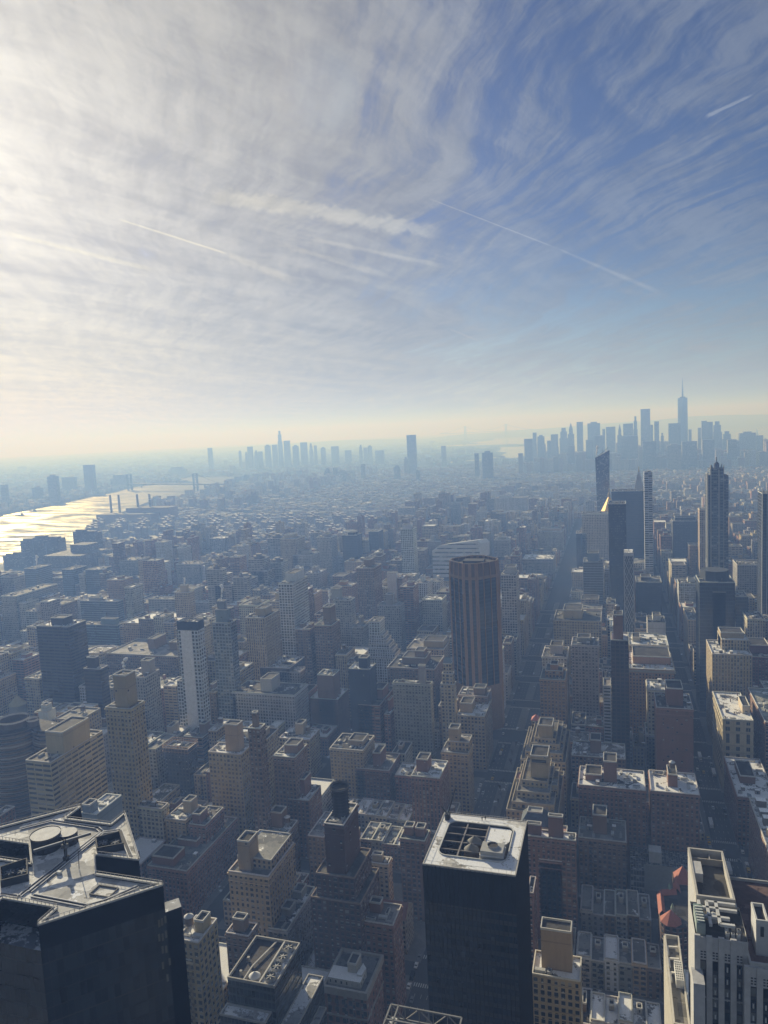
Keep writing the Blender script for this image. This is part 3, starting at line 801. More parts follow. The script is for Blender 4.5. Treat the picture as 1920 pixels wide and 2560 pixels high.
(93.4, 105.3, 784.0, 806.0, 124.2, 'blk', 'darkslate', 1670, 'dark slate blank slab in front of the drum-topped glass tower', {}),
(84.7, 97.1, 942.6, 1002.6, 53.9, 'pun', 'beige', 1608, 'beige loft with one bright sunlit side along the second avenue', {}),
(83.5, 116.3, 705.0, 750.0, 85.1, 'ver', 'tan', 1724, 'tan setback office block with vertical ribs and stepped snowy terraces', {'tiers': [(0.3, 1.0, 0.35, 1.0, 9)], 'bulk': [(0.3, 0.9, 0.5, 0.9, 14)]}),
(129.4, 149.1, 784.0, 829.0, 59.5, 'pun', 'maroon', 1704, 'maroon-topped office block cut by the right edge', {'bulk': [(0.0, 0.9, 0.3, 0.9, 8)]}),
(137.5, 154.9, 863.3, 898.3, 77.2, 'ver', 'cream', 1600, 'cream classical block with a white roof and column-like windows', {}),
(162.5, 195.2, 1101.2, 1141.2, 91.6, 'pun', 'grey', 1484, 'grey office block beside the glass tower with fins', {}),
(130.5, 143.1, 894.3, 924.3, 94.6, 'cur', 'darkslate', 1592, 'dark slab with small white globe on its roof', {}),
(80.3, 102.4, 614.0, 676.2, 60.1, 'stone', 'cream', 1889, 'cream stone clubhouse-like block with tall arched windows and snow-streaked roof', {'bulk': [(0.75, 1.0, 0.25, 0.6, 6)]}),
(110.6, 127.8, 614.0, 691.5, 59.7, 'pun', 'redbrown', 1978, 'red-brown brick block with sunlit left wall at the right edge', {}),
(79.4, 104.2, 534.7, 598.7, 35.9, 'pun', 'redbrown', 2055, 'red brick block with courtyard roof and a patch of snow', {'bulk': [(0.2, 0.6, 0.35, 0.75, 5)]}),
(28.6, 54.2, 565.7, 597.7, 84.9, 'few', 'redbrown', 1947, 'dark brick tower nearly without windows above a cluttered roof', {'bulk': [(0.3, 0.75, 0.2, 0.8, 13)]}),
(24.4, 39.3, 614.0, 639.0, 80.9, 'pun', 'cream', 1754, 'cream slim block with snowy roof behind the dark brick tower', {}),
(22.9, 30.9, 614.0, 639.0, 43.0, 'pun', 'grey', 1947, 'narrow grey terraced block left of the dark brick tower', {}),
(-33.8, 6.1, 565.7, 593.7, 42.3, 'pun', 'brown', 1955, 'brown apartment slab with pale roof terrace and a white-rimmed chimney box', {'bulk': [(0.35, 0.55, 0.3, 0.8, 10)]}),
(-25.0, 17.5, 486.4, 514.4, 58.2, 'pun', 'redbrown', 2121, 'wide red-brown apartment slab with snow heaps and a central chimney box', {'bulk': [(0.38, 0.58, 0.3, 0.8, 14), (0.1, 0.35, 0.3, 0.8, 4)]}),
(20.7, 50.0, 486.4, 516.4, 58.5, 'pun', 'redbrown', 2133, 'red brick apartment slab with a round white tank over its roof', {'bulk': [(0.38, 0.58, 0.3, 0.75, 8)], 'tank': [(0.48, 0.5, 8)]}),
(-43.9, -31.1, 407.1, 431.1, 50.4, 'pun', 'redbrown', 2330, 'narrow red-brown apartment tower with planted terraces right of the black tower', {'bulk': [(0.4, 0.9, 0.5, 0.95, 8)]}),
(-50.8, -23.2, 407.1, 415.1, 63.9, 'pun', 'redbrown', 2145, 'red brick apartment house with pink terrace and white-edged roof levels', {'bulk': [(0.45, 0.75, 0.3, 0.7, 12), (0.0, 0.3, 0.3, 0.7, 6)]}),
(-24.1, 4.6, 455.4, 481.4, 38.6, 'pun', 'brown', 2214, 'brown brick apartment block with a lidded chimney box above the row of flat roofs', {'bulk': [(0.3, 0.6, 0.3, 0.8, 12)]}),
(-36.4, -16.3, 296.8, 311.6, 65.1, 'pun', 'tan', 2559, 'tan brick building at the bottom with a tall blank block on its roof', {'bulk': [(0.18, 0.82, 0.35, 0.85, 18)], 'windows': 1}),
(-47.2, -44.1, 376.1, 391.1, 49.3, 'pun', 'redbrown', 2403, 'thin strip of red brick building right of the black tower', {}),
(-142.3, -131.8, 327.8, 349.8, 104.2, 'few', 'darkred', 2299, 'dark red brick tower with a black cage crown and stepped shoulders', {'cage': 1, 'low': [(-0.75, 1.8, -0.2, 1.2, -38), (-0.5, 1.5, -0.1, 1.1, -26)]}),
(-223.8, -208.1, 455.4, 478.2, 43.5, 'pun', 'redbrown', 2075, 'red brick block with sunlit snowy roof and chimney box left of the cage-topped tower', {'bulk': [(0.3, 0.65, 0.3, 0.8, 12)]}),
(-219.2, -202.9, 407.1, 424.3, 46.4, 'pun', 'brown', 2176, 'brown brick block with a snow dome on its roof', {'bulk': [(0.1, 0.6, 0.4, 0.9, 10)], 'tank': [(0.75, 0.6)]}),
(-127.4, -111.5, 407.1, 419.6, 52.9, 'pun', 'redbrown', 2176, 'red brick house block with white penthouses left of the black tower', {'bulk': [(0.1, 0.45, 0.4, 0.9, 5), (0.55, 0.9, 0.4, 0.9, 5)]}),
(-138.2, -108.4, 327.8, 344.3, 54.1, 'pun', 'redbrown', 2403, 'red brick block with pipes and vents crowding its roof at bottom centre', {'bulk': [(0.0, 0.3, 0.0, 0.3, 8), (0.5, 0.7, 0.5, 0.8, 5)], 'tank': [(0.25, 0.55)]}),
(-151.3, -135.7, 407.1, 415.1, 34.6, 'pun', 'beige', 2230, 'beige terraced house with cluttered roof behind the church spire', {'bulk': [(0.3, 0.7, 0.3, 0.8, 4)]}),
(-188.3, -177.3, 407.1, 437.1, 47.4, 'pun', 'brown', 2141, 'small brown block with a white-framed roof pen', {}),
(-177.9, -167.1, 327.8, 366.3, 41.6, 'pun', 'grey', 2345, 'long grey loft with roof machinery in a row', {'bulk': [(0.2, 0.7, 0.3, 0.5, 4), (0.2, 0.7, 0.7, 0.9, 4)]}),
(-313.5, -294.8, 407.1, 415.1, 53.6, 'pun', 'cream', 2087, 'cream apartment block with even rows of windows behind the black star-roofed tower', {}),
(-292.6, -277.1, 407.1, 427.8, 47.1, 'pun', 'tan', 2095, 'tan block with brick chimney and snowy yard roofs', {'bulk': [(0.5, 0.9, 0.5, 0.9, 8)]}),
(-274.4, -262.2, 407.1, 431.5, 45.3, 'pun', 'redbrown', 2122, 'red-brown block with white shed roofs behind the long brick block', {'bulk': [(0.1, 0.6, 0.1, 0.5, 6)]}),
(-286.6, -258.0, 376.1, 441.5, 32.9, 'pun', 'redbrown', 2345, 'long brown brick block with a row of chimneys and white roof fences', {'bulk': [(0.05, 0.6, 0.05, 0.25, 5), (0.2, 0.7, 0.4, 0.55, 4)]}),
(-199.3, -175.7, 327.8, 361.0, 70.8, 'pun', 'tan', 2260, 'tan terraced building with a white-rimmed stair tower on its roof', {'bulk': [(0.2, 0.5, 0.1, 0.4, 16)], 'tiers': [(0.1, 0.95, 0.2, 1.0, 5)]}),
(-178.3, -167.9, 248.5, 264.1, 92.2, 'pun', 'tan', 2422, 'tan brick tower with a white-domed water tank beside the black star-roofed tower', {'bulk': [(0.5, 0.9, 0.4, 0.8, 5)], 'tank': [(0.2, 0.45)]}),
(-178.2, -171.6, 248.5, 261.5, 83.7, 'pun', 'tan', 2530, 'lower tan tier with a white-rimmed roof right of the black star-roofed tower', {}),
(-184.5, -172.1, 296.8, 306.5, 59.8, 'pun', 'brown', 2403, 'brown block with white roof vents above the glass block with fans', {'bulk': [(0.2, 0.7, 0.3, 0.8, 6)]}),
(-290.9, -280.5, 327.8, 350.2, 93.6, 'blk', 'bluegrey', 2060, 'pale blue-grey blank block with cooling gear behind the black star-roofed tower', {'bulk': [(0.1, 0.6, 0.0, 0.3, 5)]}),
(-363.7, -340.6, 1259.8, 1285.8, 123.7, 'grd', 'white', 1433, 'slim white gridded tower in the haze left of the silver curved hall', {'bulk': [(0.1, 0.8, 0.2, 0.8, 7)]}),
(-226.3, -197.1, 1449.4, 1479.4, 73.4, 'pun', 'grey', 1395, 'grey-brown block with pediment-like top right of the silver curved hall', {'bulk': [(0.2, 0.8, 0.3, 0.7, 4)]}),
(-168.9, -112.0, 1747.3, 1792.3, 45.6, 'ver', 'beige', 1375, 'beige block with tall column-like window bays behind the avenue rooftops', {'bulk': [(0.1, 0.9, 0.4, 0.9, 5)]}),
(-363.5, -262.0, 2381.7, 2426.7, 64.0, 'ver', 'pale', 1279, 'wide pale columned block far back in the haze', {'bulk': [(0.1, 0.4, 0.4, 0.9, 5)]}),
(-167.5, -110.4, 1418.4, 1468.4, 40.9, 'pun', 'grey', 1436, 'grey block with snow-dusted flat roof behind the pale gridded office slab', {}),
(-360.1, -342.1, 1339.1, 1369.1, 71.4, 'pun', 'brown', 1433, 'narrow brown block right next to the slim white gridded tower', {}),
(-340.3, -292.3, 1339.1, 1379.1, 35.9, 'pun', 'redbrown', 1444, 'low red-brown block directly below the silver curved hall', {}),
(-600.0, -549.4, 2064.5, 2104.5, 72.6, 'pun', 'grey', 1291, 'square grey block far back above the slim white gridded tower', {}),
(-326.3, -305.8, 1826.6, 1856.6, 86.5, 'pun', 'pale', 1300, 'pale stepped slab far back in the haze, left of a dark one', {'bulk': [(0.3, 1.0, 0.3, 0.9, 9)]}),
(-447.7, -420.4, 2095.5, 2125.5, 81.6, 'pun', 'grey', 1314, 'tall narrow grey tower far back in the haze', {}),
(-582.3, -547.8, 2302.4, 2342.4, 76.8, 'pun', 'brown', 1265, 'dim brown block far back next to a round-topped one', {}),
(-600.1, -566.5, 1259.8, 1299.8, 107.2, 'ver', 'beige', 1418, 'beige ribbed tower with paired shafts above the balcony towers', {'bulk': [(0.1, 0.6, 0.3, 0.9, 6)]}),
(-665.9, -637.4, 1339.1, 1375.1, 95.2, 'bal', 'grey', 1401, 'grey balcony tower with a drum, touching the beige ribbed tower', {'drum': 1}),
(-576.1, -535.8, 1259.8, 1293.8, 76.7, 'pun', 'pale', 1418, 'pale apartment block with roof pavilions in front of the beige ribbed tower', {'bulk': [(0.3, 0.7, 0.3, 0.8, 6)]}),
(-559.0, -528.6, 1339.1, 1373.1, 97.4, 'pun', 'grey', 1381, 'grey slab tower with a small crown behind the pale apartment block', {'bulk': [(0.3, 0.7, 0.3, 0.8, 5)]}),
(-517.0, -486.6, 1370.1, 1404.1, 96.1, 'hor', 'dark', 1398, 'dark banded tower between pale apartment blocks in the haze', {'bulk': [(0.3, 0.8, 0.3, 0.8, 5)]}),
(-502.9, -478.0, 1418.4, 1452.4, 79.1, 'pun', 'cream', 1378, 'cream block with arched-looking dark top bays next to the dark banded tower', {}),
(-476.9, -456.4, 1418.4, 1452.4, 96.7, 'pun', 'darkslate', 1376, 'dark slate tower with rooftop masts right of the cream block', {}),
(-585.4, -559.1, 1101.2, 1129.2, 96.8, 'bal', 'grey', 1418, 'rounded balcony tower with roof drum, upper of a cluster', {'drum': 1}),
(-566.1, -540.2, 1132.2, 1160.2, 85.2, 'bal', 'grey', 1447, 'rounded balcony tower with roof drum, right one of a cluster', {'drum': 1}),
(-590.3, -559.2, 1052.9, 1080.9, 73.3, 'bal', 'grey', 1465, 'rounded balcony tower with roof drum, lowest and leftmost of a cluster', {'drum': 1}),
(-582.6, -551.3, 1101.2, 1129.2, 77.1, 'bal', 'grey', 1465, 'rounded balcony tower with roof drum, middle of a cluster', {'drum': 1}),
(-483.0, -460.5, 1101.2, 1139.3, 74.1, 'pun', 'grey', 1465, 'grey tower with a dark stair box and snowy roof corner', {'bulk': [(0.3, 0.6, 0.3, 0.7, 8)]}),
(-910.3, -870.4, 1528.7, 1562.7, 67.5, 'bal', 'grey', 1386, 'wide grey slab near the estate with snowy cross-shaped roofs', {}),
(-567.7, -544.1, 1370.1, 1400.1, 61.5, 'pun', 'grey', 1433, 'grey terraced block stepping down to a pale white one', {}),
(-545.6, -519.8, 1370.1, 1400.1, 54.4, 'pun', 'white', 1433, 'whitish terraced block stepping down from the grey one', {'bulk': [(0.0, 0.5, 0.3, 0.9, 6)]}),
]

SKYLINE = [
(-513, -463, 4600, 203),
(-500, -477, 5000, 234),
(-471, -427, 5000, 216),
(-391, -345, 5100, 215),
(-348, -291, 5300, 253),
(-291, -249, 5300, 261),
(-228, -187, 5250, 289),
(-160, -76, 5350, 284),
(-61, -42, 5300, 233),
(-36, 24, 5200, 246),
(34, 65, 5000, 240),
(74, 138, 5250, 262),
(141, 167, 5300, 308),
(183, 241, 5150, 352),
(244, 260, 5200, 247),
(258, 286, 5000, 269),
(288, 310, 4900, 197),
(347, 417, 5050, 251),
(564, 587, 5500, 208),
(566, 598, 5300, 255),
(604, 640, 5350, 246),
(636, 690, 5300, 248),
(694, 749, 5300, 180),
(787, 882, 5250, 174),
(880, 916, 5200, 147),
(-99, -46, 4700, 203),
(52, 147, 4600, 194),
(161, 230, 4300, 167),
(280, 350, 4200, 153),
(362, 437, 4300, 158),
(474, 534, 4400, 160),
(601, 645, 4400, 155),
(-155, -110, 4800, 176),
(-248, -210, 4500, 155),
(500, 519, 5450, 200),
(-409, -385, 5000, 177),
(689, 705, 4700, 134),
]

ACROSS = [
(-3698, -3658, 6300, 215),
(-3317, -3299, 6200, 180),
(-3173, -3127, 6100, 213),
(-3134, -3100, 6150, 176),
(-3066, -3032, 6100, 165),
(-3047, -2997, 6200, 222),
(-2996, -2951, 6250, 218),
(-2937, -2901, 6254, 343),
(-2854, -2799, 6200, 250),
(-2747, -2696, 6150, 208),
(-2735, -2675, 6300, 226),
(-2669, -2642, 6350, 214),
(-2622, -2601, 6350, 192),
(-2536, -2497, 6300, 176),
(-2396, -2330, 6200, 179),
(-2202, -2174, 6400, 179),
(-2159, -2126, 6400, 151),
(-2101, -2067, 6350, 171),
(-1986, -1907, 6200, 126),
(-3253, -3235, 6200, 164),
(-2303, -2248, 6300, 137),
(-3003, -2943, 3380, 148),
(-3222, -3149, 3950, 176),
(-3331, -3185, 4350, 87),
(-3525, -3423, 4100, 94),
(-3224, -3165, 3500, 78),
(-3253, -3221, 3300, 106),
(-3688, -3516, 5600, 77),
(-1265, -1207, 4630, 261),
(-666, -610, 3950, 162),
(-733, -711, 4100, 146),
(-1268, -1245, 4550, 124),
(-1258, -1224, 5600, 157),
(-1207, -1172, 4100, 95),
(-2372, -2316, 4350, 47),
(-2331, -2276, 4380, 55),
(-2315, -2233, 4500, 53),
(-2119, -2091, 4600, 60),
(-2047, -2017, 4620, 58),
(-1720, -1678, 4300, 82),
(-1620, -1597, 4200, 90),
(-1587, -1535, 4200, 73),
(-1475, -1453, 4300, 100),
(-1450, -1413, 3050, 34),
(-1021, -1005, 3900, 75),
]

# ------------------------------------------------------------------ ground, streets, water
STREET = {n: 605 + 79.3 * (35 - n) for n in range(35, 46)}
STREET[34] = 690.0
for n in range(23, 34):
    STREET[n] = 775 + 79.3 * (33 - n) if n > 23 else 1574.0
for n in range(0, 23):
    STREET[n] = 1659 + 79.3 * (22 - n)
SW = {n: (30 if n in (42, 34, 23, 14) else 18) for n in STREET}
AVES = [(-1285, 24), (-1075, 31), (-845, 31), (-616, 31), (-400, 31), (-246, 24), (-91, 43), (71, 25), (226, 31), (500, 31), (780, 31)]


def sheet(name, pts, z, mat, kind='structure'):
    b = MB()
    b.face([(p[0], p[1], z) for p in pts], (.1, .1, .1), mat)
    return tag(b.build(name), kind=kind)


b = MB()
b.face([(30000 * math.cos(i * math.pi / 32), 30000 * math.sin(i * math.pi / 32), -0.3) for i in range(64)], (.1,) * 3, 'land')
tag(b.build('land'), kind='structure')
sheet('road', [(-1400, -200), (900, -200), (900, 5200), (-2300, 5200), (-2250, 3400), (-1870, 2300), (-1420, 1500)], -0.05, 'asphalt')

# block slabs: pavements with a real kerb
b = MB()
BLOCKS = []
ys = sorted(STREET.items(), key=lambda q: q[1])
for i in range(len(AVES) - 1):
    xa, xb = AVES[i][0] + AVES[i][1] / 2, AVES[i + 1][0] - AVES[i + 1][1] / 2
    for (n0, y0), (n1, y1) in zip(ys[:-1], ys[1:]):
        ya, yb = y0 + SW[n0] / 2, y1 - SW[n1] / 2
        BLOCKS.append((xa, xb, ya, yb))
        kx = 4.5
        b.box(xa - kx, xb + kx, ya - 3.5, yb + 3.5, -0.06, 0.12, (.2, .2, .2), 'pavement')
tag(b.build('pavement'), kind='structure')
# planted mall along the wide avenue, lane lines and crossings
b = MB(); lm = MB(); wl = (.55, .55, .52)
for (n0, y0), (n1, y1) in zip(ys[:-1], ys[1:]):
    if y1 > 1300 or y0 < 180:
        continue
    b.box(-95, -87, y0 + 13, y1 - 13, -0.06, 0.22, (.2, .2, .2), 'pavement')
    for ax, offs in ((-91, (-14.2, -10.6, -7.3, 7.3, 10.6, 14.2)), (71, (-4.4, -1.4, 1.6, 4.6))):
        for o in offs:
            yy = y0 + 14
            while yy < y1 - 15:
                lm.face([(ax + o - .09, yy, -.044), (ax + o + .09, yy, -.044), (ax + o + .09, yy + 3, -.044), (ax + o - .09, yy + 3, -.044)], wl, 'plain')
                yy += 9
    for yc in (y0 + SW[n0] / 2 + .3, y0 - SW[n0] / 2 - 3.4):
        for ax, hw in ((-91, 16.5), (71, 7.8)):
            xx = -hw
            while xx < hw:
                lm.face([(ax + xx, yc, -.042), (ax + xx + .55, yc, -.042), (ax + xx + .55, yc + 3, -.042), (ax + xx, yc + 3, -.042)], wl, 'plain')
                xx += 1.25
tag(b.build('median_kerb'), kind='structure')
tag(lm.build('road_markings'), kind='structure')

RIVER_A = [(-1150, 900), (-1240, 1240), (-1392, 1398), (-1276, 1600), (-1242, 1616), (-1397, 1821), (-1497, 1932), (-1580, 1957), (-1640, 1960), (-1864, 2269),
           (-1900, 2350), (-2279, 3289), (-2285, 3501), (-2327, 3745), (-2373, 4144), (-2400, 4424), (-2333, 4560), (-2326, 4700), (-2253, 4900), (-2008, 5010), (-1600, 5350), (-1380, 5836)]
RIVER_B = [(-1500, 5990), (-1900, 5420), (-2095, 5230), (-2433, 5080), (-2600, 5000), (-2814, 5160), (-3000, 5160), (-3217, 5254), (-3300, 5150), (-2790, 4560), (-3080, 4447), (-3134, 4324), (-2947, 3900), (-2890, 3601),
           (-2748, 3152), (-2671, 2708), (-2644, 2662), (-2500, 1900), (-2300, 900)]
b = MB()
for i in range(1):
    pass
me = bpy.data.meshes.new('river')
bmm = bmesh.new()
vs = [bmm.verts.new((x, y, 0.0)) for x, y in RIVER_A + RIVER_B]
fc = bmm.faces.new(vs)
bmesh.ops.triangulate(bmm, faces=[fc])
bmm.normal_update()
for f in bmm.faces:
    if f.normal.z < 0:
        f.normal_flip()
bmm.to_mesh(me); bmm.free()
me.materials.append(MATS['water'])
tag(link('river', me), kind='structure')


def flat_poly(name, pts, z, mat):
    me = bpy.data.meshes.new(name)
    bm2 = bmesh.new()
    fc = bm2.faces.new([bm2.verts.new((x, y, z)) for x, y in pts])
    bmesh.ops.triangulate(bm2, faces=[fc])
    bm2.normal_update()
    for f in bm2.faces:
        if f.normal.z < 0:
            f.normal_flip()
    bm2.to_mesh(me); bm2.free()
    me.materials.append(MATS[mat])
    return tag(link(name, me), kind='structure')


flat_poly('bay_water', [(-1380, 5836), (-1200, 6300), (-700, 6700), (700, 6200), (1600, 5000), (3500, 4200), (9000, 7000), (6500, 16000), (3000, 19000), (-2600, 18500),
                        (-2450, 12600), (-1900, 12300), (-2700, 12100), (-2850, 11500), (-1300, 9300), (-1300, 6900)], 0.02, 'far_water')
flat_poly('shore_land', [(-1290, 6350), (-1150, 6550), (-1020, 6900), (-1060, 7900), (-1250, 8300), (-1340, 7800), (-1330, 6900)], 0.4, 'land')
flat_poly('pier_land', [(-2700, 10200), (-900, 9700), (-850, 10600), (-1500, 11100), (-2300, 11300), (-2900, 11200)], 0.4, 'land')
flat_poly('cape_land', [(-4200, 14200), (-2500, 13300), (-2200, 14500), (-2500, 16500), (-4200, 17000)], 0.6, 'land')
flat_poly('far_island', [(2500, 12500), (3400, 12300), (3500, 12900), (2700, 13000)], 0.6, 'land')
sheet('riverside_road', [(-1585, 1975), (-1500, 1948), (-1405, 1832), (-1262, 1640), (-1250, 1655), (-1215, 1690), (-1330, 1860), (-1430, 1985), (-1560, 2010)], 0.06, 'pavement')


def ridge(name, pts, y0, depth, mat='land'):
    """a low range of hills: crest line of (x, z) at y0 falling to both sides"""
    b = MB()
    P = []
    rr = random.Random(len(name) * 3 + len(pts))
    for (xa, za), (xb, zb) in zip(pts[:-1], pts[1:]):
        n = max(2, int(abs(xb - xa) / 160))
        for i in range(n):
            k = i / n
            P.append((xa + (xb - xa) * k, (za + (zb - za) * k) + rr.uniform(-5, 5)))
    P.append(pts[-1])
    for (xa, za), (xb, zb) in zip(P[:-1], P[1:]):
        b.face([(xa, y0 - depth, -.5), (xb, y0 - depth, -.5), (xb, y0 - depth * .45, zb * .55), (xa, y0 - depth * .45, za * .55)], (.08, .08, .07), mat)
        b.face([(xa, y0 - depth * .45, za * .55), (xb, y0 - depth * .45, zb * .55), (xb, y0, zb), (xa, y0, za)], (.08, .08, .07), mat)
        b.face([(xa, y0, za), (xb, y0, zb), (xb, y0 + depth, -.5), (xa, y0 + depth, -.5)], (.08, .08, .07), mat)
    return tag(b.build(name, smooth=True), kind='structure')


ridge('hills', [(-5200, 0), (-4452, 41), (-3620, 100), (-2373, 116), (-1500, 140), (-253, 190), (919, 212), (1981, 262), (2785, 243), (3441, 218), (5200, 200), (6500, 120), (7200, 0)], 19000, 2600)
ridge('far_hills', [(-12500, 0), (-11000, 30), (-9018, 60), (-8239, 78), (-6453, 100), (-5200, 70), (-4000, 0)], 17500, 1800)

# ------------------------------------------------------------------ steam
def plume(x, y, z, h, lean, label, wid=1.0):
    me = bpy.data.meshes.new('steam_plume')
    bm2 = bmesh.new()
    rr = random.Random(int(x * 7 + y))
    n = max(5, int(h / 1.6))
    for i in range(n):
        k = i / (n - 1)
        r = wid * (.55 + 1.0 * k) * rr.uniform(.75, 1.2)
        c = Vector((x + lean * k * h + rr.uniform(-.5, .5) * wid * k * 2, y + rr.uniform(-.5, .5) * wid, z + k * h))
        bmesh.ops.create_icosphere(bm2, subdivisions=1, radius=r, matrix=Matrix.Translation(c) @ Matrix.Scale(rr.uniform(.8, 1.3), 4, (0, 0, 1)))
    for v in bm2.verts:
        v.co += Vector((rr.uniform(-.25, .25), rr.uniform(-.25, .25), rr.uniform(-.25, .25))) * wid
    bm2.to_mesh(me); bm2.free()
    me.polygons.foreach_set('use_smooth', np.ones(len(me.polygons), dtype=bool))
    me.materials.append(MATS['steam'])
    return tag(link('steam_plume', me), label, 'steam')


# ------------------------------------------------------------------ surveyed buildings
VIS = []      # (px0, px1, y_front, row) : keep the fabric in front of these below that row


def see(x0, x1, y0, h, row):
    a, c = proj((x0, y0, h)), proj((x1, y0, h))
    VIS.append((min(a[0], c[0]) - 2, max(a[0], c[0]) + 2, y0, row))


def kind_name(lab, h):
    for w, nm in (('slab', 'apartment_slab'), ('tower', 'tower_building'), ('hotel', 'hotel'), ('loft', 'loft_building'), ('hospital', 'hospital_block'),
                  ('apartment', 'apartment_building'), ('office', 'office_building')):
        if w in lab:
            return nm
    return 'city_building'


PLUMES = []
for (x0, x1, y0, y1, h, sty, col, row, lab, ex) in HERO:
    d = math.hypot((x0 + x1) / 2, y0)
    see(x0, x1, y0, h, row)
    r = building(kind_name(lab, h), lab, x0, x1, y0, y1, h, sty, col, ex, snow=.75 if 'snow' in lab else None)
    w, dd = x1 - x0, y1 - y0
    X0, X1, Y0, Y1 = -w / 2, w / 2, -dd / 2, dd / 2
    if ex.get('steam'):
        bk = ex['bulk'][-1] if ex.get('bulk') else (.3, .6, .3, .6, 3)
        PLUMES.append((x0 + w * (bk[0] + bk[1]) / 2, y0 + dd * (bk[2] + bk[3]) / 2, h + bk[4], lab))
    if ex.get('band'):
        b = MB(); b.prism(rect(X0 - .3, X1 + .3, Y0 - .3, Y1 + .3), h - 7.5, h + .5, C['navy'], 'blk'); b.build('top_band', r)
        b = MB(); b.box(X0 + w * .14, X0 + w * .70, Y0 - .5, Y0 - .02, 4, h - 7.6, (.80, .80, .80)); b.build('blank_panel', r)
        bulkhead(r, X0 - 6, X0 - .05, Y0 + 1, Y1 - 2, 0, h * .60, C['white'], name='side_wing', style='grd')
    if ex.get('scaffold'):
        b = MB()
        for zz in (h + .5, h + 2.2, h - 2.5):
            for p, q in zip(rect(X0 - 1, X1 + 1, Y0 - 1, Y1 + 1), rect(X0 - 1, X1 + 1, Y0 - 1, Y1 + 1)[1:] + rect(X0 - 1, X1 + 1, Y0 - 1, Y1 + 1)[:1]):
                b.bar((*p, zz), (*q, zz), .35, (.32, .20, .12))
        for i in range(9):
            xx = X0 - 1 + (w + 2) * i / 8
            b.bar((xx, Y0 - 1, h - 4), (xx, Y0 - 1, h + 2.6), .2, (.32, .20, .12)); b.bar((xx, Y1 + 1, h - 4), (xx, Y1 + 1, h + 2.6), .2, (.32, .20, .12))
        b.build('scaffold', r)
    if ex.get('zig'):
        for k in range(6):
            b = MB()
            p = rect(X0 - .6 * k, X1 + 3.6 + 3.4 * k, Y0 - .3 - .5 * k, Y1)
            hh = h - 17 - k * 5.2
            b.prism(p, 0, hh, C['white'], 'pun', RNG.random())
            b.face([(*c, hh) for c in p], C['membrane'], 'roof', a=.4); b.rim(p, hh - .3, hh + .6, .3, C['coping'])
            b.build('setback', r)
    if ex.get('drum'):
        b = MB(); b.cyl(0, 0, min(w, dd) * .36, h - 1, h + 4, (.16, .15, .15), n=18); b.cyl(0, 0, min(w, dd) * .2, h + 4, h + 7, (.2, .19, .18), n=14); b.build('roof_drum', r)
    if ex.get('octdrum'):
        b = MB(); b.cyl(0, 2, w * .42, h - 1, h + 9, C['darkslate'], n=8); b.build('octagonal_drum', r)
    if ex.get('fins'):
        b = MB()
        for xx in (X0 - .4, X0 + w * .35):
            b.box(xx, xx + .8, Y0 - .8, Y0 + 1.2, 0, h + 6, (.30, .31, .33))
        b.build('fin', r)
    if ex.get('hip'):
        b = MB(); hx0, hx1, hy0, hy1 = X0 + w * .2, X1 - w * .2, Y0 + dd * .25, Y1 - dd * .2; zb = h + 18
        rg = ((hx0 + 1.5, (hy0 + hy1) / 2, zb + 5), (hx1 - 1.5, (hy0 + hy1) / 2, zb + 5))
        cs = (.20, .25, .29)
        b.face([(hx0, hy0, zb), (hx1, hy0, zb), rg[1], rg[0]], cs); b.face([(hx1, hy1, zb), (hx0, hy1, zb), rg[0], rg[1]], cs)
        b.face([(hx1, hy0, zb), (hx1, hy1, zb), rg[1]], cs); b.face([(hx0, hy1, zb), (hx0, hy0, zb), rg[0]], cs)
        b.build('sloping_roof', r)
    for (a0, a1, b0, b1, dz) in ex.get('low', ()):
        b = MB(); p = rect(X0 + a0 * w, X0 + a1 * w, Y0 + b0 * dd, Y0 + b1 * dd)
        b.prism(p, 0, h + dz, C[col], 'pun', RNG.random(), vtop=1); b.face([(*c, h + dz - .6) for c in p], C['gravel'], 'roof', a=.35)
        b.rim(p, h + dz - .7, h + dz + .1, .35, (.30, .24, .20)); b.build('shoulder', r)
    if ex.get('cage'):
        b = MB()
        n = 12
        cx_, cy_ = 0, 0
        b.cyl(cx_, cy_, w * .40, h - 1, h + 14.5, (.03, .03, .035), n=n, top=False)
        for k in range(9):
            b.cyl(cx_, cy_, w * .46, h + k * 1.7, h + k * 1.7 + .5, (.05, .048, .05), n=n, top=False)
        b.cyl(cx_, cy_, w * .48, h + 14.0, h + 15.2, (.16, .15, .14), n=n, top=False)
        b.cyl(cx_, cy_, w * .47, h + 13.2, h + 13.3, (.07, .07, .07), n=n)
        b.build('cage_crown', r)
    if ex.get('windows'):
        nb, nf = 7, 8
        proto = None
        for i in range(nb):
            for j in range(nf):
                xx = X0 + w * (i + .5) / nb; zz = h - 9 - j * 3.4
                if proto is None:
                    m_ = MB(); m_.box(-1.0, 1.0, -.10, 0, -.1, 2.0, (.35, .31, .26)); m_.face([(-.85, -.13, .05), (.85, -.13, .05), (.85, -.13, 1.85), (-.85, -.13, 1.85)], (.02, .025, .03), 'glass')
                    proto = m_.build('window', r)
                    proto.location = (xx, Y0, zz)
                else:
                    o = proto.copy(); COL.objects.link(o); o.parent = r; o.location = (xx, Y0, zz)
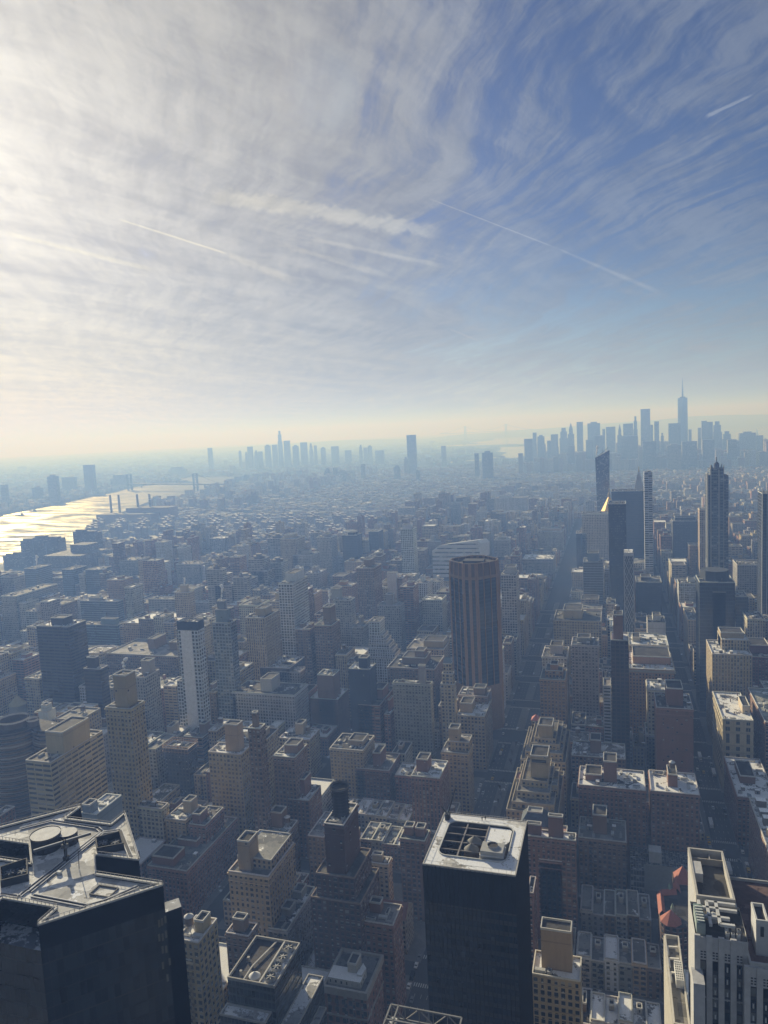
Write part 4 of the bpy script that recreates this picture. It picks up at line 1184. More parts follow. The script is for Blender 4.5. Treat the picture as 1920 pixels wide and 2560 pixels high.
    if sty == 'stone':
        nb = 3
        for side in range(2):
            nbb = 3 if side == 0 else 9
            for i in range(nbb):
                for (zz, ww, hh) in ((-4.2, 1.6, 2.2), (-9.5, 2.0, 3.0), (-19.5, 2.3, 7.5), (-25.5, 1.6, 3.0), (-37, 2.3, 8.5), (-42, 1.6, 2.6), (-47, 1.6, 2.6)):
                    for s in ((-.6, .6) if hh < 4 else (0,)):
                        m_ = MB()
                        q = ww * (.33 if hh < 4 else .5)
                        m_.box(-q - .25, q + .25, -.16, 0, -.25, hh + .25, (.34, .30, .23)); m_.box(-q, q, -.2, -.161, 0, hh, (.02, .025, .03), 'glass')
                        if hh > 4:
                            m_.box(-.08, .08, -.24, -.201, 0, hh, (.2, .18, .15)); m_.box(-q, q, -.24, -.205, hh * .6, hh * .6 + .2, (.2, .18, .15))
                        o = m_.build('window', r)
                        if side == 0:
                            o.location = (X0 + w * (i + .5) / nbb + s * ww * .7, Y0, h + zz)
                        else:
                            o.location = (X0, Y0 + dd * (i + .5) / nbb + s * ww * .7, h + zz); o.rotation_euler = (0, 0, -math.pi / 2)
        b = MB()
        for zz in (-1.2, -11.2, -21.6, -27.5):
            b.rim(rect(X0, X1, Y0, Y1), h + zz, h + zz + .5, .1, (.42, .38, .29), out=.45)
        b.build('cornice', r)


def special(name, label, x0, x1, y0, y1, h, row, cat='building'):
    """root at the middle of the footprint; returns root and a shift so parts can be given in world metres"""
    r = root(name, label, cat, (x0 + x1) / 2, (y0 + y1) / 2)
    FOOT.append((x0, x1, y0, y1)); see(x0, x1, y0, h, row)
    return r


class WB(MB):
    """mesh builder that takes world coordinates and stores them relative to a root"""
    def __init__(self, r):
        super().__init__(); self.r = r; self.o = r.location.copy()

    def done(self, name, parent=None, smooth=False):
        ox, oy, oz = self.o
        self.v = [(x - ox, y - oy, z - oz) for x, y, z in self.v]
        return self.build(name, parent or self.r, smooth=smooth)


# ---- black star-roofed tower, lower left
S_ = .9667
STAR = [(-119, 162), (-133, 171.5), (-133, 171)]
def sc(p): return (p[0] * S_, p[1] * S_)
star_hi = [sc(p) for p in [(-141, 140), (-119, 162), (-141, 162), (-148, 170.5), (-133, 171), (-154, 193), (-154, 186), (-172, 186), (-172, 194), (-195, 171), (-172, 171), (-163, 162), (-181, 162), (-159, 140), (-159, 147), (-141, 147)]]
star_lo = [p for i, p in enumerate(star_hi) if i not in (14, 15)]
r = special('star_roofed_tower', 'huge black glass tower with a star-shaped paved roof, crane and drum, bottom left', -188, -115, 135, 188, 184, 2560)
kb = (.006, .008, .012)
cw = (1.6, 3.9, .88, .74, 2)
b = WB(r); b.prism(star_lo, 0, 177, (.010, .012, .016), (1.6, 3.9, .94, .90, 2), .3); b.done('wall')
b = WB(r); b.prism(star_hi, 177, 184, kb, 'blk', mat='glass'); b.done('crown_wall')
b = WB(r); b.face([(*p, 177) for p in (star_hi[13], star_hi[0], star_hi[15], star_hi[14])], (.16, .17, .19), 'roof', a=.62); b.done('notch_terrace')


def tri_face(name, parent, o, pts, z, col, mat, a):
    me = bpy.data.meshes.new(name)
    bm2 = bmesh.new()
    fc = bm2.faces.new([bm2.verts.new((x - o.x, y - o.y, z - o.z)) for x, y in pts])
    bmesh.ops.triangulate(bm2, faces=[fc])
    bm2.normal_update()
    for f in bm2.faces:
        if f.normal.z < 0:
            f.normal_flip()
    bm2.to_mesh(me); bm2.free()
    ca = me.attributes.new('wcol', 'FLOAT_COLOR', 'CORNER')
    ca.data.foreach_set('color', np.tile(np.array([*col, a], dtype=np.float32), len(me.loops)))
    me.materials.append(MATS[mat])
    return link(name, me, parent)


tri_face('roof', r, r.location, star_hi, 183.2, (.58, .57, .54), 'roof', .45)
b = WB(r)
n = len(star_hi)
for i in range(n):
    p, q = star_hi[i], star_hi[(i + 1) % n]
    b.bar((*p, 183.9), (*q, 183.9), .55, (.50, .49, .46), h=.5)
    b.bar((*p, 184.9), (*q, 184.9), .10, (.42, .40, .38))
    L = math.hypot(q[0] - p[0], q[1] - p[1])
    for k in range(int(L / 1.2)):
        f = k / max(1, int(L / 1.2)); x, y = p[0] + (q[0] - p[0]) * f, p[1] + (q[1] - p[1]) * f
        b.bar((x, y, 184.1), (x, y, 184.9), .09, (.3, .29, .27))
b.done('parapet')
b = WB(r); b.cyl(-160.4, 165.6, 4.1, 183.2, 187.6, (.030, .028, .028), n=30, topcol=(.56, .55, .52)); b.cyl(-160.4, 165.6, 4.25, 187.3, 187.75, (.10, .085, .075), n=30, top=False); b.done('roof_drum')
b = WB(r); b.cyl(-155.8, 169.3, 2.7, 183.2, 186.6, (.035, .033, .033), n=24, topcol=(.56, .55, .52)); b.done('small_drum')
for tr in ([(-156.5, 143.9), (-150.4, 144.2), (-149.9, 164.9), (-149.7, 176.5), (-152.8, 178.1), (-170.0, 178.6), (-176.5, 172.4)],
           [(-147.2, 145.4), (-129.8, 144.9), (-126.2, 147.9), (-121.6, 155.0)], [(-149.0, 146.5), (-149.0, 176.0), (-144.6, 178.4), (-138.5, 172.5), (-132.0, 166.4)]):
    b = WB(r)
    for off in (-.55, .55):
        for p, q in zip(tr[:-1], tr[1:]):
            d = Vector((q[0] - p[0], q[1] - p[1])).normalized(); nx, ny = d.y * off, -d.x * off
            b.bar((p[0] + nx, p[1] + ny, 183.5), (q[0] + nx, q[1] + ny, 183.5), .22, (.62, .62, .62))
    for p, q in zip(tr[:-1], tr[1:]):
        b.bar((*p, 183.28), (*q, 183.28), 1.3, (.05, .05, .055), h=.12)
    b.done('crane_track')
cr = WB(r)
cr.box(-150.4, -149.2, 160.6, 161.9, 183.4, 184.6, (.05, .05, .05)); cr.box(-150.1, -149.5, 160.9, 161.6, 184.6, 189.4, (.05, .05, .05)); cr.box(-150.6, -149.0, 160.6, 161.9, 187.0, 188.2, (.09, .09, .09))
cr.done('crane_mast')
cr = WB(r); cr.bar((-156.6, 156.8, 187.8), (-146.0, 167.6, 188.2), .55, (.10, .10, .10)); cr.bar((-156.6, 156.8, 188.1), (-146.0, 167.6, 188.5), .3, (.60, .60, .60)); cr.done('crane_jib')
for (P, fx) in (([(-147.2, 170.5), (-142.7, 165.6), (-136.6, 169.5), (-142.0, 175.2)], ((-144.2, 170.2), (-140.8, 171.2))), ([(-158.4, 146.4), (-153.2, 150.6), (-159.4, 157.0), (-163.8, 151.6)], ((-160.4, 151.6), (-157.2, 152.8)))):
    b = WB(r)
    b.rim(P if (P[1][0] - P[0][0]) * (P[2][1] - P[1][1]) - (P[1][1] - P[0][1]) * (P[2][0] - P[1][0]) > 0 else P[::-1], 183.2, 185.4, .3, (.03, .032, .036))
    b.face([(*p, 183.35) for p in (P if (P[1][0] - P[0][0]) * (P[2][1] - P[1][1]) - (P[1][1] - P[0][1]) * (P[2][0] - P[1][0]) > 0 else P[::-1])], (.03, .03, .03))
    b.done('fan_pit')
    for (x, y) in fx:
        b = WB(r); b.cyl(x, y, 1.5, 183.4, 184.4, (.12, .12, .12), n=18, top=False); b.cyl(x, y, 1.35, 184.0, 184.1, (.03, .03, .03), n=18)
        for a in range(3):
            c_, s_ = math.cos(a * 1.05), math.sin(a * 1.05); b.bar((x - 1.3 * c_, y - 1.3 * s_, 184.2), (x + 1.3 * c_, y + 1.3 * s_, 184.2), .2, (.3, .3, .3))
        b.done('fan')
b = WB(r); sq = [(-132.4, 149.3), (-126.4, 149.3), (-126.4, 153.2), (-132.4, 153.2)]
for p, q in zip(sq, sq[1:] + sq[:1]):
    b.bar((*p, 183.4), (*q, 183.4), .28, (.10, .10, .10))
b.done('roof_hatch_frame')
b = WB(r); b.bar((-143.2, 158.5, 183.3), (-143.0, 158.6, 188.6), .16, (.06, .06, .06)); b.done('antenna')
for (x, y) in ((-147.2, 155.4), (-165.5, 172.5), (-139.5, 170.6), (-151.5, 148.6)):
    b = WB(r); b.box(x - .6, x + .6, y - .4, y + .4, 183.25, 184.0, (.62, .62, .60)); b.done('roof_vent')
b = WB(r); b.prism([sc(p) for p in [(-119, 162), (-116, 165.2), (-119, 168.5), (-122, 165.5)]], 0, 176, kb, 'blk', mat='glass', top=(.3, .3, .3), snow=.5); b.done('corner_wing')
# a few panes of the dark wall, sky reflection painted in as paler colour
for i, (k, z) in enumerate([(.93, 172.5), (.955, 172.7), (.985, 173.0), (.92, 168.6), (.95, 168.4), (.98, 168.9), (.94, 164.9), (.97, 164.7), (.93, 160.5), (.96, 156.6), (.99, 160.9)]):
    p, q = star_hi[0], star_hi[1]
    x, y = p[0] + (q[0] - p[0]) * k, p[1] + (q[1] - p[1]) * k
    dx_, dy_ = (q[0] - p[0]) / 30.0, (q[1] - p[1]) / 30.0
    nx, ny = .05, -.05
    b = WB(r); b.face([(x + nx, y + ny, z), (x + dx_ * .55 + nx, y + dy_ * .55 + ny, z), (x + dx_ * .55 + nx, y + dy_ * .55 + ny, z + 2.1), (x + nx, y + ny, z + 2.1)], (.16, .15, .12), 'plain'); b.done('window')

# ---- black slab with sunken plant roof, centre
H = 150.0
r = special('plant_roof_tower', 'black glass tower with a sunken roof pit of tanks, fans and steel beams', -65, -33, 233, 268, H, 2560)
bx0, bx1, by0, by1 = -65.0, -33.0, 233.0, 268.0
b = WB(r); b.prism(rect(bx0, bx1, by0, by1), 0, H - 14, (.042, .040, .040), (1.5, 3.9, .80, .58, 2), .37); b.done('wall')
b = WB(r); b.prism(rect(bx0, bx1, by0, by1), H - 14, H, (.014, .015, .017), 'blk', mat='plain')
for i in range(22):
    xx = bx0 + 32 * i / 21
    b.box(xx - .08, xx + .08, by0 - .22, by0 - .01, 0, H - .2, (.022, .022, .024))
for i in range(24):
    yy = by0 + 35 * i / 23
    b.box(bx1 + .01, bx1 + .22, yy - .08, yy + .08, 0, H - .2, (.022, .022, .024))
b.done('louvre_band')
# deck with a rounded opening
hx0, hx1, hy0, hy1, rad = -61.4, -37.0, 239.5, 262.6, 3.2
inner = []
for (cx, cy, a0) in ((hx1 - rad, hy1 - rad, 0), (hx0 + rad, hy1 - rad, 90), (hx0 + rad, hy0 + rad, 180), (hx1 - rad, hy0 + rad, 270)):
    for k in range(7):
        a = R_(a0 + 15 * k); inner.append((cx + rad * math.cos(a), cy + rad * math.sin(a)))
ccx, ccy = (bx0 + bx1) / 2, (by0 + by1) / 2
def outer_of(p):
    # nearest spot of the outer rectangle in the direction away from the middle
    dx, dy = p[0] - (hx0 + hx1) / 2, p[1] - (hy0 + hy1) / 2
    k = 1e9
    if abs(dx) > 1e-6: k = min(k, ((bx1 if dx > 0 else bx0) - (hx0 + hx1) / 2) / dx)
    if abs(dy) > 1e-6: k = min(k, ((by1 if dy > 0 else by0) - (hy0 + hy1) / 2) / dy)
    return ((hx0 + hx1) / 2 + dx * k, (hy0 + hy1) / 2 + dy * k)
b = WB(r)
N = len(inner)
corners = [(bx1, by1), (bx0, by1), (bx0, by0), (bx1, by0)]
for i in range(N):
    p, q = inner[i], inner[(i + 1) % N]
    P, Q = outer_of(p), outer_of(q)
    poly = [(*p, H - .05), (*P, H - .05)]
    if abs(P[0] - Q[0]) > .01 and abs(P[1] - Q[1]) > .01:
        c = min(corners, key=lambda c: math.hypot(c[0] - (P[0] + Q[0]) / 2, c[1] - (P[1] + Q[1]) / 2)); poly.append((*c, H - .05))
    poly += [(*Q, H - .05), (*q, H - .05)]
    b.face(poly, (.50, .485, .45), 'roof', a=.78)
b.done('roof_deck')
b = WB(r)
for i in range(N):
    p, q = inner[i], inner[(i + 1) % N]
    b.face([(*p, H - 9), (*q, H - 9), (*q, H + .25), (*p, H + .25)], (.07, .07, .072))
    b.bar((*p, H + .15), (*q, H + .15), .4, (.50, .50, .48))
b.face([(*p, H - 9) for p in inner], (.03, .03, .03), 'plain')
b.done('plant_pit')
b = WB(r); b.rim(rect(bx0, bx1, by0, by1), H - .5, H + .12, .35, (.42, .40, .37))
for p, q in zip(rect(bx0 + .6, bx1 - .6, by0 + .6, by1 - .6), rect(bx0 + .6, bx1 - .6, by0 + .6, by1 - .6)[1:] + rect(bx0 + .6, bx1 - .6, by0 + .6, by1 - .6)[:1]):
    b.bar((*p, H + 1.1), (*q, H + 1.1), .07, (.5, .5, .5))
    for k in range(12):
        x, y = p[0] + (q[0] - p[0]) * k / 12, p[1] + (q[1] - p[1]) * k / 12; b.bar((x, y, H), (x, y, H + 1.1), .06, (.45, .45, .45))
b.done('railing')
for yy in (239.6, 244.2, 249.4, 254.6, 259.4):
    b = WB(r); b.bar((hx0 + .3, yy, H - .4), (-46.6 if yy > 241 else hx1 - .4, yy, H - .4), .42, (.20, .185, .175)); b.done('steel_beam')
for xx in (-54.4, -46.4):
    b = WB(r); b.bar((xx, hy0 + .2, H - .3), (xx, hy1 - .2, H - .3), .5, (.22, .20, .19)); b.done('steel_beam')
for (x, y) in ((-50.4, 246.6), (-50.2, 251.6)):
    o = link('cooling_tank', TANK_ME, r, (x - r.location.x, y - r.location.y, H - 9.0)); o.scale = (1.35, 1.35, 1.25)
    tr_ = WB(r); tr_.cyl(x, y, 2.75, H - .9, H - .7, (.17, .165, .155), n=16, cone=H + 1.6, topcol=(.19, .185, .17)); tr_.done('tank_roof')
for (x, y) in ((-58.2, 242.6), (-58.2, 248.0), (-58.2, 254.0)):
    b = WB(r); b.cyl(x, y, 2.5, H - 9, H - 3.2, (.10, .09, .08), n=22, top=False); b.cyl(x, y, 2.2, H - 5, H - 4.9, (.02, .02, .02), n=22)
    for a in range(4):
        b.bar((x - 2.2 * math.cos(a * .785), y - 2.2 * math.sin(a * .785), H - 4.6), (x + 2.2 * math.cos(a * .785), y + 2.2 * math.sin(a * .785), H - 4.6), .25, (.16, .16, .16))
    b.done('cooling_fan')
b = WB(r)
pl = [(-46.2, 251.2), (-44.5, 250.6), (-40.2, 250.6), (-38.6, 251.6), (-37.7, 253.4), (-37.7, 260.6), (-38.6, 261.6), (-46.2, 261.8)]
b.prism(pl, H - 9, H - .3, (.3, .3, .3), 'blk', mat='plain', top=(.60, .60, .58), snow=.75); b.done('white_platform')
b = WB(r); b.box(-46.2, -38.4, 240.8, 247.0, H - 9, H + 2.6, (.36, .36, .35)); b.box(-46.5, -38.1, 240.5, 247.3, H + .8, H + 1.2, (.5, .5, .5)); b.cyl(-42.3, 244.4, 1.9, H + 2.6, H + 3.3, (.48, .47, .45), n=24, top=False); b.cyl(-42.3, 244.4, 1.75, H + 2.9, H + 2.95, (.05, .045, .04), n=24); b.done('cooling_tower')
b = WB(r); b.box(-63.6, -61.9, 262.8, 265.4, H, H + 2.2, (.05, .05, .05)); b.bar((-63, 264, H + 2), (-64.6, 261.6, H + 6.2), .4, (.07, .07, .07)); b.bar((-62.6, 264.5, H + 2), (-61.2, 267.6, H + 7), .4, (.07, .07, .07)); b.bar((-61.2, 267.6, H + 7), (-60.6, 270.2, H + 9.5), .3, (.07, .07, .07)); b.done('davit_crane')
for i in range(34):
    fl = RNG.randint(2, 16); bay = RNG.randint(0, 20)
    xx = bx0 + .3 + bay * 1.5; zz = H - 17 - fl * 3.9
    b = WB(r); b.box(xx + .1, xx + 1.35 * RNG.choice([1, 1, 2]), by0 - .12, by0 - .05, zz, zz + RNG.uniform(1.2, 2.2), RNG.choice([(.035, .037, .04), (.05, .052, .055), (.025, .026, .028), (.08, .082, .085)])); b.done('window_blind')

# ---- white pier tower at the lower right
H = 155.0
r = special('pier_tower', 'white art deco tower with dark window strips between piers, bottom right', 20, 60, 208, 256, H, 2560)
wt = (.46, .455, .45)
b = WB(r)
b.prism(rect(20.6, 34.3, 212, 227.5), 0, H - 2.5, wt, 'blk', mat='plain'); b.face([(*p, H - 3.4) for p in rect(20.6, 34.3, 212, 227.5)], (.10, .095, .085), 'roof', a=.05)
b.prism(rect(22.4, 33.2, 227.5, 254), 0, H - 1.5, wt, 'blk', mat='plain', skip=(0,)); b.face([(*p, H - 3.4) for p in rect(22.4, 33.2, 227.5, 254)], (.10, .095, .085), 'roof', a=.05)
b.done('wall')
b = WB(r); b.prism(rect(34.3, 60, 209.5, 250), 0, 148.2, wt, 'blk', mat='plain'); b.face([(*p, 147.6) for p in rect(34.3, 60, 209.5, 250)], (.16, .11, .10), 'roof', a=.2); b.rim(rect(34.3, 60, 209.5, 250), 147.6, 148.5, .4, (.42, .42, .41)); b.done('east_wing')
b = WB(r); b.prism(rect(19.4, 22.4, 205.5, 212), 0, 142.4, wt, 'blk', mat='plain', top=(.4, .4, .4), snow=.3); b.done('shoulder')
b = WB(r); q = b.rim(rect(22.4, 33.2, 227.5, 254), H - 3.4, H - .2, .6, (.44, .42, .38))
b.box(23.0, 32.6, 249.6, 250.0, H - 3.4, H - 1.2, (.30, .28, .25)); b.box(28.6, 28.9, 250, 253.3, H - 3.4, H - 1.2, (.30, .28, .25)); b.done('parapet')
b = WB(r); b.box(23.0, 25.6, 239.5, 246.5, H - 3.4, H - .4, wt); b.box(25.6, 25.65, 241.5, 243.4, H - 3.3, H - 1.3, (.06, .06, .06)); b.done('stair_head')
b = WB(r)
for p, q in (((22.8, 214), (22.8, 226)), ((25.0, 215), (25.0, 226)), ((27.6, 216), (27.6, 226.5)), ((22.8, 219), (30.5, 219)), ((22.8, 223), (33, 223)), ((25, 226), (33, 226)), ((27.6, 216), (31.5, 216))):
    b.bar((*p, H - 1.0), (*q, H - 1.0), .85, (.55, .55, .54), h=.8)
b.done('duct')
for k, (x, y) in enumerate(((29.2, 213.6), (30.6, 213.6), (32.0, 213.6), (29.2, 215.6), (31.2, 217.6), (32.4, 215.6))):
    b = WB(r); b.box(x - .45, x + .45, y - .45, y + .45, H - 3.4, H - 1.5, (.52, .52, .5)); b.box(x - .3, x + .3, y - .3, y + .3, H - 1.5, H - 1.45, (.06, .06, .06)); b.done('roof_vent')
b = WB(r); b.cyl(26.2, 220.5, 1.1, H - 3.4, H - 1.0, (.40, .40, .39), n=16, cone=H - .6); b.done('exhaust_dome')
b = WB(r); b.prism(rect(21.0, 23.4, 213.2, 222), H - 3.4, H + .6, (.30, .35, .33), 'blk', mat='plain', top=(.16, .22, .20))
for k in range(6):
    b.box(21.2, 23.2, 213.8 + k * 1.3, 214.2 + k * 1.3, H + .6, H + .9, (.62, .64, .60))
b.done('plant_screen')
b = WB(r); b.prism(rect(36.6, 39.8, 214, 222), 147.6, 158.2, wt, 'blk', mat='plain'); q = b.rim(rect(36.6, 39.8, 214, 222), 157.2, 158.3, .4, (.52, .52, .5)); b.face([(*p, 157.3) for p in q], (.04, .04, .04)); b.box(37.7, 38.6, 213.9, 213.99, 153.4, 156.4, (.05, .05, .05)); b.done('stair_tower')
# piers proud of the window strips
strips = [22.6 + 3.15 * k for k in range(12)]
for k, xs in enumerate(strips):
    yf = 212.0 if xs < 34 else 209.5
    zt = H - 5 if xs < 34 else 146.0
    pr = WB(r); pr.box(xs - 2.35, xs - .8, yf - .75, yf - .02, 0, zt + (3 if xs < 34 else 1.5), wt); pr.done('pier')
    sp = WB(r); sp.box(xs - .8, xs + .8, yf - .12, yf - .01, 0, zt - 4.5, (.055, .055, .058)); sp.done('window_strip')
    lt = WB(r); lt.box(xs - .8, xs + .8, yf - .40, yf - .03, zt - 4.5, zt + 2.4 if xs < 34 else zt + 1.2, wt); lt.done('lintel')
    for j in range(3):
        for s in (-1, 1):
            g_ = WB(r); g_.box(xs + s * .42 - .28, xs + s * .42 + .28, yf - .45, yf - .405, zt - 3.9 + j * .85, zt - 3.5 + j * .85, (.045, .045, .05)); g_.done('grille_slot')
    for j in range(9):
        z0 = zt - 7.6 - j * 3.75
        if z0 < 95:
            break
        wd = WB(r); wd.box(xs - .62, xs + .62, yf - .2, yf - .121, z0, z0 + 2.5, RNG.choice([(.02, .025, .03), (.02, .025, .03), (.16, .16, .15)]), 'glass')
        if j in (1, 2) or RNG.random() < .2:
            wd.box(xs - .2, xs + .2, yf - .5, yf - .2, z0 + .3, z0 + 1.7, (.5, .5, .49))
        wd.done('window')
        if j % 3 == 2:
            cp = WB(r); cp.box(xs - .8, xs + .8, yf - .3, yf - .13, z0 - 1.15, z0 - .75, (.36, .36, .355)); cp.box(xs - .18, xs + .18, yf - .34, yf - .125, z0 - 1.3, z0 - .6, (.36, .36, .355)); cp.done('spandrel')
r = special('pipe_annex', 'cream annex with rooftop pipes and a louvred cooling unit beside the white tower', 15.4, 20.4, 226, 268, 112, 2500)
b = WB(r); b.prism(rect(15.6, 20.4, 226, 268), 0, 112, (.44, .42, .38), 'blk', mat='plain'); b.face([(*p, 110.8) for p in rect(15.6, 20.4, 226, 268)], (.20, .19, .17), 'roof', a=.25)
for k in range(3):
    b.box(15.2 + k * .14, 15.6, 226 + k * .1, 268, 0, 111.5 - k * 1.2, (.44, .42, .38))
b.done('wall')
b = WB(r); b.rim(rect(15.6, 20.4, 226, 268), 110.7, 112.2, .4, (.50, .48, .44)); b.done('parapet')
for yy in (262, 256, 249):
    b = WB(r); b.bar((16.2, yy, 111.6), (19.6, yy, 111.9), .6, (.62, .60, .56)); b.bar((16.2, yy, 111.6), (16.2, yy - 4.5, 111.6), .6, (.62, .60, .56)); b.done('pipe')
b = WB(r); b.box(17.6, 20.1, 243, 252.5, 111, 114, (.62, .62, .6))
for i in range(4):
    for j in range(8):
        b.box(17.75 + i * .58, 18.1 + i * .58, 243.4 + j * 1.12, 244.0 + j * 1.12, 114.0, 114.05, (.07, .07, .07))
b.done('cooling_unit')
r = special('water_tower_house', 'rooftop shed with a brown round water tank at the foot of the white tower', 13.5, 19.5, 216, 224, 100, 2560)
b = WB(r); b.prism(rect(13.5, 19.5, 216, 224), 0, 98, C['brown'], 'pun', .3, top=C['gravel'], snow=.3); b.done('wall')
add_tank(r, 1.0, 0.5, 98.0, 1.15)

# ---- glass block with four roof fans, bottom left of centre
r = special('fan_roof_block', 'grey-green glass block with four big roof fans and a white water tank', -148, -112, 226, 264, 92, 2560)
gg = (.055, .065, .065)
gs = (1.6, 3.6, .84, .70, 1)
b = WB(r); b.prism(rect(-146, -126, 233.6, 258), 0, 92, gg, gs, .2, vtop=7); b.face([(*p, 90.6) for p in rect(-146, -126, 233.6, 258)], (.075, .07, .068), 'roof', a=.1); b.done('wall')
b = WB(r); b.rim(rect(-146, -126, 233.6, 258), 91, 92.2, .4, (.40, .385, .35)); b.done('parapet')
b = WB(r); b.box(-132.2, -126.5, 234.2, 257.5, 90.6, 91.5, (.38, .38, .37), 'roof', top=(.42, .42, .42), topmat='roof', snow=.6); b.done('fan_deck')
b = WB(r); b.box(-132.9, -132.3, 234.1, 257.6, 90.6, 92.1, (.46, .45, .43)); b.bar((-139.6, 234.2, 91.4), (-139.6, 242, 91.4), .5, (.44, .43, .41)); b.bar((-139.6, 242, 91.4), (-136.2, 257.4, 91.4), .5, (.44, .43, .41)); b.done('roof_divider')
for k in range(4):
    y = 237.2 + k * 5.6
    f = WB(r); f.cyl(-129.4, y, 2.15, 91.5, 93.1, (.46, .45, .43), n=26, top=False); f.cyl(-129.4, y, 1.95, 92.9, 91.6, (.30, .30, .29), n=26, top=False); f.cyl(-129.4, y, 1.95, 91.6, 91.62, (.05, .05, .05), n=26); fan = f.done('fan')
    f = WB(r)
    for a in range(3):
        an = a * 1.047 + k * .3
        f.bar((-129.4 - 1.9 * math.cos(an), y - 1.9 * math.sin(an), 92.7), (-129.4 + 1.9 * math.cos(an), y + 1.9 * math.sin(an), 92.7), .38, (.42, .41, .39), h=.08)
    f.cyl(-129.4, y, .4, 92.3, 92.95, (.4, .4, .38), n=10)
    f.done('fan_blades', fan)
b = WB(r); b.cyl(-136.2, 237.3, 2.3, 90.6, 91.6, (.35, .35, .34), n=26, cone=93.4, topcol=(.62, .62, .61)); b.done('water_tank')
for (x, y) in ((-142.2, 237.4), (-142.8, 245)):
    b = WB(r); b.cyl(x, y, .6, 90.6, 92.6, (.34, .33, .31), n=12); b.done('roof_vent')
b = WB(r); b.prism(rect(-147, -128, 227.8, 233.6), 0, 81, gg, gs, .6); b.face([(*p, 80.4) for p in rect(-147, -128, 227.8, 233.6)], (.38, .38, .38), 'roof', a=.7); b.rim(rect(-147, -128, 227.8, 233.5), 80.4, 81.2, .35, (.42, .41, .39)); b.done('front_terrace')
for k, (xa, xb, z, ya, yb) in enumerate(((-126, -119.2, 73.6, 226, 264), (-119.2, -116, 65, 226, 258), (-116, -112.4, 48, 224, 250))):
    b = WB(r); b.prism(rect(xa, xb, ya, yb), 0, z, gg, gs, .6 + k * .1); b.face([(*p, z - .5) for p in rect(xa, xb, ya, yb)], (.34, .34, .34), 'roof', a=.6); b.rim(rect(xa, xb, ya, yb), z - .5, z + .2, .35, (.42, .41, .39)); b.done('side_step')

# ---- brown cornice block with white penthouse beside it
r = special('penthouse_block', 'brown brick block with heavy cornice and a white penthouse on its roof, bottom centre', -134, -113.2, 297, 322, 41, 2560)
b = WB(r); b.prism(rect(-134, -113.2, 297, 322), 0, 41, C['redbrown'], (4.2, 3.9, .30, .55, 1), .4, vtop=3); b.face([(*p, 39.8) for p in rect(-134, -113.2, 297, 322)], (.15, .15, .15), 'roof', a=.3); b.done('wall')
b = WB(r); b.rim(rect(-134, -113.2, 297, 322), 37.6, 41.2, .4, (.36, .34, .31), out=.8); b.rim(rect(-134, -113.2, 297, 322), 26.6, 27.3, .1, (.36, .34, .31), out=.4); b.done('cornice')
b = WB(r); b.prism(rect(-133, -116.6, 299.4, 307.5), 39.8, 43.6, (.45, .44, .41), (2.6, 4, .25, .4, .7), .9, top=(.6, .6, .6), snow=.85); b.done('penthouse')
b = WB(r); b.prism(rect(-124.6, -120.2, 304.5, 312), 39.8, 48.5, (.40, .38, .33), 'blk'); b.rim(rect(-124.6, -120.2, 304.5, 312), 47.6, 48.6, .3, C['coping']); b.face([(*p, 47.7) for p in rect(-124.6, -120.2, 304.5, 312)], C['tar']); b.done('bulkhead')
b = WB(r); b.prism([(-119.6, 303), (-117, 303), (-116.4, 308), (-119, 311)], 39.8, 44.5, (.46, .46, .45), 'blk', mat='plain', top=(.6, .6, .6), snow=.8); b.done('roof_shed')
for i in range(6):
    for j in range(6):
        zz = 33 - j * 4.1 - (1.4 if j > 1 else 0)
        wd = WB(r); xx = -132.4 + i * 3.5; wd.box(xx - .1, xx + 1.9, 296.86, 296.98, zz - .1, zz + 2.5, (.30, .27, .24)); wd.box(xx, xx + 1.8, 296.8, 296.855, zz, zz + 2.4, (.02, .024, .03), 'glass'); wd.done('window')

# ---- ribbed copper-brown octagonal tower on the avenue
H = 169.0
r = special('octagonal_tower', 'tall copper-brown octagonal tower with dark glass strips between ribs', -156, -108.5, 691, 737, H, 1560)
OC = [(-138.5, 691), (-126, 691), (-108.5, 708.5), (-108.5, 720.5), (-126, 738), (-138.5, 738), (-156, 720.5), (-156, 708.5)]
cb = C['copper']
b = WB(r); b.prism(OC, 46, 154.5, (.030, .045, .065), (30, 3.7, 1.0, .62, 2), .3); b.done('glass_shaft')
oc2 = [((x + 132.25) * .965 - 132.25, (y - 714.5) * .965 + 714.5) for x, y in OC]
b = WB(r)
for i in range(8):
    j = (i + 1) % 8
    b.face([(*OC[i], 154.5), (*OC[j], 154.5), (*oc2[j], H), (*oc2[i], H)], (.15, .095, .06))
b.face([(*p, H - 3) for p in oc2], (.07, .07, .07), 'roof', a=.25)
for i in range(8):
    b.bar((*oc2[i], H - .3), (*oc2[(i + 1) % 8], H - .3), .7, (.34, .25, .18))
b.done('crown')
b = WB(r); b.box(-142, -122, 708, 722, H - 3, H - .6, (.05, .05, .05)); b.done('roof_plant')
b = WB(r); b.prism([((x + 132.25) * 1.02 - 132.25, (y - 714.5) * 1.02 + 714.5) for x, y in OC], 0, 46, cb, 'blk', mat='plain', top=cb, snow=.4); b.done('base')
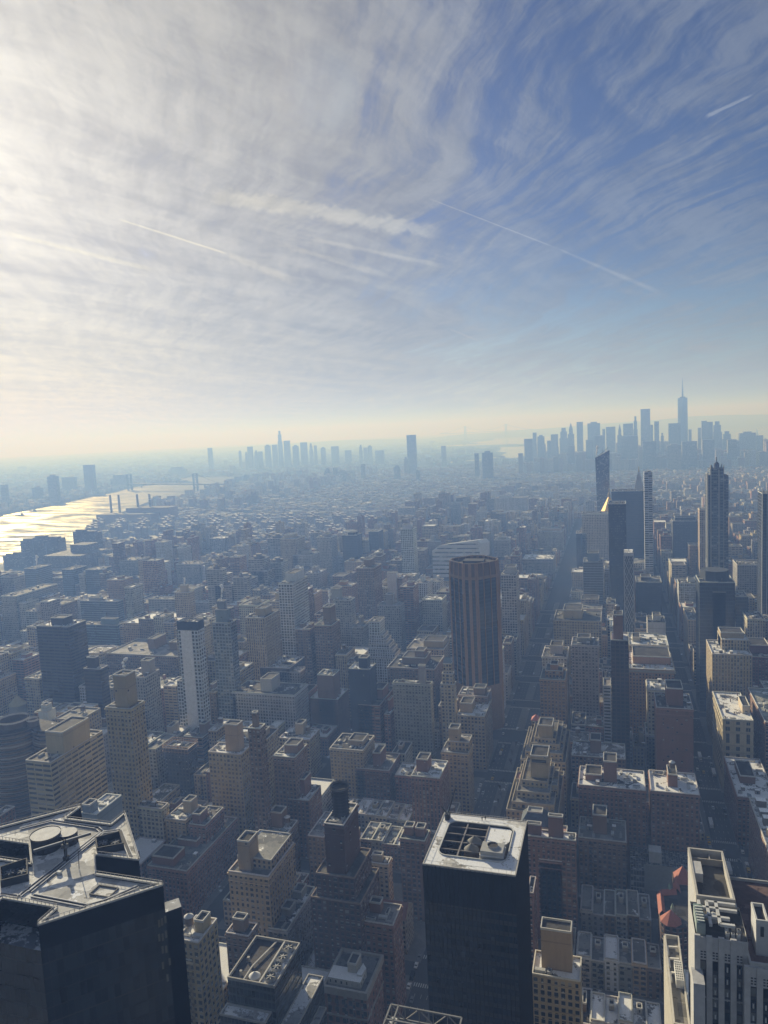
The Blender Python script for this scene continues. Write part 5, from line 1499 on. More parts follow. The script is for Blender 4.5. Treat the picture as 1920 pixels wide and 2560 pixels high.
for i in range(8):
    p, q = Vector(OC[i]), Vector(OC[(i + 1) % 8])
    L = (q - p).length
    nn = 4 if L > 20 else 3
    nr = Vector((q.y - p.y, p.x - q.x)).normalized()
    p2, q2 = Vector(oc2[i]), Vector(oc2[(i + 1) % 8])
    for k in range(nn):
        f = k / (nn - 1)
        wdt = 1.6 if k in (0, nn - 1) else .8
        if nn == 3 and k == 1: wdt = 3.0
        c = p + (q - p) * (f if 0 < f < 1 else (.045 if f == 0 else .955)) + nr * .25
        c2 = p2 + (q2 - p2) * (f if 0 < f < 1 else (.045 if f == 0 else .955)) + nr * .25
        t_ = (q - p).normalized() * wdt / 2
        pr = WB(r)
        A = [c - t_ - nr * .6, c + t_ - nr * .6, c + t_ + nr * .3, c - t_ + nr * .3]
        A = [tuple(a) for a in (c - t_ + nr * .35, c + t_ + nr * .35, c + t_ - nr * .6, c - t_ - nr * .6)]
        B = [tuple(a) for a in (c2 - t_ + nr * .35, c2 + t_ + nr * .35, c2 + t_ - nr * .6, c2 - t_ - nr * .6)]
        for m in range(4):
            m2 = (m + 1) % 4
            pr.face([(*A[m], 30 if k else 46), (*A[m2], 30 if k else 46), (*A[m2], 154.5), (*A[m], 154.5)], (.33, .20, .115))
            pr.face([(*A[m], 154.5), (*A[m2], 154.5), (*B[m2], H - .5), (*B[m], H - .5)], (.33, .20, .115))
        pr.done('rib')
b = WB(r); b.rim(OC, 152.8, 155.6, .3, (.27, .18, .11), out=.35); b.done('collar')

# ---- mid distance towers with shapes of their own
r = special('lattice_tower', 'slim tower wrapped in a white diamond lattice', 10.9, 21.3, 863, 890, 149, 1590)
b = WB(r); b.prism(rect(11.2, 21.0, 863.4, 890), 0, 149, (.05, .06, .075), 'hor', .3, top=(.4, .4, .4), snow=.7); b.done('wall')
b = WB(r)
for k in range(5):
    xx = 11.1 + 2.5 * k
    b.bar((xx, 863.1, 0), (xx, 863.1, 66), .42, (.52, .53, .54))
hgt = 12.5
z = 66
while z < 146:
    for k in range(2):
        for s in (0, 1):
            xa = 11.1 + 5 * k
            b.bar((xa if s else xa + 5, 863.1, z), (xa + 5 if s else xa, 863.1, z + hgt), .42, (.52, .53, .54))
            b.bar((xa if s else xa + 5, 863.1, z - hgt / 2), (xa + 5 if s else xa, 863.1, z + hgt / 2), .22, (.45, .46, .48))
    z += hgt
b.box(10.9, 21.3, 862.8, 863.3, 146, 149.6, (.5, .51, .52)); b.box(10.7, 11.2, 862.8, 864, 0, 149.6, (.55, .55, .55)); b.box(20.9, 21.4, 862.8, 864, 0, 149.6, (.5, .5, .5))
b.done('lattice')
r = special('finned_tower', 'very tall grey-green glass tower with pale fins rising past its crown, right', 115.5, 140.8, 1022, 1050, 224, 1430)
b = WB(r); b.prism(rect(119, 134.7, 1022, 1050), 0, 230, (.10, .12, .125), (3.9, 3.9, .88, .55, 1), .4, top=C['tar']); b.done('wall')
b = WB(r); b.prism(rect(134.7, 140.8, 1024, 1050), 0, 221, (.07, .08, .10), (3, 3.9, .9, .55, 1), .6, top=C['tar']); b.done('west_wing')
b = WB(r); b.prism(rect(116, 119, 1024, 1050), 0, 222, (.07, .08, .09), (3, 3.9, .8, .5, 1), .7, top=C['tar']); b.done('east_wing')
for (x, zt, wdt) in ((115.3, 225, 1.5), (119.2, 235, 1.2), (128.6, 229, 1.3), (134.6, 233.5, .6)):
    b = WB(r); b.box(x, x + wdt, 1021.2, 1024.2, 0, zt, (.40, .38, .33)); b.done('fin')
for (x, zt) in ((122, 234), (126, 236), (131.5, 235), (134, 233)):
    b = WB(r); b.face([(x - 1.6, 1022.5, 229), (x + 1.6, 1022.5, 229), (x + (1.4 if x > 127 else -1.4), 1022.5, zt + 2)], (.14, .15, .16)); b.face([(x + 1.6, 1023.1, 229), (x - 1.6, 1023.1, 229), (x + (1.4 if x > 127 else -1.4), 1023.1, zt + 2)], (.14, .15, .16)); b.done('crown_spike')
b = WB(r); b.cyl(128, 1034, 3.2, 230, 236, (.07, .07, .075), n=10, cone=239); b.cyl(128, 1034, .5, 239, 244.5, (.06, .06, .06), n=8); b.done('finial')
r = special('gold_pyramid_tower', 'pale stone tower crowned by a shining gold pyramid and lantern', -22, 9, 1432, 1462, 124, 1105)
b = WB(r); b.prism(rect(-21.5, 8.5, 1465, 1495), 0, 124, C['cream'], 'pun', .5, top=C['cream']); b.done('wall')
ga = [(-6.5 + 17 * math.cos(R_(12 + 45 * i)), 1480 + 17 * math.sin(R_(12 + 45 * i))) for i in range(8)]
gb = [(-6.5 + 2.2 * math.cos(R_(12 + 45 * i)), 1480 + 2.2 * math.sin(R_(12 + 45 * i))) for i in range(8)]
b = WB(r)
for i in range(8):
    j = (i + 1) % 8; b.face([(*ga[i], 122), (*ga[j], 122), (*gb[j], 151), (*gb[i], 151)], (1, 1, 1), 'gold')
b.done('gold_pyramid')
b = WB(r); b.cyl(-6.5, 1480, 2.6, 151, 157, (.45, .38, .26), n=8, cone=163); b.cyl(-6.5, 1480, .5, 162, 168, (.6, .4, .12), n=6); b.done('lantern')
r = special('clock_tower', 'old marble tower with steep pyramid roof and small gilded lantern', 42, 61.5, 1612, 1632, 153, 1225)
b = WB(r); b.prism(rect(42.6, 62, 1600, 1620), 0, 150, (.44, .42, .38), 'pun', .4); b.done('wall')
b = WB(r); cx, cy = 52.2, 1610
for i, (wa, za, wb, zb) in enumerate(((9.7, 150, 9.9, 153), (9.9, 153, 4.6, 173), (4.6, 173, 4.0, 180), (4.0, 180, 1.5, 188), (1.5, 188, .3, 200))):
    A = rect(cx - wa, cx + wa, cy - wa, cy + wa); B = rect(cx - wb, cx + wb, cy - wb, cy + wb)
    for k in range(4):
        k2 = (k + 1) % 4; b.face([(*A[k], za), (*A[k2], za), (*B[k2], zb), (*B[k], zb)], (.40, .38, .35) if i < 4 else (.5, .38, .14))
b.done('spire_roof')
r = special('slanted_tower', 'dark glass tower with a slanted roofline, wider at the top than at its foot', -36, -5, 1680, 1715, 217, 1230)
b = WB(r)
lo, hi = rect(-31, -9, 1684, 1712), rect(-35.4, -5, 1680, 1716)
zt = [217, 233, 233, 217]
for k in range(4):
    k2 = (k + 1) % 4
    L = 10; nv = 60
    b.face([(*lo[k], 0), (*lo[k2], 0), (*hi[k2], zt[k2]), (*hi[k], zt[k])], (.045, .06, .08), 'facade', [(0, 0), (L, 0), (L, nv), (0, nv)], (.86, .7, 1, .4))
b.face([(*hi[k], zt[k] - .5) for k in range(4)], (.2, .2, .2), 'plain')
b.done('wall')
b = WB(r); b.bar((-33, 1683, 217), (-8, 1690, 238), .7, (.06, .06, .06)); b.bar((-20, 1690, 225), (-20, 1690, 236), .5, (.06, .06, .06)); b.done('roof_crane')
PLUMES.append((-33, 1682, 222, 'dark slanted glass tower'))
r = special('curved_hall', 'silver curved hall with long horizontal bands and a sloping prow', -309, -222, 1268, 1330, 90, 1410)
b = WB(r)
sil = [(-309, 82), (-296, 93), (-227, 101), (-221.5, 95)]
sil = [(-309, 72), (-309, 82), (-296, 92), (-262, 97), (-227, 101.5), (-222, 95), (-222.5, 70)]
Yf, Yb = 1268, 1330
b.face([(-309, Yf, 0), (-222.5, Yf, 0)] + [(x, Yf, z) for x, z in sil[::-1]], (.68, .69, .70), 'facade', [(0, 0), (20, 0)] + [(0 if x < -290 else (20 if x < -230 else 20), z / 7.5) for x, z in sil[::-1]], (1.0, .28, 1, .7))
for (xa, za), (xb, zb) in zip(sil[:-1], sil[1:]):
    b.face([(xa, Yf, za), (xb, Yf, zb), (xb + 6, Yb, zb * .93), (xa + 6, Yb, za * .93)], (.68, .69, .70))
b.done('shell')
# curved brown apartment tower at the left edge
r = special('curved_tower', 'brown tower with rippling balcony bands and ring-shaped roof rims, cut by left edge', -460, -404, 418, 452, 95, 2010)
cpts = []
for i in range(26):
    a = R_(180 + i * 7.2)
    cpts.append((-442 + 19 * math.cos(a) , 434 + 17 * math.sin(a)))
cpts += [(-418, 431), (-412, 429.5), (-405.5, 431), (-404, 436), (-405, 446), (-440, 452), (-458, 448)]
b = WB(r); b.prism(cpts, 0, 90, (.13, .10, .085), (40, 3.0, 1.0, .55, 1), .5, top=C['tar'], snow=.4); b.done('wall')
for k in range(26):
    b = WB(r); z = 12 + k * 3.0
    for p, q in zip(cpts[:-1], cpts[1:]):
        if p[1] < 440:
            b.bar((p[0], p[1] - .3, z), (q[0], q[1] - .3, z), .9, (.17, .135, .115), h=.9)
    b.done('balcony')
for (x, y, rr_) in ((-441, 436, 11), (-424.5, 438, 4.2)):
    b = WB(r); b.cyl(x, y, rr_, 89, 95, (.13, .11, .10), n=30, top=False); b.cyl(x, y, rr_ + .4, 94.4, 95.4, (.62, .60, .57), n=30, top=False); b.cyl(x, y, rr_ - .7, 95.4, 94.4, (.5, .48, .45), n=30, top=False)
    b.cyl(x, y, rr_ + .4, 95.39, 95.4, (.60, .58, .55), n=30, top=False); b.cyl(x, y, rr_ - .8, 91, 91.05, (.08, .08, .08), n=30); b.done('roof_ring')
# domed church
r = special('domed_church', 'small pale stone church with a pointed gold dome', -634, -606, 605, 640, 30, 1790)
b = WB(r); b.prism(rect(-632, -609, 606, 636), 0, 11, (.36, .34, .30), 'pun', .3, top=(.3, .32, .34), snow=.4)
for ax in (0, 1):
    A = [(-632, 615.5), (-632, 626.5), (-609, 626.5), (-609, 615.5)] if ax == 0 else [(-626, 606), (-615, 606), (-615, 636), (-626, 636)]
    if ax == 0:
        b.face([(-632, 615.5, 11), (-609, 615.5, 11), (-609, 621, 16), (-632, 621, 16)], (.33, .35, .37)); b.face([(-609, 626.5, 11), (-632, 626.5, 11), (-632, 621, 16), (-609, 621, 16)], (.33, .35, .37))
    else:
        b.face([(-626, 636, 11), (-626, 606, 11), (-620.5, 606, 16), (-620.5, 636, 16)], (.33, .35, .37)); b.face([(-615, 606, 11), (-615, 636, 11), (-620.5, 636, 16), (-620.5, 606, 16)], (.33, .35, .37))
        b.face([(-626, 605.9, 11), (-615, 605.9, 11), (-620.5, 605.9, 16)], (.36, .34, .30))
b.done('nave')
b = WB(r); b.cyl(-620.5, 621, 8.4, 12, 25, (.38, .36, .32), n=16, top=False); b.done('drum')
b = WB(r); b.cyl(-620.5, 621, 9.2, 24.8, 25.2, (.5, .42, .24), n=16, cone=35, topcol=(.46, .40, .24)); b.bar((-620.5, 621, 35), (-620.5, 621, 38), .25, (.4, .33, .15)); b.done('dome')
# brick church with copper spire
r = special('spired_church', 'old stone church with a reddish roof and a slim green copper spire', -142, -116, 376, 395, 45, 2230)
b = WB(r); b.prism(rect(-136.5, -117, 377, 393.5), 0, 21, (.30, .26, .21), 'pun', .4)
b.face([(-136.5, 377, 21), (-117, 377, 21), (-117, 385, 27), (-136.5, 385, 27)], (.19, .095, .07)); b.face([(-117, 393.5, 21), (-136.5, 393.5, 21), (-136.5, 385, 27), (-117, 385, 27)], (.19, .095, .07))
b.face([(-117, 377, 21), (-117, 393.5, 21), (-117, 385, 27)], (.30, .26, .21)); b.done('nave')
b = WB(r); cx, cy = -138.2, 385
b.prism(rect(cx - 3.6, cx + 3.6, cy - 3.6, cy + 3.6), 0, 25.5, (.27, .22, .18), 'pun', .2); b.done('tower')
b = WB(r)
A = rect(cx - 3.8, cx + 3.8, cy - 3.8, cy + 3.8); B = rect(cx - 1.5, cx + 1.5, cy - 1.5, cy + 1.5)
for k in range(4):
    k2 = (k + 1) % 4; b.face([(*A[k], 25.5), (*A[k2], 25.5), (*B[k2], 33), (*B[k], 33)], (.20, .10, .075))
b.done('flared_roof')
b = WB(r); b.cyl(cx, cy, 1.2, 33, 36.5, (.22, .32, .28), n=8, cone=45, topcol=(.24, .34, .30)); b.done('spire')

# ---- terraced beige avenue houses
def terraced(label, y0, y1, h, cfg, row, extra=None):
    r = special('terraced_apartment_house', label, -69.2, -36, y0, y1, h, row)
    tc = (.40, .325, .20)
    b = WB(r); b.prism(rect(-69.2, -36.2, y0, y1), 0, h, tc, 'pun', RNG.random(), vtop=1); b.face([(*p, h - .8) for p in rect(-69.2, -36.2, y0, y1)], C['gravel'], 'roof', a=.3); b.rim(rect(-69.2, -36.2, y0, y1), h - .9, h + .25, .4, (.40, .36, .29)); b.done('wall')
    for (x0, x1, ya, yb, zt) in cfg:
        b = WB(r); b.prism(rect(x0, x1, ya, yb), h - .8, zt, tc, 'pun', RNG.random(), vtop=1); b.face([(*p, zt - .7) for p in rect(x0, x1, ya, yb)], RNG.choice([C['gravel'], (.30, .19, .17), C['membrane']]), 'roof', a=.35); b.rim(rect(x0, x1, ya, yb), zt - .8, zt + .2, .35, (.40, .36, .29)); b.done('terrace')
    return r
tc = (.38, .31, .19)
r = terraced('beige terraced apartment house beside the wide avenue, nearer of two, with deep square chimney box', 455.5, 516, 52,
             [(-66, -39, 459, 513, 56), (-63.5, -42, 466, 511, 60), (-61, -44, 474, 509, 64), (-46, -38, 478, 490, 60), (-67.5, -61, 488, 500, 57)], 1960)
bulkhead(r, -55.6 - r.location.x, -44.2 - r.location.x, 480 - r.location.y, 497 - r.location.y, 60, 19, tc)
b = WB(r); b.box(-54.6, -45.2, 479.7, 479.98, 74, 76, (.06, .06, .05)); b.done('louvre')
r = terraced('beige terraced apartment house beside the wide avenue, farther of two, with tall blank tower box', 534.5, 596, 50,
             [(-66, -38.5, 538, 593, 55), (-63, -41, 545, 590, 59), (-60, -44, 548, 584, 62), (-47, -39, 556, 568, 57), (-68, -60, 552, 566, 54)], 1850)
bulkhead(r, -57 - r.location.x, -46.4 - r.location.x, 550 - r.location.y, 565 - r.location.y, 58, 13.5, tc)
b = WB(r); b.prism(rect(-66, -59, 585, 593), 50, 60, (.27, .21, .14), 'pun', .3); A = rect(-66.3, -58.7, 584.7, 593.3)
for k in range(4):
    k2 = (k + 1) % 4; b.face([(*A[k], 60), (*A[k2], 60), (-62.5, 589, 64)], (.42, .16, .14))
b.done('red_roof_turret')
# hipped slate penthouse block
r = special('hip_roof_building', 'brick building with a hipped slate roof pavilion over a pink terrace', -66, -30, 424, 445, 56, 2150)
rb = C['redbrown']
b = WB(r); b.prism(rect(-66, -30, 418, 445), 0, 50, rb, 'pun', .5, top=(.34, .22, .20), snow=.25); b.rim(rect(-66, -30, 418, 445), 49.6, 51, .4, C['coping']); b.done('wall')
b = WB(r); b.prism(rect(-56.5, -40.4, 428, 444), 50, 58, C['redbrick'], (5.2, 8, .34, .5, 1), .2); b.rim(rect(-56.5, -40.4, 428, 444), 56.8, 58.2, .3, (.40, .37, .33), out=.4); b.done('pavilion')
b = WB(r); A = rect(-57, -39.9, 427.5, 444.5); B = rect(-53, -44, 433.5, 440)
for k in range(4):
    k2 = (k + 1) % 4; b.face([(*A[k], 58.2), (*A[k2], 58.2), (*B[k2], 63.5), (*B[k], 63.5)], (.085, .10, .12))
b.rim(B, 63.3, 64.3, .3, (.55, .54, .5)); b.face([(*p, 63.5) for p in B], (.3, .3, .3)); b.done('hipped_roof')
b = WB(r); b.box(-40, -35.5, 420, 425.5, 50, 58, (.22, .22, .22)); b.done('bulkhead')
# red-roofed brick house with turrets
r = special('red_roofed_house', 'brick house with bright red hipped roofs and turrets beside the white tower', 20, 38.5, 380, 432, 42, 2420)
rc = (.36, .145, .115)
b = WB(r); b.prism([(22, 381), (28.5, 379.5), (38.5, 384), (38.5, 431), (29.5, 431), (29.5, 410), (20.5, 409), (20.5, 384)], 0, 38, C['darkred'], 'pun', .6, top=C['tar'], snow=.2); b.done('wall')
def hip(cx, cy, rx, ry, z, hz, n=6):
    b = WB(r)
    A = [(cx + rx * math.cos(2 * math.pi * (i + .5) / n), cy + ry * math.sin(2 * math.pi * (i + .5) / n)) for i in range(n)]
    for i in range(n):
        b.face([(*A[i], z), (*A[(i + 1) % n], z), (cx, cy, z + hz)], rc)
    b.done('red_roof')
hip(25.5, 385.5, 5.6, 5.8, 38, 6.0, 8); hip(34.5, 424, 6.5, 8.0, 38, 8.0, 4)
b = WB(r)
for (p, q) in (((21.5, 389), (21.5, 407)), ((22, 407.5), (30, 410)), ((30.6, 410), (30.6, 418))):
    d = Vector((q[0] - p[0], q[1] - p[1])).normalized(); nx, ny = d.y * 1.8, -d.x * 1.8
    b.face([(p[0] + nx, p[1] + ny, 38), (q[0] + nx, q[1] + ny, 38), (*q, 40.6), (*p, 40.6)], rc); b.face([(q[0] - nx, q[1] - ny, 38), (p[0] - nx, p[1] - ny, 38), (*p, 40.6), (*q, 40.6)], rc)
b.done('ridge_roof')
for (x, y) in ((26.5, 409.5), (26.8, 391.5)):
    b = WB(r); b.cyl(x, y, .9, 38, 41.5, (.24, .33, .28), n=8, cone=44, topcol=(.26, .36, .30)); b.done('copper_turret')
# low glass-roofed museum court
r = special('glass_court', 'low white and glass pavilion with gridded skylight roofs amid brick houses', 7, 46, 452, 484, 24, 2240)
b = WB(r)
b.prism(rect(15, 46, 468, 484), 0, 18, (.34, .34, .33), 'blk', mat='plain'); b.face([(15, 468, 18), (46, 468, 18), (46, 484, 19.5), (15, 484, 19.5)], (.19, .21, .22), 'facade', [(0, 0), (22, 0), (22, 12), (0, 12)], (.86, .86, 1, .3)); b.done('skylight_hall')
b = WB(r); b.prism(rect(7, 15, 452, 478), 0, 23, (.30, .31, .31), (1.6, 4, .85, .8, 1), .2); b.face([(*p, 23) for p in rect(7, 15, 452, 478)], (.16, .17, .18), 'facade', [(0, 0), (5, 0), (5, 14), (0, 14)], (.86, .86, 1, .3)); b.done('glass_wing')
b = WB(r); b.box(18.5, 26, 470, 478, 18, 25.5, (.42, .42, .41), top=(.5, .5, .5)); b.done('white_box')
b = WB(r); b.prism(rect(26, 46, 486, 500), 0, 15, (.40, .40, .39), 'blk', mat='plain', top=(.42, .43, .45), snow=.6); b.rim(rect(26, 46, 486, 500), 14.8, 16, .6, (.5, .5, .5)); b.done('rear_wing')
# sunlit brick block by the right edge
r = special('sunlit_brick_block', 'brick block whose long left wall glows in low sun, right edge', 83.2, 112, 448, 520, 42, 2300)
b = WB(r); b.prism(rect(83.2, 112, 448, 514), 0, 46, (.30, .20, .165), (3.2, 3.2, .36, .5, .8), .5, vtop=1); b.face([(*p, 45) for p in rect(83.2, 112, 448, 514)], (.3, .3, .3), 'roof', a=.75); b.rim(rect(83.2, 112, 448, 514), 45, 46.2, .5, C['coping']); b.done('wall')
for k in range(5):
    b = WB(r); y = 456 + k * 12; b.box(86, 92, y, y + 5, 45, 48 + (k % 3), (.2, .17, .14), top=C['snow']); b.done('roof_hut')
# truss-roofed structure at the bottom edge
r = special('truss_roof_building', 'flat roof edged by an open steel truss at the bottom edge', -71, -47, 160, 208, 117, 2560)
b = WB(r); b.prism(rect(-70.5, -47.5, 160, 207), 0, 112, C['dark'], 'hor', .2, top=(.10, .10, .10), snow=.2); b.done('wall')
b = WB(r)
for (p, q) in (((-70.5, 207), (-47.5, 207)), ((-70.5, 201), (-47.5, 201)), ((-70.5, 160), (-70.5, 207)), ((-47.5, 160), (-47.5, 207)), ((-68, 160), (-68, 207))):
    L = math.hypot(q[0] - p[0], q[1] - p[1]); n = int(L / 4)
    b.bar((*p, 117), (*q, 117), .45, (.20, .20, .20)); b.bar((*p, 112.6), (*q, 112.6), .4, (.2, .2, .2))
    for i in range(n):
        f0, f1 = i / n, (i + 1) / n
        a = (p[0] + (q[0] - p[0]) * f0, p[1] + (q[1] - p[1]) * f0); c = (p[0] + (q[0] - p[0]) * f1, p[1] + (q[1] - p[1]) * f1)
        b.bar((*a, 112.6 if i % 2 else 117), (*c, 117 if i % 2 else 112.6), .3, (.24, .23, .22)); b.bar((*a, 112.6), (*a, 117), .2, (.22, .21, .2))
b.done('steel_truss')
b = WB(r); b.box(-70.3, -68.2, 165, 206, 112, 113.6, (.55, .55, .55)); b.cyl(-57, 190, 3, 112, 114.5, (.4, .4, .38), n=20); b.done('roof_duct')

# ---- rows of small houses
def house_row(x0, x1, y0, y1, cols, h, where, feats, snow):
    n = len(cols)
    for i in range(n):
        xa, xb = x0 + (x1 - x0) * i / n, x0 + (x1 - x0) * (i + 1) / n
        hh = h + RNG.uniform(-1.5, 1.5)
        lab = '%s %s' % (feats[i], where)
        building('rowhouse', lab, xa + .04, xb - .04, y0, y1, hh, 'pun', cols[i], dict(units=4, bulk=[(.3, .7, .5, .7, 2.6)] if i % 2 else []), cat='house', group='rowhouses ' + where, snow=snow[i], roofcol=C['membrane'])
    see(x0, x1, y0, h, proj(((x0 + x1) / 2, y0, 4))[1])
house_row(-21.5, 17, 413, 437, ['grey', 'grey', 'brown', 'pale', 'brown', 'cream'], 18, 'below the glass court, behind the low snowy row',
          ['grey rowhouse farthest left in the row', 'flat grey rowhouse second from left', 'brown rowhouse with a roof hut', 'pale windowed rowhouse near the middle', 'dark rowhouse with a curved snow edge', 'cream rowhouse nearest the red roofs'], [.4, .35, .45, .5, .5, .4])
house_row(-22, 20, 375, 394, ['pale', 'grey', 'white', 'grey', 'tan', 'brown'], 18, 'in the low snowy row above the tan block',
          ['pale house with a bay roof', 'grey house with bare roof', 'white-roofed house with a skylight hut', 'grey house with railings', 'tan house with rounded dormer', 'brown house next to the red roofs'], [.5, .3, .9, .45, .4, .4])
house_row(-14, 18, 335, 353, ['pale', 'grey', 'white', 'grey', 'pale'], 17, 'in the bottom row beside the tan block',
          ['snow-white roofed house touching the tan block', 'house with a dark slatted terrace', 'house with a square skylight', 'house with a white roof frame', 'dirty white roofed house at the end'], [.85, .7, .8, .7, .85])
house_row(-205, -146, 490, 513, ['brown', 'tan', 'grey', 'beige', 'cream', 'grey', 'beige'], 18, 'in the sunny row right of the cage-topped tower',
          ['brown house at the left end', 'tan house with roof huts', 'grey house with stripes of snow', 'beige house with tall chimneys', 'cream house with dormers', 'grey house with peaked roof', 'beige house at the right end'], [.7, .6, .7, .6, .7, .6, .75])
house_row(-171, -131, 455, 478, ['brown', 'grey', 'redbrown', 'brown', 'dark'], 19, 'in the shaded row under the sunny row',
          ['brown house at the left end', 'grey house with crowded roof', 'red-brown house with a terrace', 'brown house with snowy corner', 'dark house at the right end'], [.55, .6, .5, .6, .4])
# low snow roof hall and vacant wedge of small sheds by the avenue
building('low_hall', 'low hall with a wide snow-white roof among apartment towers', -168, -140, 566, 596, 14, 'blk', 'grey', dict(units=2), snow=1.0)
see(-168, -140, 566, 14, 1900)

# ---- power station and far landmarks
r = special('power_station', 'riverside power station with four tall chimney stacks', -1830, -1560, 2290, 2480, 45, 1350)
b = WB(r); b.prism(rect(-1830, -1600, 2290, 2350), 0, 42, C['redbrown'], 'blk', .3, top=C['tar'], snow=.2); b.prism(rect(-1745, -1560, 2352, 2410), 0, 58, C['redbrown'], 'blk', .3, top=C['tar'], snow=.2); b.done('boiler_house')
for i, (x, y) in enumerate(((-1846, 2400), (-1808, 2400), (-1725, 2400), (-1671, 2400))):
    b = WB(r); b.cyl(x, y, 5.0, 0, 106, (.14, .11, .10), n=14, r1=3.8)
    if i == 3:
        for k in range(3):
            b.cyl(x, y, 4.3, 84 + k * 8, 88 + k * 8, (.5, .5, .5), n=14, top=False)
    b.done('chimney_stack')
r = root('suspension_bridge', 'grey steel suspension bridge crossing the river beyond the power station', 'bridge', -2351, 3800)
FOOT.append((-2380, -2320, 3770, 3830))
bg_ = (.07, .075, .085)
p0, p1 = Vector((-2960, 4035, 40)), Vector((-2120, 3760, 40))
b = WB(r); b.bar(p0, p1, 24, bg_, h=7); b.done('deck')
for f in (.73, .02):
    c = p0 + (p1 - p0) * f
    b = WB(r)
    for s in (-13, 13):
        b.bar((c.x + s * .3, c.y + s, 0), (c.x + s * .3, c.y + s, 104), 9, bg_)
    for zz in (20, 38, 52, 66, 80, 92, 102):
        b.bar((c.x - 4, c.y - 13, zz), (c.x + 4, c.y + 13, zz), 4, bg_)
    b.done('tower')
b = WB(r)
def cab(a, c, sag, n=16):
    for i in range(n):
        f0, f1 = i / n, (i + 1) / n
        z = lambda f: a.z + (c.z - a.z) * f - sag * 4 * f * (1 - f)
        b.bar((a.x + (c.x - a.x) * f0, a.y + (c.y - a.y) * f0, z(f0)), (a.x + (c.x - a.x) * f1, a.y + (c.y - a.y) * f1, z(f1)), 1.6, bg_)
t1, t0 = p0 + (p1 - p0) * .73 + Vector((0, 0, 64)), p0 + (p1 - p0) * .02 + Vector((0, 0, 64))
cab(t0, t1, 55); cab(t1, p1 + Vector((120, -30, -20)), 12)
b.done('cable')
for f in (.82, .88, .94):
    c = p0 + (p1 - p0) * f; b = WB(r); b.bar((c.x, c.y, 0), (c.x, c.y, 37), 7, bg_); b.done('pier')
r = root('distant_suspension_bridge', 'faint long suspension bridge on the horizon with two slender towers', 'bridge', -2440, 15000)
b = WB(r)
for x in (-2852, -2025):
    t = WB(r)
    for s in (-14, 14):
        t.bar((x + s, 15000, 0), (x + s, 15000, 297), 13, (.12, .13, .15))
    for zz in (200, 290):
        t.bar((x - 14, 15000, zz), (x + 14, 15000, zz), 12, (.12, .13, .15))
    t.done('tower')
for a, c, sg in ((Vector((-2852, 15000, 295)), Vector((-2025, 15000, 295)), 95), (Vector((-3400, 15000, 165)), Vector((-2852, 15000, 295)), 18), (Vector((-2025, 15000, 295)), Vector((-1480, 15000, 165)), 18)):
    n = 22
    for i in range(n):
        f0, f1 = i / n, (i + 1) / n
        z = lambda f: a.z + (c.z - a.z) * f - sg * 4 * f * (1 - f)
        b.bar((a.x + (c.x - a.x) * f0, 15000, z(f0)), (a.x + (c.x - a.x) * f1, 15000, z(f1)), 5, (.14, .15, .17))
b.done('cable')
b = WB(r); b.bar((-3400, 15000, 165), (-1480, 15000, 165), 26, (.14, .15, .17), h=8); b.done('deck')
# spired tower of the downtown skyline: square base turning through a tapering antiprism
r = special('spired_glass_tower', 'tallest blue glass tower downtown, tapering with a needle spire', 422, 484, 5300, 5362, 417, 1130)
cx, cy, hw = 453, 5331, 31
lo = rect(cx - hw, cx + hw, cy - hw, cy + hw)
b = WB(r); b.prism(lo, 0, 57, (.20, .24, .30), 'blk', mat='plain')
mid = [(cx, cy - hw * .98), (cx + hw * .98, cy), (cx, cy + hw * .98), (cx - hw * .98, cy)]
k_ = .80
hi = [((x - cx) * k_ + cx, (y - cy) * k_ + cy) for x, y in rect(cx - hw, cx + hw, cy - hw, cy + hw)]
topz = 414
m4 = [(cx, cy - hw * .96), (cx + hw * .96, cy), (cx, cy + hw * .96), (cx - hw * .96, cy)]
for k in range(4):
    b.face([(*lo[k], 57), (*lo[(k + 1) % 4], 57), (*m4[k], topz)], (.16, .22, .32), 'glass')
    b.face([(*lo[(k + 1) % 4], 57), (*m4[(k + 1) % 4], topz), (*m4[k], topz)], (.24, .30, .40), 'glass')
b.face([(*p, topz) for p in m4], (.1, .1, .1))
b.done('shaft')
b = WB(r); b.cyl(cx, cy, 17, 414, 421, (.10, .11, .13), n=20); b.done('roof_ring')
b = WB(r); b.cyl(cx, cy, 5.5, 421, 545, (.10, .11, .13), n=8, r1=1.2)
for zz in (436, 452, 468):
    b.cyl(cx, cy, 6.5, zz, zz + 3, (.1, .11, .13), n=10)
b.done('spire')
r = root('harbour_statue', 'tiny pale statue on its pedestal standing far out in the bay', 'statue', 1524, 9000)
b = WB(r); b.prism(rect(1494, 1554, 8970, 9030), 0, 22, (.25, .25, .23), 'blk', mat='plain', top=(.25, .25, .23)); b.prism(rect(1513, 1535, 8989, 9011), 22, 60, (.28, .27, .24), 'blk', mat='plain', top=(.25, .25, .23)); b.done('pedestal')
b = WB(r); b.cyl(1524, 9000, 8, 60, 88, (.16, .24, .22), n=10, r1=5.5); b.cyl(1524, 9000, 4, 88, 97, (.16, .24, .22), n=10, r1=3); b.bar((1520, 9000, 86), (1515, 9000, 112), 3.5, (.16, .24, .22)); b.done('figure')

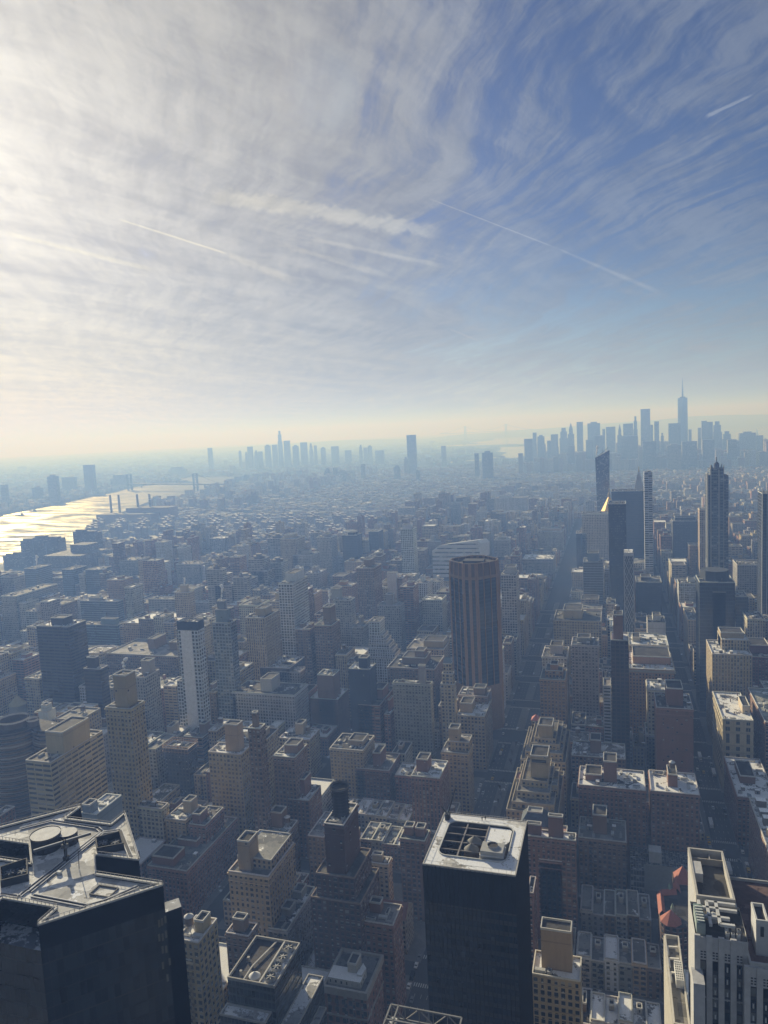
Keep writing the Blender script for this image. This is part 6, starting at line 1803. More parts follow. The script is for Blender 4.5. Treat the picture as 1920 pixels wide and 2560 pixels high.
# downtown skyline and the towers across the river
SKY_COL = [(.13, .14, .16), (.17, .18, .19), (.10, .12, .15), (.20, .19, .18), (.15, .17, .20)]
def ordinal(n):
    return {1: 'first', 2: 'second', 3: 'third', 4: 'fourth', 5: 'fifth', 6: 'sixth', 7: 'seventh', 8: 'eighth', 9: 'ninth', 10: 'tenth', 11: 'eleventh', 12: 'twelfth', 13: 'thirteenth', 14: 'fourteenth', 15: 'fifteenth', 16: 'sixteenth', 17: 'seventeenth', 18: 'eighteenth', 19: 'nineteenth', 20: 'twentieth'}[n]
WORDS = {0: 'flat-topped', 1: 'stepped-top', 2: 'box-crowned', 3: 'pointed-top'}


def far_tower(x0, x1, y, h, form, col, label, group, depth=None, name='skyscraper'):
    w = x1 - x0
    d = depth or max(24, min(48, w * .9))
    r = root(name, label, 'skyscraper', (x0 + x1) / 2, y + d / 2, group)
    FOOT.append((x0, x1, y, y + d))
    b = WB(r)
    if form == 0:
        b.prism(rect(x0, x1, y, y + d), 0, h, col, (5, 8, .6, .6, 1), RNG.random(), top=col, snow=.2)
    elif form == 1:
        for f, k in ((0, 1.0), (.72, .78), (.9, .5)):
            e = w * (1 - k) / 2
            nxt = {0: .72, .72: .9, .9: 1.0}[f]
            b.prism(rect(x0 + e, x1 - e, y + e, y + d - e), h * f, h * nxt, col, (5, 8, .6, .6, 1), RNG.random(), top=col, snow=.2)
    elif form == 2:
        b.prism(rect(x0, x1, y, y + d), 0, h - 9, col, (5, 8, .6, .6, 1), RNG.random(), top=col, snow=.2)
        b.box(x0 + w * .25, x1 - w * .25, y + d * .2, y + d * .8, h - 9, h, col)
    else:
        b.prism(rect(x0, x1, y, y + d), 0, h * .80, col, (5, 8, .6, .6, 1), RNG.random(), top=col)
        e = w * .2
        b.prism(rect(x0 + e, x1 - e, y + e, y + d - e), h * .8, h * .93, col, (5, 8, .6, .6, 1), RNG.random(), top=col)
        A = rect(x0 + e, x1 - e, y + e, y + d - e)
        for k in range(4):
            b.face([(*A[k], h * .93), (*A[(k + 1) % 4], h * .93), ((x0 + x1) / 2, y + d / 2, h * 1.10)], col)
    b.done('shaft')
    return r


FORMS = {5: 3, 10: 3, 4: 1, 7: 2, 2: 2, 6: 0, 12: 1, 21: 1, 22: 1, 23: 2, 16: 1, 28: 2}
anchor = proj((453, 5331, 300))[0]
rows_ = []
for i, (x0, x1, y, h) in enumerate(SKYLINE):
    rows_.append((proj(((x0 + x1) / 2, y, h))[0] - anchor, i))
L_ = sorted([q for q in rows_ if q[0] < 0], reverse=True); R2 = sorted([q for q in rows_ if q[0] >= 0])
rank = {i: (k + 1, 'left') for k, (_, i) in enumerate(L_)}; rank.update({i: (k + 1, 'right') for k, (_, i) in enumerate(R2)})
for i, (x0, x1, y, h) in enumerate(SKYLINE):
    f = FORMS.get(i, 0)
    k, sd = rank[i]
    o = ordinal(k) if k <= 20 else ordinal(k - 20) + ' past twentieth'
    far_tower(x0, x1, y, h, f, SKY_COL[i % 5], 'hazy %s tower downtown, %s %s of the spired glass tower' % (WORDS[f], o, sd), 'downtown skyline towers')
    see(x0, x1, y, h, proj((x0, y, h * .28))[1])
tall = max(range(len(ACROSS)), key=lambda i: ACROSS[i][3] if ACROSS[i][2] > 6000 else 0)
anchor = proj(((ACROSS[tall][0] + ACROSS[tall][1]) / 2, ACROSS[tall][2], 200))[0]
for band, test, where in ((0, lambda y: y > 6000, 'on the far skyline'), (1, lambda y: y <= 6000, 'in the haze near the river')):
    idx = [i for i in range(len(ACROSS)) if test(ACROSS[i][2]) and i != tall]
    off = {i: proj(((ACROSS[i][0] + ACROSS[i][1]) / 2, ACROSS[i][2], ACROSS[i][3]))[0] - anchor for i in idx}
    Ls = sorted([i for i in idx if off[i] < 0], key=lambda i: -off[i]); Rs = sorted([i for i in idx if off[i] >= 0], key=lambda i: off[i])
    for sd, lst in (('left', Ls), ('right', Rs)):
        for k, i in enumerate(lst):
            x0, x1, y, h = ACROSS[i]
            f = (0, 2, 0, 1)[i % 4]
            far_tower(x0, x1, y, h, f, SKY_COL[(i * 3) % 5], '%s tower %s, %s %s of the tallest slim one' % (WORDS[f], where, ordinal(k + 1), sd), 'towers across the river' if band == 0 else 'towers near the river', depth=24)
            see(x0, x1, y, h, proj((x0, y, h * .5))[1])
x0, x1, y, h = ACROSS[tall]
far_tower(x0, x1, y, h, 1, (.09, .10, .12), 'tallest slim dark tower on the far skyline across the river', 'towers across the river', depth=24)
# riverside cluster of dark towers on the near bank
for (x0, x1, y0, h, lab, bx) in ((-1495, -1424, 1500, 34, 'dark riverside tower with notched top, lowest and farthest left of three', 3),
                                (-1454, -1338, 1520, 75, 'dark notched riverside towers joined in a big block, middle one', 3),
                                (-1272, -1210, 1500, 90, 'dark riverside tower with overhanging top, right of the notched ones', 2)):
    r = special('riverside_tower', lab, x0, x1, y0, y0 + 30, h, 1430)
    w = x1 - x0
    b = WB(r)
    for k in range(bx):
        xa, xb = x0 + w * k / bx, x0 + w * (k + 1) / bx
        hh = h * (1 - .10 * abs(k - bx / 2.0 + .2)) if bx == 3 else h * (1 - .04 * k)
        b.prism(rect(xa, xb - .02, y0 + k * 1.5, y0 + 30), 0, hh, (.12, .105, .10), 'bal', RNG.random(), top=C['tar'], snow=.2)
        b.box(xa + 2, xb - 3, y0 + 8, y0 + 18, hh, hh + 4, (.1, .09, .09))
    b.done('wall')
r = special('ribbed_hospital', 'long dark hospital block with vertical ribs in front of the river bend', -1215, -1117, 1332, 1430, 60, 1420)
b = WB(r); b.prism(rect(-1215, -1117, 1332, 1430), 0, 60, (.16, .15, .145), 'ver', .4, top=C['gravel'], snow=.45); b.done('wall')
b = WB(r); b.prism(rect(-1185, -1140, 1385, 1425), 60, 76, (.14, .13, .13), 'ver', .4, top=C['tar'], snow=.4); b.done('upper_block')

for i, (x, y, z, lab) in enumerate(PLUMES):
    short = ' '.join(lab.split()[:5])
    plume(x, y, z, 9 + 5 * (i % 3), .12, 'white steam plume rising from the ' + short, 1.1 if y < 1000 else 1.6)

# ------------------------------------------------------------------ the rest of the city fabric
RNG.seed(23)
POLY_RIVER = RIVER_A + RIVER_B
POLY_BAY = [(-1380, 5836), (-1200, 6300), (-700, 6700), (700, 6200), (1600, 5000), (3500, 4200), (9000, 7000), (6500, 16000), (3000, 19000), (-2600, 18500),
            (-2450, 12600), (-1900, 12300), (-2700, 12100), (-2850, 11500), (-1300, 9300), (-1300, 6900)]


def inside(poly, x, y):
    c = False
    j = len(poly) - 1
    for i in range(len(poly)):
        xi, yi = poly[i]; xj, yj = poly[j]
        if (yi > y) != (yj > y) and x < (xj - xi) * (y - yi) / (yj - yi) + xi:
            c = not c
        j = i
    return c


def in_view(x, y, h, pad=120):
    z = Vector((x, y, h)) - Vector((0, 0, CAM_Z))
    if z.dot(FWD) < 60:
        return False
    a = proj((x, y, h))
    return -pad < a[0] < 1920 + pad and a[1] < 2640


for yy in range(300, 1300, 30):          # keep both avenues open to the eye
    for xa, xb in ((59, 83), (-112, -70)):
        if xa < 0 and yy < 400: continue
        pa, pb = proj((xa, yy, 0)), proj((xb, yy, 0))
        VIS.append((min(pa[0], pb[0]), max(pa[0], pb[0]), yy, max(pa[1], pb[1])))
VIS_A = np.array(VIS)


def cap_height(x0, x1, y0, y1, h):
    """lower a building until it no longer hides what shows behind it"""
    while h > 9:
        pts = [proj((x, y1 if y1 > 0 else y0, h)) for x in (x0, x1)] + [proj((x, y0, h)) for x in (x0, x1)]
        a, c = min(p[0] for p in pts), max(p[0] for p in pts)
        v = min(p[1] for p in pts)
        m = (VIS_A[:, 2] > y1 - 2) & (VIS_A[:, 1] > a + 2) & (VIS_A[:, 0] < c - 2)
        if not m.any() or v >= VIS_A[m, 3].max() - 3:
            return h
        h -= 3
    return h


FA = np.array(FOOT)


def clash(x0, x1, y0, y1, FA):
    ox = np.minimum(FA[:, 1], x1) - np.maximum(FA[:, 0], x0)
    oy = np.minimum(FA[:, 3], y1) - np.maximum(FA[:, 2], y0)
    return bool(((ox > .4) & (oy > .4)).any())


PALETTE = ['tan', 'beige', 'brown', 'brown', 'redbrown', 'redbrick', 'redbrick', 'grey', 'pale', 'cream', 'tan', 'beige', 'orange', 'white', 'tan', 'redbrown']
WORD = dict(tan='tan', beige='beige', brown='brown', redbrown='red-brown', redbrick='red brick', grey='grey', pale='pale', cream='cream', dark='dark', orange='orange-brown', white='white', bluegrey='blue-grey')
LOTS = []          # x0,x1,y0,y1,h,style,colour
for (xa, xb, ya, yb) in BLOCKS:
    if ya > 2300 or yb < 190 or not (in_view(xa, yb, 10, 400) or in_view(xb, yb, 10, 400) or in_view((xa + xb) / 2, ya, 10, 400)):
        continue
    mid = (ya + yb) / 2
    stuy = xb < -600 and 1650 < ya
    for half in (0, 1):
        x = xa
        while x < xb - 4:
            end = (x - xa < 26) or (xb - x < 42)
            big = RNG.random() < .22
            w = RNG.uniform(18, 30) if end or big else RNG.uniform(8, 16)
            w = min(w, xb - x)
            if xb - (x + w) < 6:
                w = xb - x
            x0, x1 = x, x + w - .15
            x += w
            dep = RNG.uniform(22, 29) if not end else RNG.uniform(27, 30)
            y0, y1 = (ya, min(ya + dep, mid - .2)) if half == 0 else (max(yb - dep, mid + .2), yb)
            if clash(x0, x1, y0, y1, FA):
                # squeeze a narrower lot in if half of it is free
                if not clash(x0, (x0 + x1) / 2, y0, y1, FA) and w > 9:
                    x1 = (x0 + x1) / 2
                elif not clash((x0 + x1) / 2, x1, y0, y1, FA) and w > 9:
                    x0 = (x0 + x1) / 2
                else:
                    continue
            if not in_view((x0 + x1) / 2, y0, 20):
                continue
            if end:
                h = RNG.choice([32, 40, 46, 52, 58, 64, 72])
            elif big:
                h = RNG.choice([30, 38, 46, 56, 66])
            else:
                h = RNG.choice([15, 16, 17, 18, 20, 24, 30, 38, 46])
            if -1050 < x0 < -250 and ya > 480 and RNG.random() < .42:
                h = RNG.uniform(42, 100)
            if -260 < x0 < 300 and ya > 800 and RNG.random() < .35:
                h = RNG.uniform(48, 85)
            if stuy:
                h = RNG.uniform(10, 16) if x0 < -616 else h
            h = cap_height(x0, x1, y0, y1, h * RNG.uniform(.93, 1.07))
            if h < 9.5 and RNG.random() < .3:
                continue
            LOTS.append((x0, x1, y0, y1, h, RNG.choice(['pun', 'pun', 'pun', 'pun', 'ver', 'bal', 'grd']) if h > 26 else 'pun', RNG.choice(PALETTE)))

# which of them show largest: paint all boxes far to near on a coarse picture and count
GW, GH = 384, 512
grid = np.full((GH, GW), -1, dtype=np.int32)


def hull(pts):
    pts = sorted(set(pts))
    def half(ps):
        r = []
        for p in ps:
            while len(r) >= 2 and (r[-1][0] - r[-2][0]) * (p[1] - r[-2][1]) - (r[-1][1] - r[-2][1]) * (p[0] - r[-2][0]) <= 0:
                r.pop()
            r.append(p)
        return r[:-1]
    return half(pts) + half(pts[::-1])


def paint(x0, x1, y0, y1, h, idn):
    P = [proj((x, y, z)) for x in (x0, x1) for y in (y0, y1) for z in (0, h)]
    if min(p[2] for p in P) < 20:
        return
    Hh = hull([(p[0] / 5.0, p[1] / 5.0) for p in P])
    ax, bx = max(0, int(min(p[0] for p in Hh))), min(GW, int(max(p[0] for p in Hh)) + 2)
    ay, by = max(0, int(min(p[1] for p in Hh))), min(GH, int(max(p[1] for p in Hh)) + 2)
    if ax >= bx or ay >= by:
        return
    gx, gy = np.meshgrid(np.arange(ax, bx) + .5, np.arange(ay, by) + .5)
    m = np.ones(gx.shape, dtype=bool)
    n = len(Hh)
    for i in range(n):
        p, q = Hh[i], Hh[(i + 1) % n]
        m &= ((q[0] - p[0]) * (gy - p[1]) - (q[1] - p[1]) * (gx - p[0])) >= 0
    grid[ay:by, ax:bx][m] = idn


jobs = [(q, i) for i, q in enumerate(LOTS)] + [((x0, x1, y0, y1, h), -2) for (x0, x1, y0, y1, h, *_r) in HERO]
SPEC_H = [(-188, -115, 135, 188, 184), (-65, -33, 233, 268, 150), (20, 60, 208, 254, 150), (-146, -112, 228, 262, 80), (-134, -113, 297, 322, 41), (-156, -108, 691, 737, 169), (-69, -36, 455, 516, 58), (-69, -36, 534, 596, 56), (115, 141, 1022, 1050, 222)]
jobs += [(q, -2) for q in SPEC_H]
jobs.sort(key=lambda j: -(j[0][2] + j[0][3]))
for q, i in jobs:
    paint(*q[:5], i)
cnt = np.bincount(grid[grid >= 0].ravel(), minlength=len(LOTS))
order = [i for i in np.argsort(-cnt) if cnt[i] > 0]
N_IND = 165
IND = set(int(i) for i in order[:N_IND])

# labels that single the individual ones out: look, then the surveyed building they stand by
def short(lab):
    for sep in (' with ', ' behind ', ' right ', ' left ', ' below ', ' beside ', ' in the ', ' in front', ' by the', ' cut by', ' near ', ' standing', ' facing', ' between ', ' under ', ' stepping ', ' topped ', ' at the', ', '):
        k = lab.find(sep)
        if k > 12:
            lab = lab[:k]
    return ' '.join(lab.split()[:6])


ANCH = []
for (x0, x1, y0, y1, h, sty, col, row, lab, ex) in HERO:
    a = proj(((x0 + x1) / 2, y0, h)); ANCH.append((a[0], (a[1] + row) / 2, y0, short(lab)))
for (x, y, z, s) in ((-150, 160, 170, 'black star-roofed tower'), (-49, 250, 140, 'black tower with roof pit'), (34, 212, 130, 'white pier tower'), (-132, 700, 110, 'octagonal copper-brown tower'), (-52, 480, 50, 'beige terraced house'), (-136, 245, 85, 'glass block with roof fans'), (-124, 297, 35, 'brown penthouse block'), (128, 1022, 150, 'finned glass tower'), (-138, 385, 30, 'green copper spire')):
    a = proj((x, y, z)); ANCH.append((a[0], a[1], y, s))
used_lab = set()
FEATS = ['snow-covered roof', 'bare dark roof', 'patchy snowy roof', 'chimney box on top', 'water tank on top', 'crowded roof', 'pale roof edge']


def fill_label(q):
    x0, x1, y0, y1, h, sty, col = q
    a = proj(((x0 + x1) / 2, y0, h * .8))
    near = sorted(ANCH, key=lambda k: math.hypot(k[0] - a[0], (k[1] - a[1]) * .8))[:4]
    size = 'low' if h < 24 else ('mid-height' if h < 46 else 'tall')
    fs = FEATS[:]; RNG.shuffle(fs)
    for an in near:
        dx = a[0] - an[0]
        rel = ('left of' if dx < 0 else 'right of') if abs(dx) > 26 else ('just behind' if y0 > an[2] else 'just in front of')
        for f in fs:
            lab = '%s %s building with %s, %s the %s' % (size, WORD[col], f, rel, an[3])
            if lab not in used_lab and len(lab.split()) <= 16:
                used_lab.add(lab)
                return lab, f
    lab = lab + ' too'
    used_lab.add(lab)
    return lab, f


for i in sorted(IND):
    q = LOTS[i]
    x0, x1, y0, y1, h, sty, col = q
    lab, f = fill_label(q)
    ex = {}
    bw = RNG.uniform(.25, .5)
    bx = RNG.uniform(.08, .9 - bw)
    if f == 'chimney box on top':
        ex['bulk'] = [(bx, bx + bw * .8, .35, .75, RNG.uniform(6, 10))]
    elif f == 'water tank on top':
        ex['tank'] = [(RNG.uniform(.3, .7), RNG.uniform(.35, .65))]; ex['tanks'] = 1.1
    elif RNG.random() < .6:
        ex['bulk'] = [(bx, bx + bw, .35, .7, RNG.uniform(3, 5))]
    ex['units'] = 8 if f == 'crowded roof' else (1 if 'roof' in f else 3)
    building('city_building' if h > 20 else 'townhouse', lab, x0, x1, y0, y1, h, sty, col, ex, group='smaller buildings of the blocks', fine=h > 12 and y0 < 1500,
             snow={'snow-covered roof': .95, 'bare dark roof': .0, 'patchy snowy roof': .6}.get(f), roofcol=C['tar'] if f == 'bare dark roof' else None)


def fabric(b, x0, x1, y0, y1, h, sty, col, detail, snow=None, far=False):
    wc = jitter(C[col] if isinstance(col, str) else col, .12)
    sn = RNG.choice([.1, .2, .35, .5, .65, .9] if detail else [0, .05, .1, .2, .3, .45, .6]) if snow is None else snow
    rc = jitter(RNG.choice([C['tar'], C['gravel'], C['gravel'], C['membrane']] if detail else [C['tar'], C['tar'], (.12, .115, .11), C['gravel']]), .25)
    if far:
        rc, sn = jitter((.055, .055, .055), .3), RNG.choice([0, 0, 0, .1, .3])
    p = rect(x0, x1, y0, y1)
    b.prism(p, 0, h, wc, sty, RNG.random(), vtop=.6)
    if detail:
        q = b.rim(p, h - .5, h + .35, .4, jitter(C['coping'], .25))
        b.face([(*c, h - .4) for c in q], rc, 'roof', a=sn)
        w, d = x1 - x0, y1 - y0
        for _ in range(RNG.choice([1, 2, 2, 3, 4])):
            ux, uy = RNG.uniform(x0 + .8, x1 - 2.6), RNG.uniform(y0 + .8, y1 - 3.6)
            uw, ud, uh = RNG.uniform(1.2, min(6, w * .4)), RNG.uniform(1.2, 5), RNG.uniform(1.0, 4.5)
            b.box(ux, min(ux + uw, x1 - .6), uy, min(uy + ud, y1 - .6), h - .4, h + uh, wc if uh > 2.4 else jitter((.36, .36, .35), .4), 'plain', top=jitter(RNG.choice([(.2, .2, .2), (.5, .5, .5), (.8, .8, .82)]), .1))
    else:
        b.face([(*c, h) for c in p], rc, 'roof', a=sn)
        if RNG.random() < .7:
            w, d = x1 - x0, y1 - y0
            ux, uy = x0 + w * RNG.uniform(.1, .6), y0 + d * RNG.uniform(.1, .6)
            b.box(ux, ux + w * .3, uy, uy + d * .3, h, h + RNG.uniform(2, 6), wc, 'plain', top=jitter(RNG.choice([(.10, .10, .10), (.2, .2, .2), (.38, .38, .39)]), .1))


b = MB()
for i, q in enumerate(LOTS):
    if i not in IND:
        fabric(b, *q, q[2] < 1100)
o = tag(b.build('background_blocks'), 'mass of smaller brick buildings filling the blocks between the towers', 'city blocks', kind='stuff')

# beyond the surveyed grid: tenement districts, housing estates, lower downtown
b = MB()
RNG.seed(5)
FA = np.array(FOOT)
y = 2330.0
while y < 5250:
    bd = RNG.uniform(52, 62)
    x = -2300.0
    while x < 1250:
        w = RNG.uniform(16, 34)
        x0, x1 = x, x + w - 1.0
        x += w
        if RNG.random() < .06:
            x += 18
        if not in_view((x0 + x1) / 2, y, 20, 60) or inside(POLY_RIVER, x0 - 40, y) or inside(POLY_RIVER, x1, y + bd) or inside(POLY_BAY, x1, y + bd) or (x0 < -1900 and inside(POLY_RIVER, x0 - 90, y)):
            continue
        if x0 < -2380 + 0 or x0 < -1900 - (y - 2330) * .28:
            continue
        fidi = y > 4250 and -520 < x0 < 900
        h = RNG.choice([14, 15, 16, 17, 18, 20, 22])
        if -500 < x0 and y < 3300:
            h = RNG.choice([18, 22, 28, 36, 45])
        if x0 < -1500 and RNG.random() < .14:
            h = RNG.uniform(45, 62)
        if fidi:
            h = RNG.uniform(50, 150)
        y0, y1 = y + RNG.uniform(0, 4), y + bd * RNG.choice([.46, .46, .9])
        if clash(x0, x1, y0, y1, FA):
            continue
        h = cap_height(x0, x1, y0, y1, h)
        fabric(b, x0, x1, y0, y1, h, 'pun' if not fidi else 'ver', RNG.choice(PALETTE), False)
    y += bd + 16
# brick housing estate with cross-shaped snowy roofs
for ex_ in range(14):
    for ey in range(9):
        cx, cy = -1790 + ex_ * 92 + (ey % 2) * 34, 1690 + ey * 74
        if cx < -1290 and cy < 1960 or cx > -640 or (cx > -1240 and cy < 1760): continue
        if not in_view(cx, cy, 30) or inside(POLY_RIVER, cx - 40, cy) or clash(cx - 22, cx + 22, cy - 16, cy + 16, FA): continue
        h = RNG.uniform(33, 38)
        for (ax, ay) in ((34, 8), (8, 26)):
            b.prism(rect(cx - ax / 1.6, cx + ax / 1.6, cy - ay / 1.6, cy + ay / 1.6), 0, h + (.1 if ax > 10 else 0), C['redbrown'], 'pun', RNG.random())
            b.face([(*c, h + (.1 if ax > 10 else 0)) for c in rect(cx - ax / 1.6, cx + ax / 1.6, cy - ay / 1.6, cy + ay / 1.6)], C['gravel'], 'roof', a=.75)
        b.box(cx - 4, cx + 4, cy - 4, cy + 4, h, h + 5, C['redbrown'], top=C['snow'])
for k in range(260):
    x, y = RNG.uniform(-1900, -1230), RNG.uniform(1700, 2420)
    w, d = RNG.uniform(12, 30), RNG.uniform(10, 24)
    if inside(POLY_RIVER, x - 30, y) or inside(POLY_RIVER, x, y + d) or inside(POLY_RIVER, x - 30, y + d) or clash(x, x + w, y, y + d, FA) or (x < -1290 and y < 1990): continue
    fabric(b, x, x + w, y, y + d, RNG.uniform(8, 20), 'pun', RNG.choice(PALETTE), False)
tag(b.build('distant_blocks'), 'hazy mass of low tenements and estates stretching to the river', 'city blocks', kind='stuff')
# far bank
b = MB()
RNG.seed(11)
k = 0
while k < 6500:
    y = 2300 * math.exp(RNG.random() * 2.0)
    x = RNG.uniform(-1.02, .62) * y
    k += 1
    if y < 5300 and x > -2600: continue
    if inside(POLY_RIVER, x, y) or inside(POLY_BAY, x, y) or inside(POLY_RIVER, x + 45, y) or inside(POLY_RIVER, x + 20, y + 60): continue
    if y < 2400 and x > -2550: continue
    if not in_view(x, y, 10, 40): continue
    s = y / 4000.0
    w, d, h = RNG.uniform(14, 46) * max(1, s), RNG.uniform(14, 40) * max(1, s), RNG.choice([9, 11, 12, 14, 16, 20, 26])
    if RNG.random() < .05: h *= 2.2
    if clash(x, x + w, y, y + d, FA): continue
    fabric(b, x, x + w, y, y + d, h, 'pun', RNG.choice(PALETTE), False, far=True)
tag(b.build('far_bank_buildings'), 'faint carpet of low buildings beyond the river fading to the horizon', 'city blocks', kind='stuff')

# ------------------------------------------------------------------ traffic
def car_mesh(kind, col):
    b = MB()
    if kind == 'car':
        prof = [(-2.25, .35), (2.25, .35), (2.3, .8), (1.3, .95), (.7, 1.45), (-1.2, 1.45), (-2.0, .98), (-2.3, .85)]; W = .9
    elif kind == 'van':
        prof = [(-2.7, .4), (2.7, .4), (2.75, 1.1), (2.0, 1.3), (1.5, 2.2), (-2.6, 2.25), (-2.75, 1.2)]; W = 1.0
    else:
        prof = [(-5.6, .5), (5.6, .5), (5.7, 1.2), (5.6, 3.0), (-5.6, 3.05), (-5.7, 1.2)]; W = 1.27
    n = len(prof)
    L = [(-W, p[0], p[1]) for p in prof]; Rr = [(W, p[0], p[1]) for p in prof]
    b.face(L[::-1] if False else L, col); b.face(Rr[::-1], col)
    for i in range(n):
        j = (i + 1) % n
        b.face([Rr[i], Rr[j], L[j], L[i]], col)
    if kind == 'car':
        for s in (-1, 1):
            b.face([(s * (W + .01), .62, 1.38), (s * (W + .01), -1.1, 1.38), (s * (W + .01), -1.75, 1.0), (s * (W + .01), 1.12, 1.0)], (.02, .02, .025), 'glass')
        b.face([(-.8, 1.26, 1.0), (.8, 1.26, 1.0), (.75, .75, 1.43), (-.75, .75, 1.43)], (.02, .02, .025), 'glass')
        b.face([(.8, -1.95, 1.02), (-.8, -1.95, 1.02), (-.75, -1.25, 1.43), (.75, -1.25, 1.43)], (.02, .02, .025), 'glass')
    else:
        e = 2.6 if kind == 'van' else 5.3
        for s in (-1, 1):
            b.face([(s * (W + .01), e * .65, 1.9), (s * (W + .01), -e * .8, 1.9), (s * (W + .01), -e * .8, 1.3), (s * (W + .01), e * .65, 1.3)], (.02, .02, .025), 'glass')
        b.face([(-.8, -e - .13, 1.3), (.8, -e - .13, 1.3), (.8, -e - .1, 1.9), (-.8, -e - .1, 1.9)], (.02, .02, .025), 'glass')
    for yy in ((-1.4, 1.4) if kind != 'bus' else (-3.6, 3.4)):
        for s in (-1, 1):
            N = 10
            c = [(s * (W + .02), yy + .34 * math.cos(a * .628), .34 + .34 * math.sin(a * .628)) for a in range(N)]
            b.face(c if s > 0 else c[::-1], (.015, .015, .015))
    o = b.build('car_proto'); me = o.data; bpy.data.objects.remove(o)
    return me


PAINT = dict(white=(.72, .72, .72), black=(.02, .02, .022), grey=(.22, .23, .24), yellow=(.65, .42, .04), silver=(.45, .46, .47))
CARS = {}
RNG.seed(3)
for lane_x, name, ymax, n in ((-105.5, 'wide avenue, left lanes', 1150, 17), (-101.8, 'wide avenue, left lanes', 1150, 12), (-80.5, 'wide avenue, right lanes', 950, 7), (-76.8, 'wide avenue, right lanes', 950, 6),
                              (65.2, 'narrow avenue by the white tower', 1000, 9), (69.6, 'narrow avenue by the white tower', 1000, 10), (73, 'narrow avenue by the white tower', 1000, 8), (77.2, 'narrow avenue by the white tower', 1000, 10),
                              (-109.6, 'curb of the wide avenue, left side', 1000, 22), (-72.3, 'curb of the wide avenue, right side', 900, 18), (61.0, 'curb of the narrow avenue, left side', 900, 22), (81.3, 'curb of the narrow avenue, right side', 900, 24)):
    y = 300.0 + RNG.uniform(0, 20)
    for _ in range(n):
        y += RNG.choice([6.5, 6.5, 7, 9, 16, 40]) if 'curb' in name else RNG.choice([7.5, 9, 14, 22, 40, 60])
        if y > ymax: break
        kind = RNG.choice(['car', 'car', 'car', 'car', 'van', 'bus' if lane_x > 64 and 'curb' not in name else 'car'])
        cn = 'white' if kind == 'bus' else RNG.choice(['white', 'black', 'grey', 'silver', 'white', 'yellow'])
        if (kind, cn) not in CARS:
            CARS[(kind, cn)] = car_mesh(kind, PAINT[cn])
        o = link(dict(car='car', van='van', bus='bus')[kind], CARS[(kind, cn)])
        o.location = (lane_x, y, -.05); o.rotation_euler = (0, 0, 0 if lane_x > -95 else math.pi)
        if kind == 'bus': y += 8
        lab = ('small %s %s parked at the %s' if 'curb' in name else 'small %s %s in traffic on the %s') % (cn, kind, name)
        tag(o, lab, kind, group='%s %ss on the %s' % (cn, kind, name))
FDR = CARS[('car', 'white')] if ('car', 'white') in CARS else car_mesh('car', PAINT['white'])
for i, (x, y) in enumerate(((-1236, 1668), (-1300, 1790), (-1338, 1835), (-1420, 1925), (-1270, 1720))):
    o = link('car', FDR); o.location = (x, y, .07); o.rotation_euler = (0, 0, R_(35))
    tag(o, 'tiny white car on the curving riverside road', 'car', group='white cars on the riverside road')

# boats on the river
bm_ = MB()
hullp = [(-3.5, -14), (3.5, -14), (4, 6), (0, 17), (-4, 6)]
bm_.prism(hullp, 0, 3.2, (.06, .06, .065), 'blk', mat='plain', top=(.2, .2, .2)); bm_.box(-2.4, 2.4, -10, -3, 3.2, 8.5, (.5, .5, .5)); bm_.box(-.4, .4, -7, -6.2, 8.5, 13, (.2, .2, .2))
bo = bm_.build('boat')
for i, (x, y, lab) in enumerate(((-3040, 4290, 'dark workboat under the far shore near the bridge'), (-2640, 2860, 'dark workboat close to the far shore at the bright bend'), (-2560, 2690, 'dark workboat in the glittering water at the left'))):
    o = bo if i == 0 else bo.copy()
    if i: COL.objects.link(o)
    o.location = (x, y, .1); o.rotation_euler = (0, 0, .5 + i); o.scale = (1.4, 1.4, 1.2)
    tag(o, lab, 'boat', group='workboats on the river')

# bare winter trees
def tree_meshes(seed):
    rr = random.Random(seed)
    tr, cr = MB(), MB()
    def limb(p, d, L, w, lvl):
        q = p + d * L
        (tr if lvl < 2 else cr).bar(p, q, w, (.10, .075, .055), 'bark')
        if lvl >= 5: return
        for _ in range(3 if lvl else 4):
            nd = (d + Vector((rr.uniform(-1, 1), rr.uniform(-1, 1), rr.uniform(-.2, .7))) * (.75 if lvl else .55)).normalized()
            limb(p + d * L * rr.uniform(.55, 1.0), nd, L * rr.uniform(.55, .75), max(.05, w * .58), lvl + 1)
    limb(Vector((0, 0, 0)), Vector((0, 0, 1)), 3.6, .42, 0)
    a = tr.build('trunk'); c = cr.build('crown'); ma, mc = a.data, c.data
    bpy.data.objects.remove(a); bpy.data.objects.remove(c)
    return ma, mc


TM = [tree_meshes(s) for s in (1, 2)]
for i, (x, y, s, lab, grp) in enumerate([(77.8, 474, 1.35, 'bare brown tree beside the sunlit brick wall, largest of its clump', 'street trees by the sunlit wall'), (77.6, 466, 1.1, 'bare tree beside the sunlit brick wall, nearest of its clump', 'street trees by the sunlit wall'), (78.2, 484, 1.2, 'bare tree beside the sunlit brick wall, farthest of its clump', 'street trees by the sunlit wall')]
                                        + [(-91 + RNG.uniform(-1.5, 1.5), 628 + k * 19 if k < 3 else (470 + (k - 3) * 11 if k < 8 else 542 + (k - 8) * 12), .75, 'small bare tree on the planted strip of the wide avenue', 'small trees on the avenue median') for k in range(13)]):
    r = root('bare_tree', lab, 'tree', x, y, grp, z=.1)
    r.scale = (s, s, s); r.rotation_euler = (0, 0, i * 1.3)
    link('trunk', TM[i % 2][0], r); link('crown', TM[i % 2][1], r)

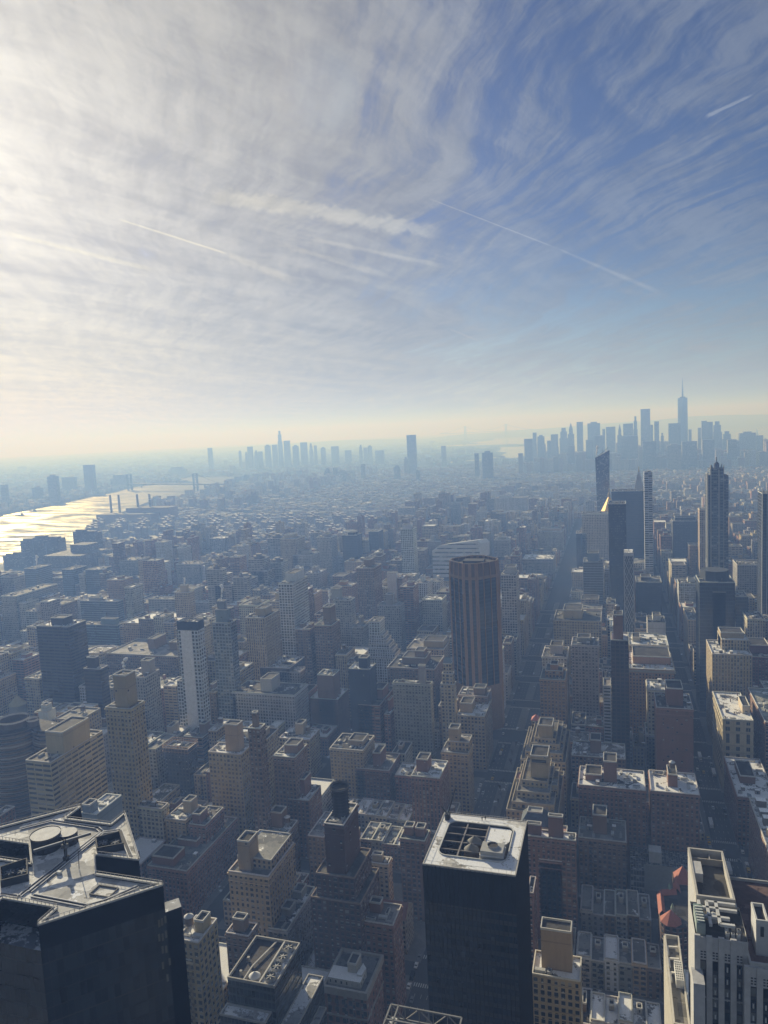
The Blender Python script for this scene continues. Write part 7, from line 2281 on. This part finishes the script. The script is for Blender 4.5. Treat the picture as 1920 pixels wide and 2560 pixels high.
# two people on the roof of the black tower
def person(x, y, z, rot, coat, label):
    vs = [(0, 0, .95), (0, 0, 1.2), (0, 0, 1.42), (0, 0, 1.52), (0, .02, 1.66), (.10, 0, .90), (.12, .03, .50), (.12, -.02, .08), (.12, .12, .04), (-.10, 0, .90), (-.11, -.04, .50), (-.12, -.10, .08), (-.12, .05, .04),
          (.19, 0, 1.40), (.27, .02, 1.12), (.26, .10, .88), (-.19, 0, 1.40), (-.27, -.02, 1.12), (-.25, .08, .88)]
    es = [(0, 1), (1, 2), (2, 3), (3, 4), (0, 5), (5, 6), (6, 7), (7, 8), (0, 9), (9, 10), (10, 11), (11, 12), (2, 13), (13, 14), (14, 15), (2, 16), (16, 17), (17, 18)]
    rad = [.17, .16, .17, .06, .105, .10, .075, .055, .05, .10, .075, .055, .05, .085, .06, .045, .085, .06, .045]
    me = bpy.data.meshes.new('person')
    me.from_pydata(vs, es, [])
    o = link('person', me)
    o.modifiers.new('skin', 'SKIN')
    for i, rr in enumerate(rad):
        me.skin_vertices[0].data[i].radius = (rr, rr)
    me.skin_vertices[0].data[0].use_root = True
    m_ = o.modifiers.new('sub', 'SUBSURF'); m_.levels = 1; m_.render_levels = 1
    mt = bpy.data.materials.new('coat'); mt.use_nodes = True
    nt = mt.node_tree; bs = nt.nodes['Principled BSDF']; bs.inputs['Base Color'].default_value = (*coat, 1); bs.inputs['Roughness'].default_value = .9
    me.materials.append(mt)
    o.location = (x, y, z); o.rotation_euler = (0, 0, rot)
    return tag(o, label, 'person')


person(-49.6, 265.2, 149.95, .3, (.012, .014, .03), 'person in dark clothes on the black tower roof, standing on the left')
person(-48.5, 265.9, 149.95, -.5, (.02, .02, .022), 'person in dark clothes on the black tower roof, standing on the right')

# ------------------------------------------------------------------ air
b = bpy.data.meshes.new('haze')
bm2 = bmesh.new()
bmesh.ops.create_cube(bm2, size=1.0)
bmesh.ops.scale(bm2, vec=(66000, 66000, 562.0), verts=bm2.verts)
bmesh.ops.translate(bm2, vec=(0, 0, 562.0 / 2 - 2.0), verts=bm2.verts)
bm2.to_mesh(b); bm2.free()
hz = link('haze', b)
tag(hz, kind='stuff')
hm = bpy.data.materials.new('haze')
hm.use_nodes = True
hm.node_tree.nodes.clear()
ho = hm.node_tree.nodes.new('ShaderNodeOutputMaterial')
hv = hm.node_tree.nodes.new('ShaderNodeVolumePrincipled')
hv.inputs['Color'].default_value = (*HAZE_COLOR, 1)
hv.inputs['Absorption Color'].default_value = (0.90, 0.79, 0.06, 1)      # smoky air: extinction falls from blue to red
hv.inputs['Density'].default_value = HAZE_DENSITY
hv.inputs['Anisotropy'].default_value = HAZE_ANISO
hm.node_tree.links.new(hv.outputs[0], ho.inputs['Volume'])
b.materials.append(hm)
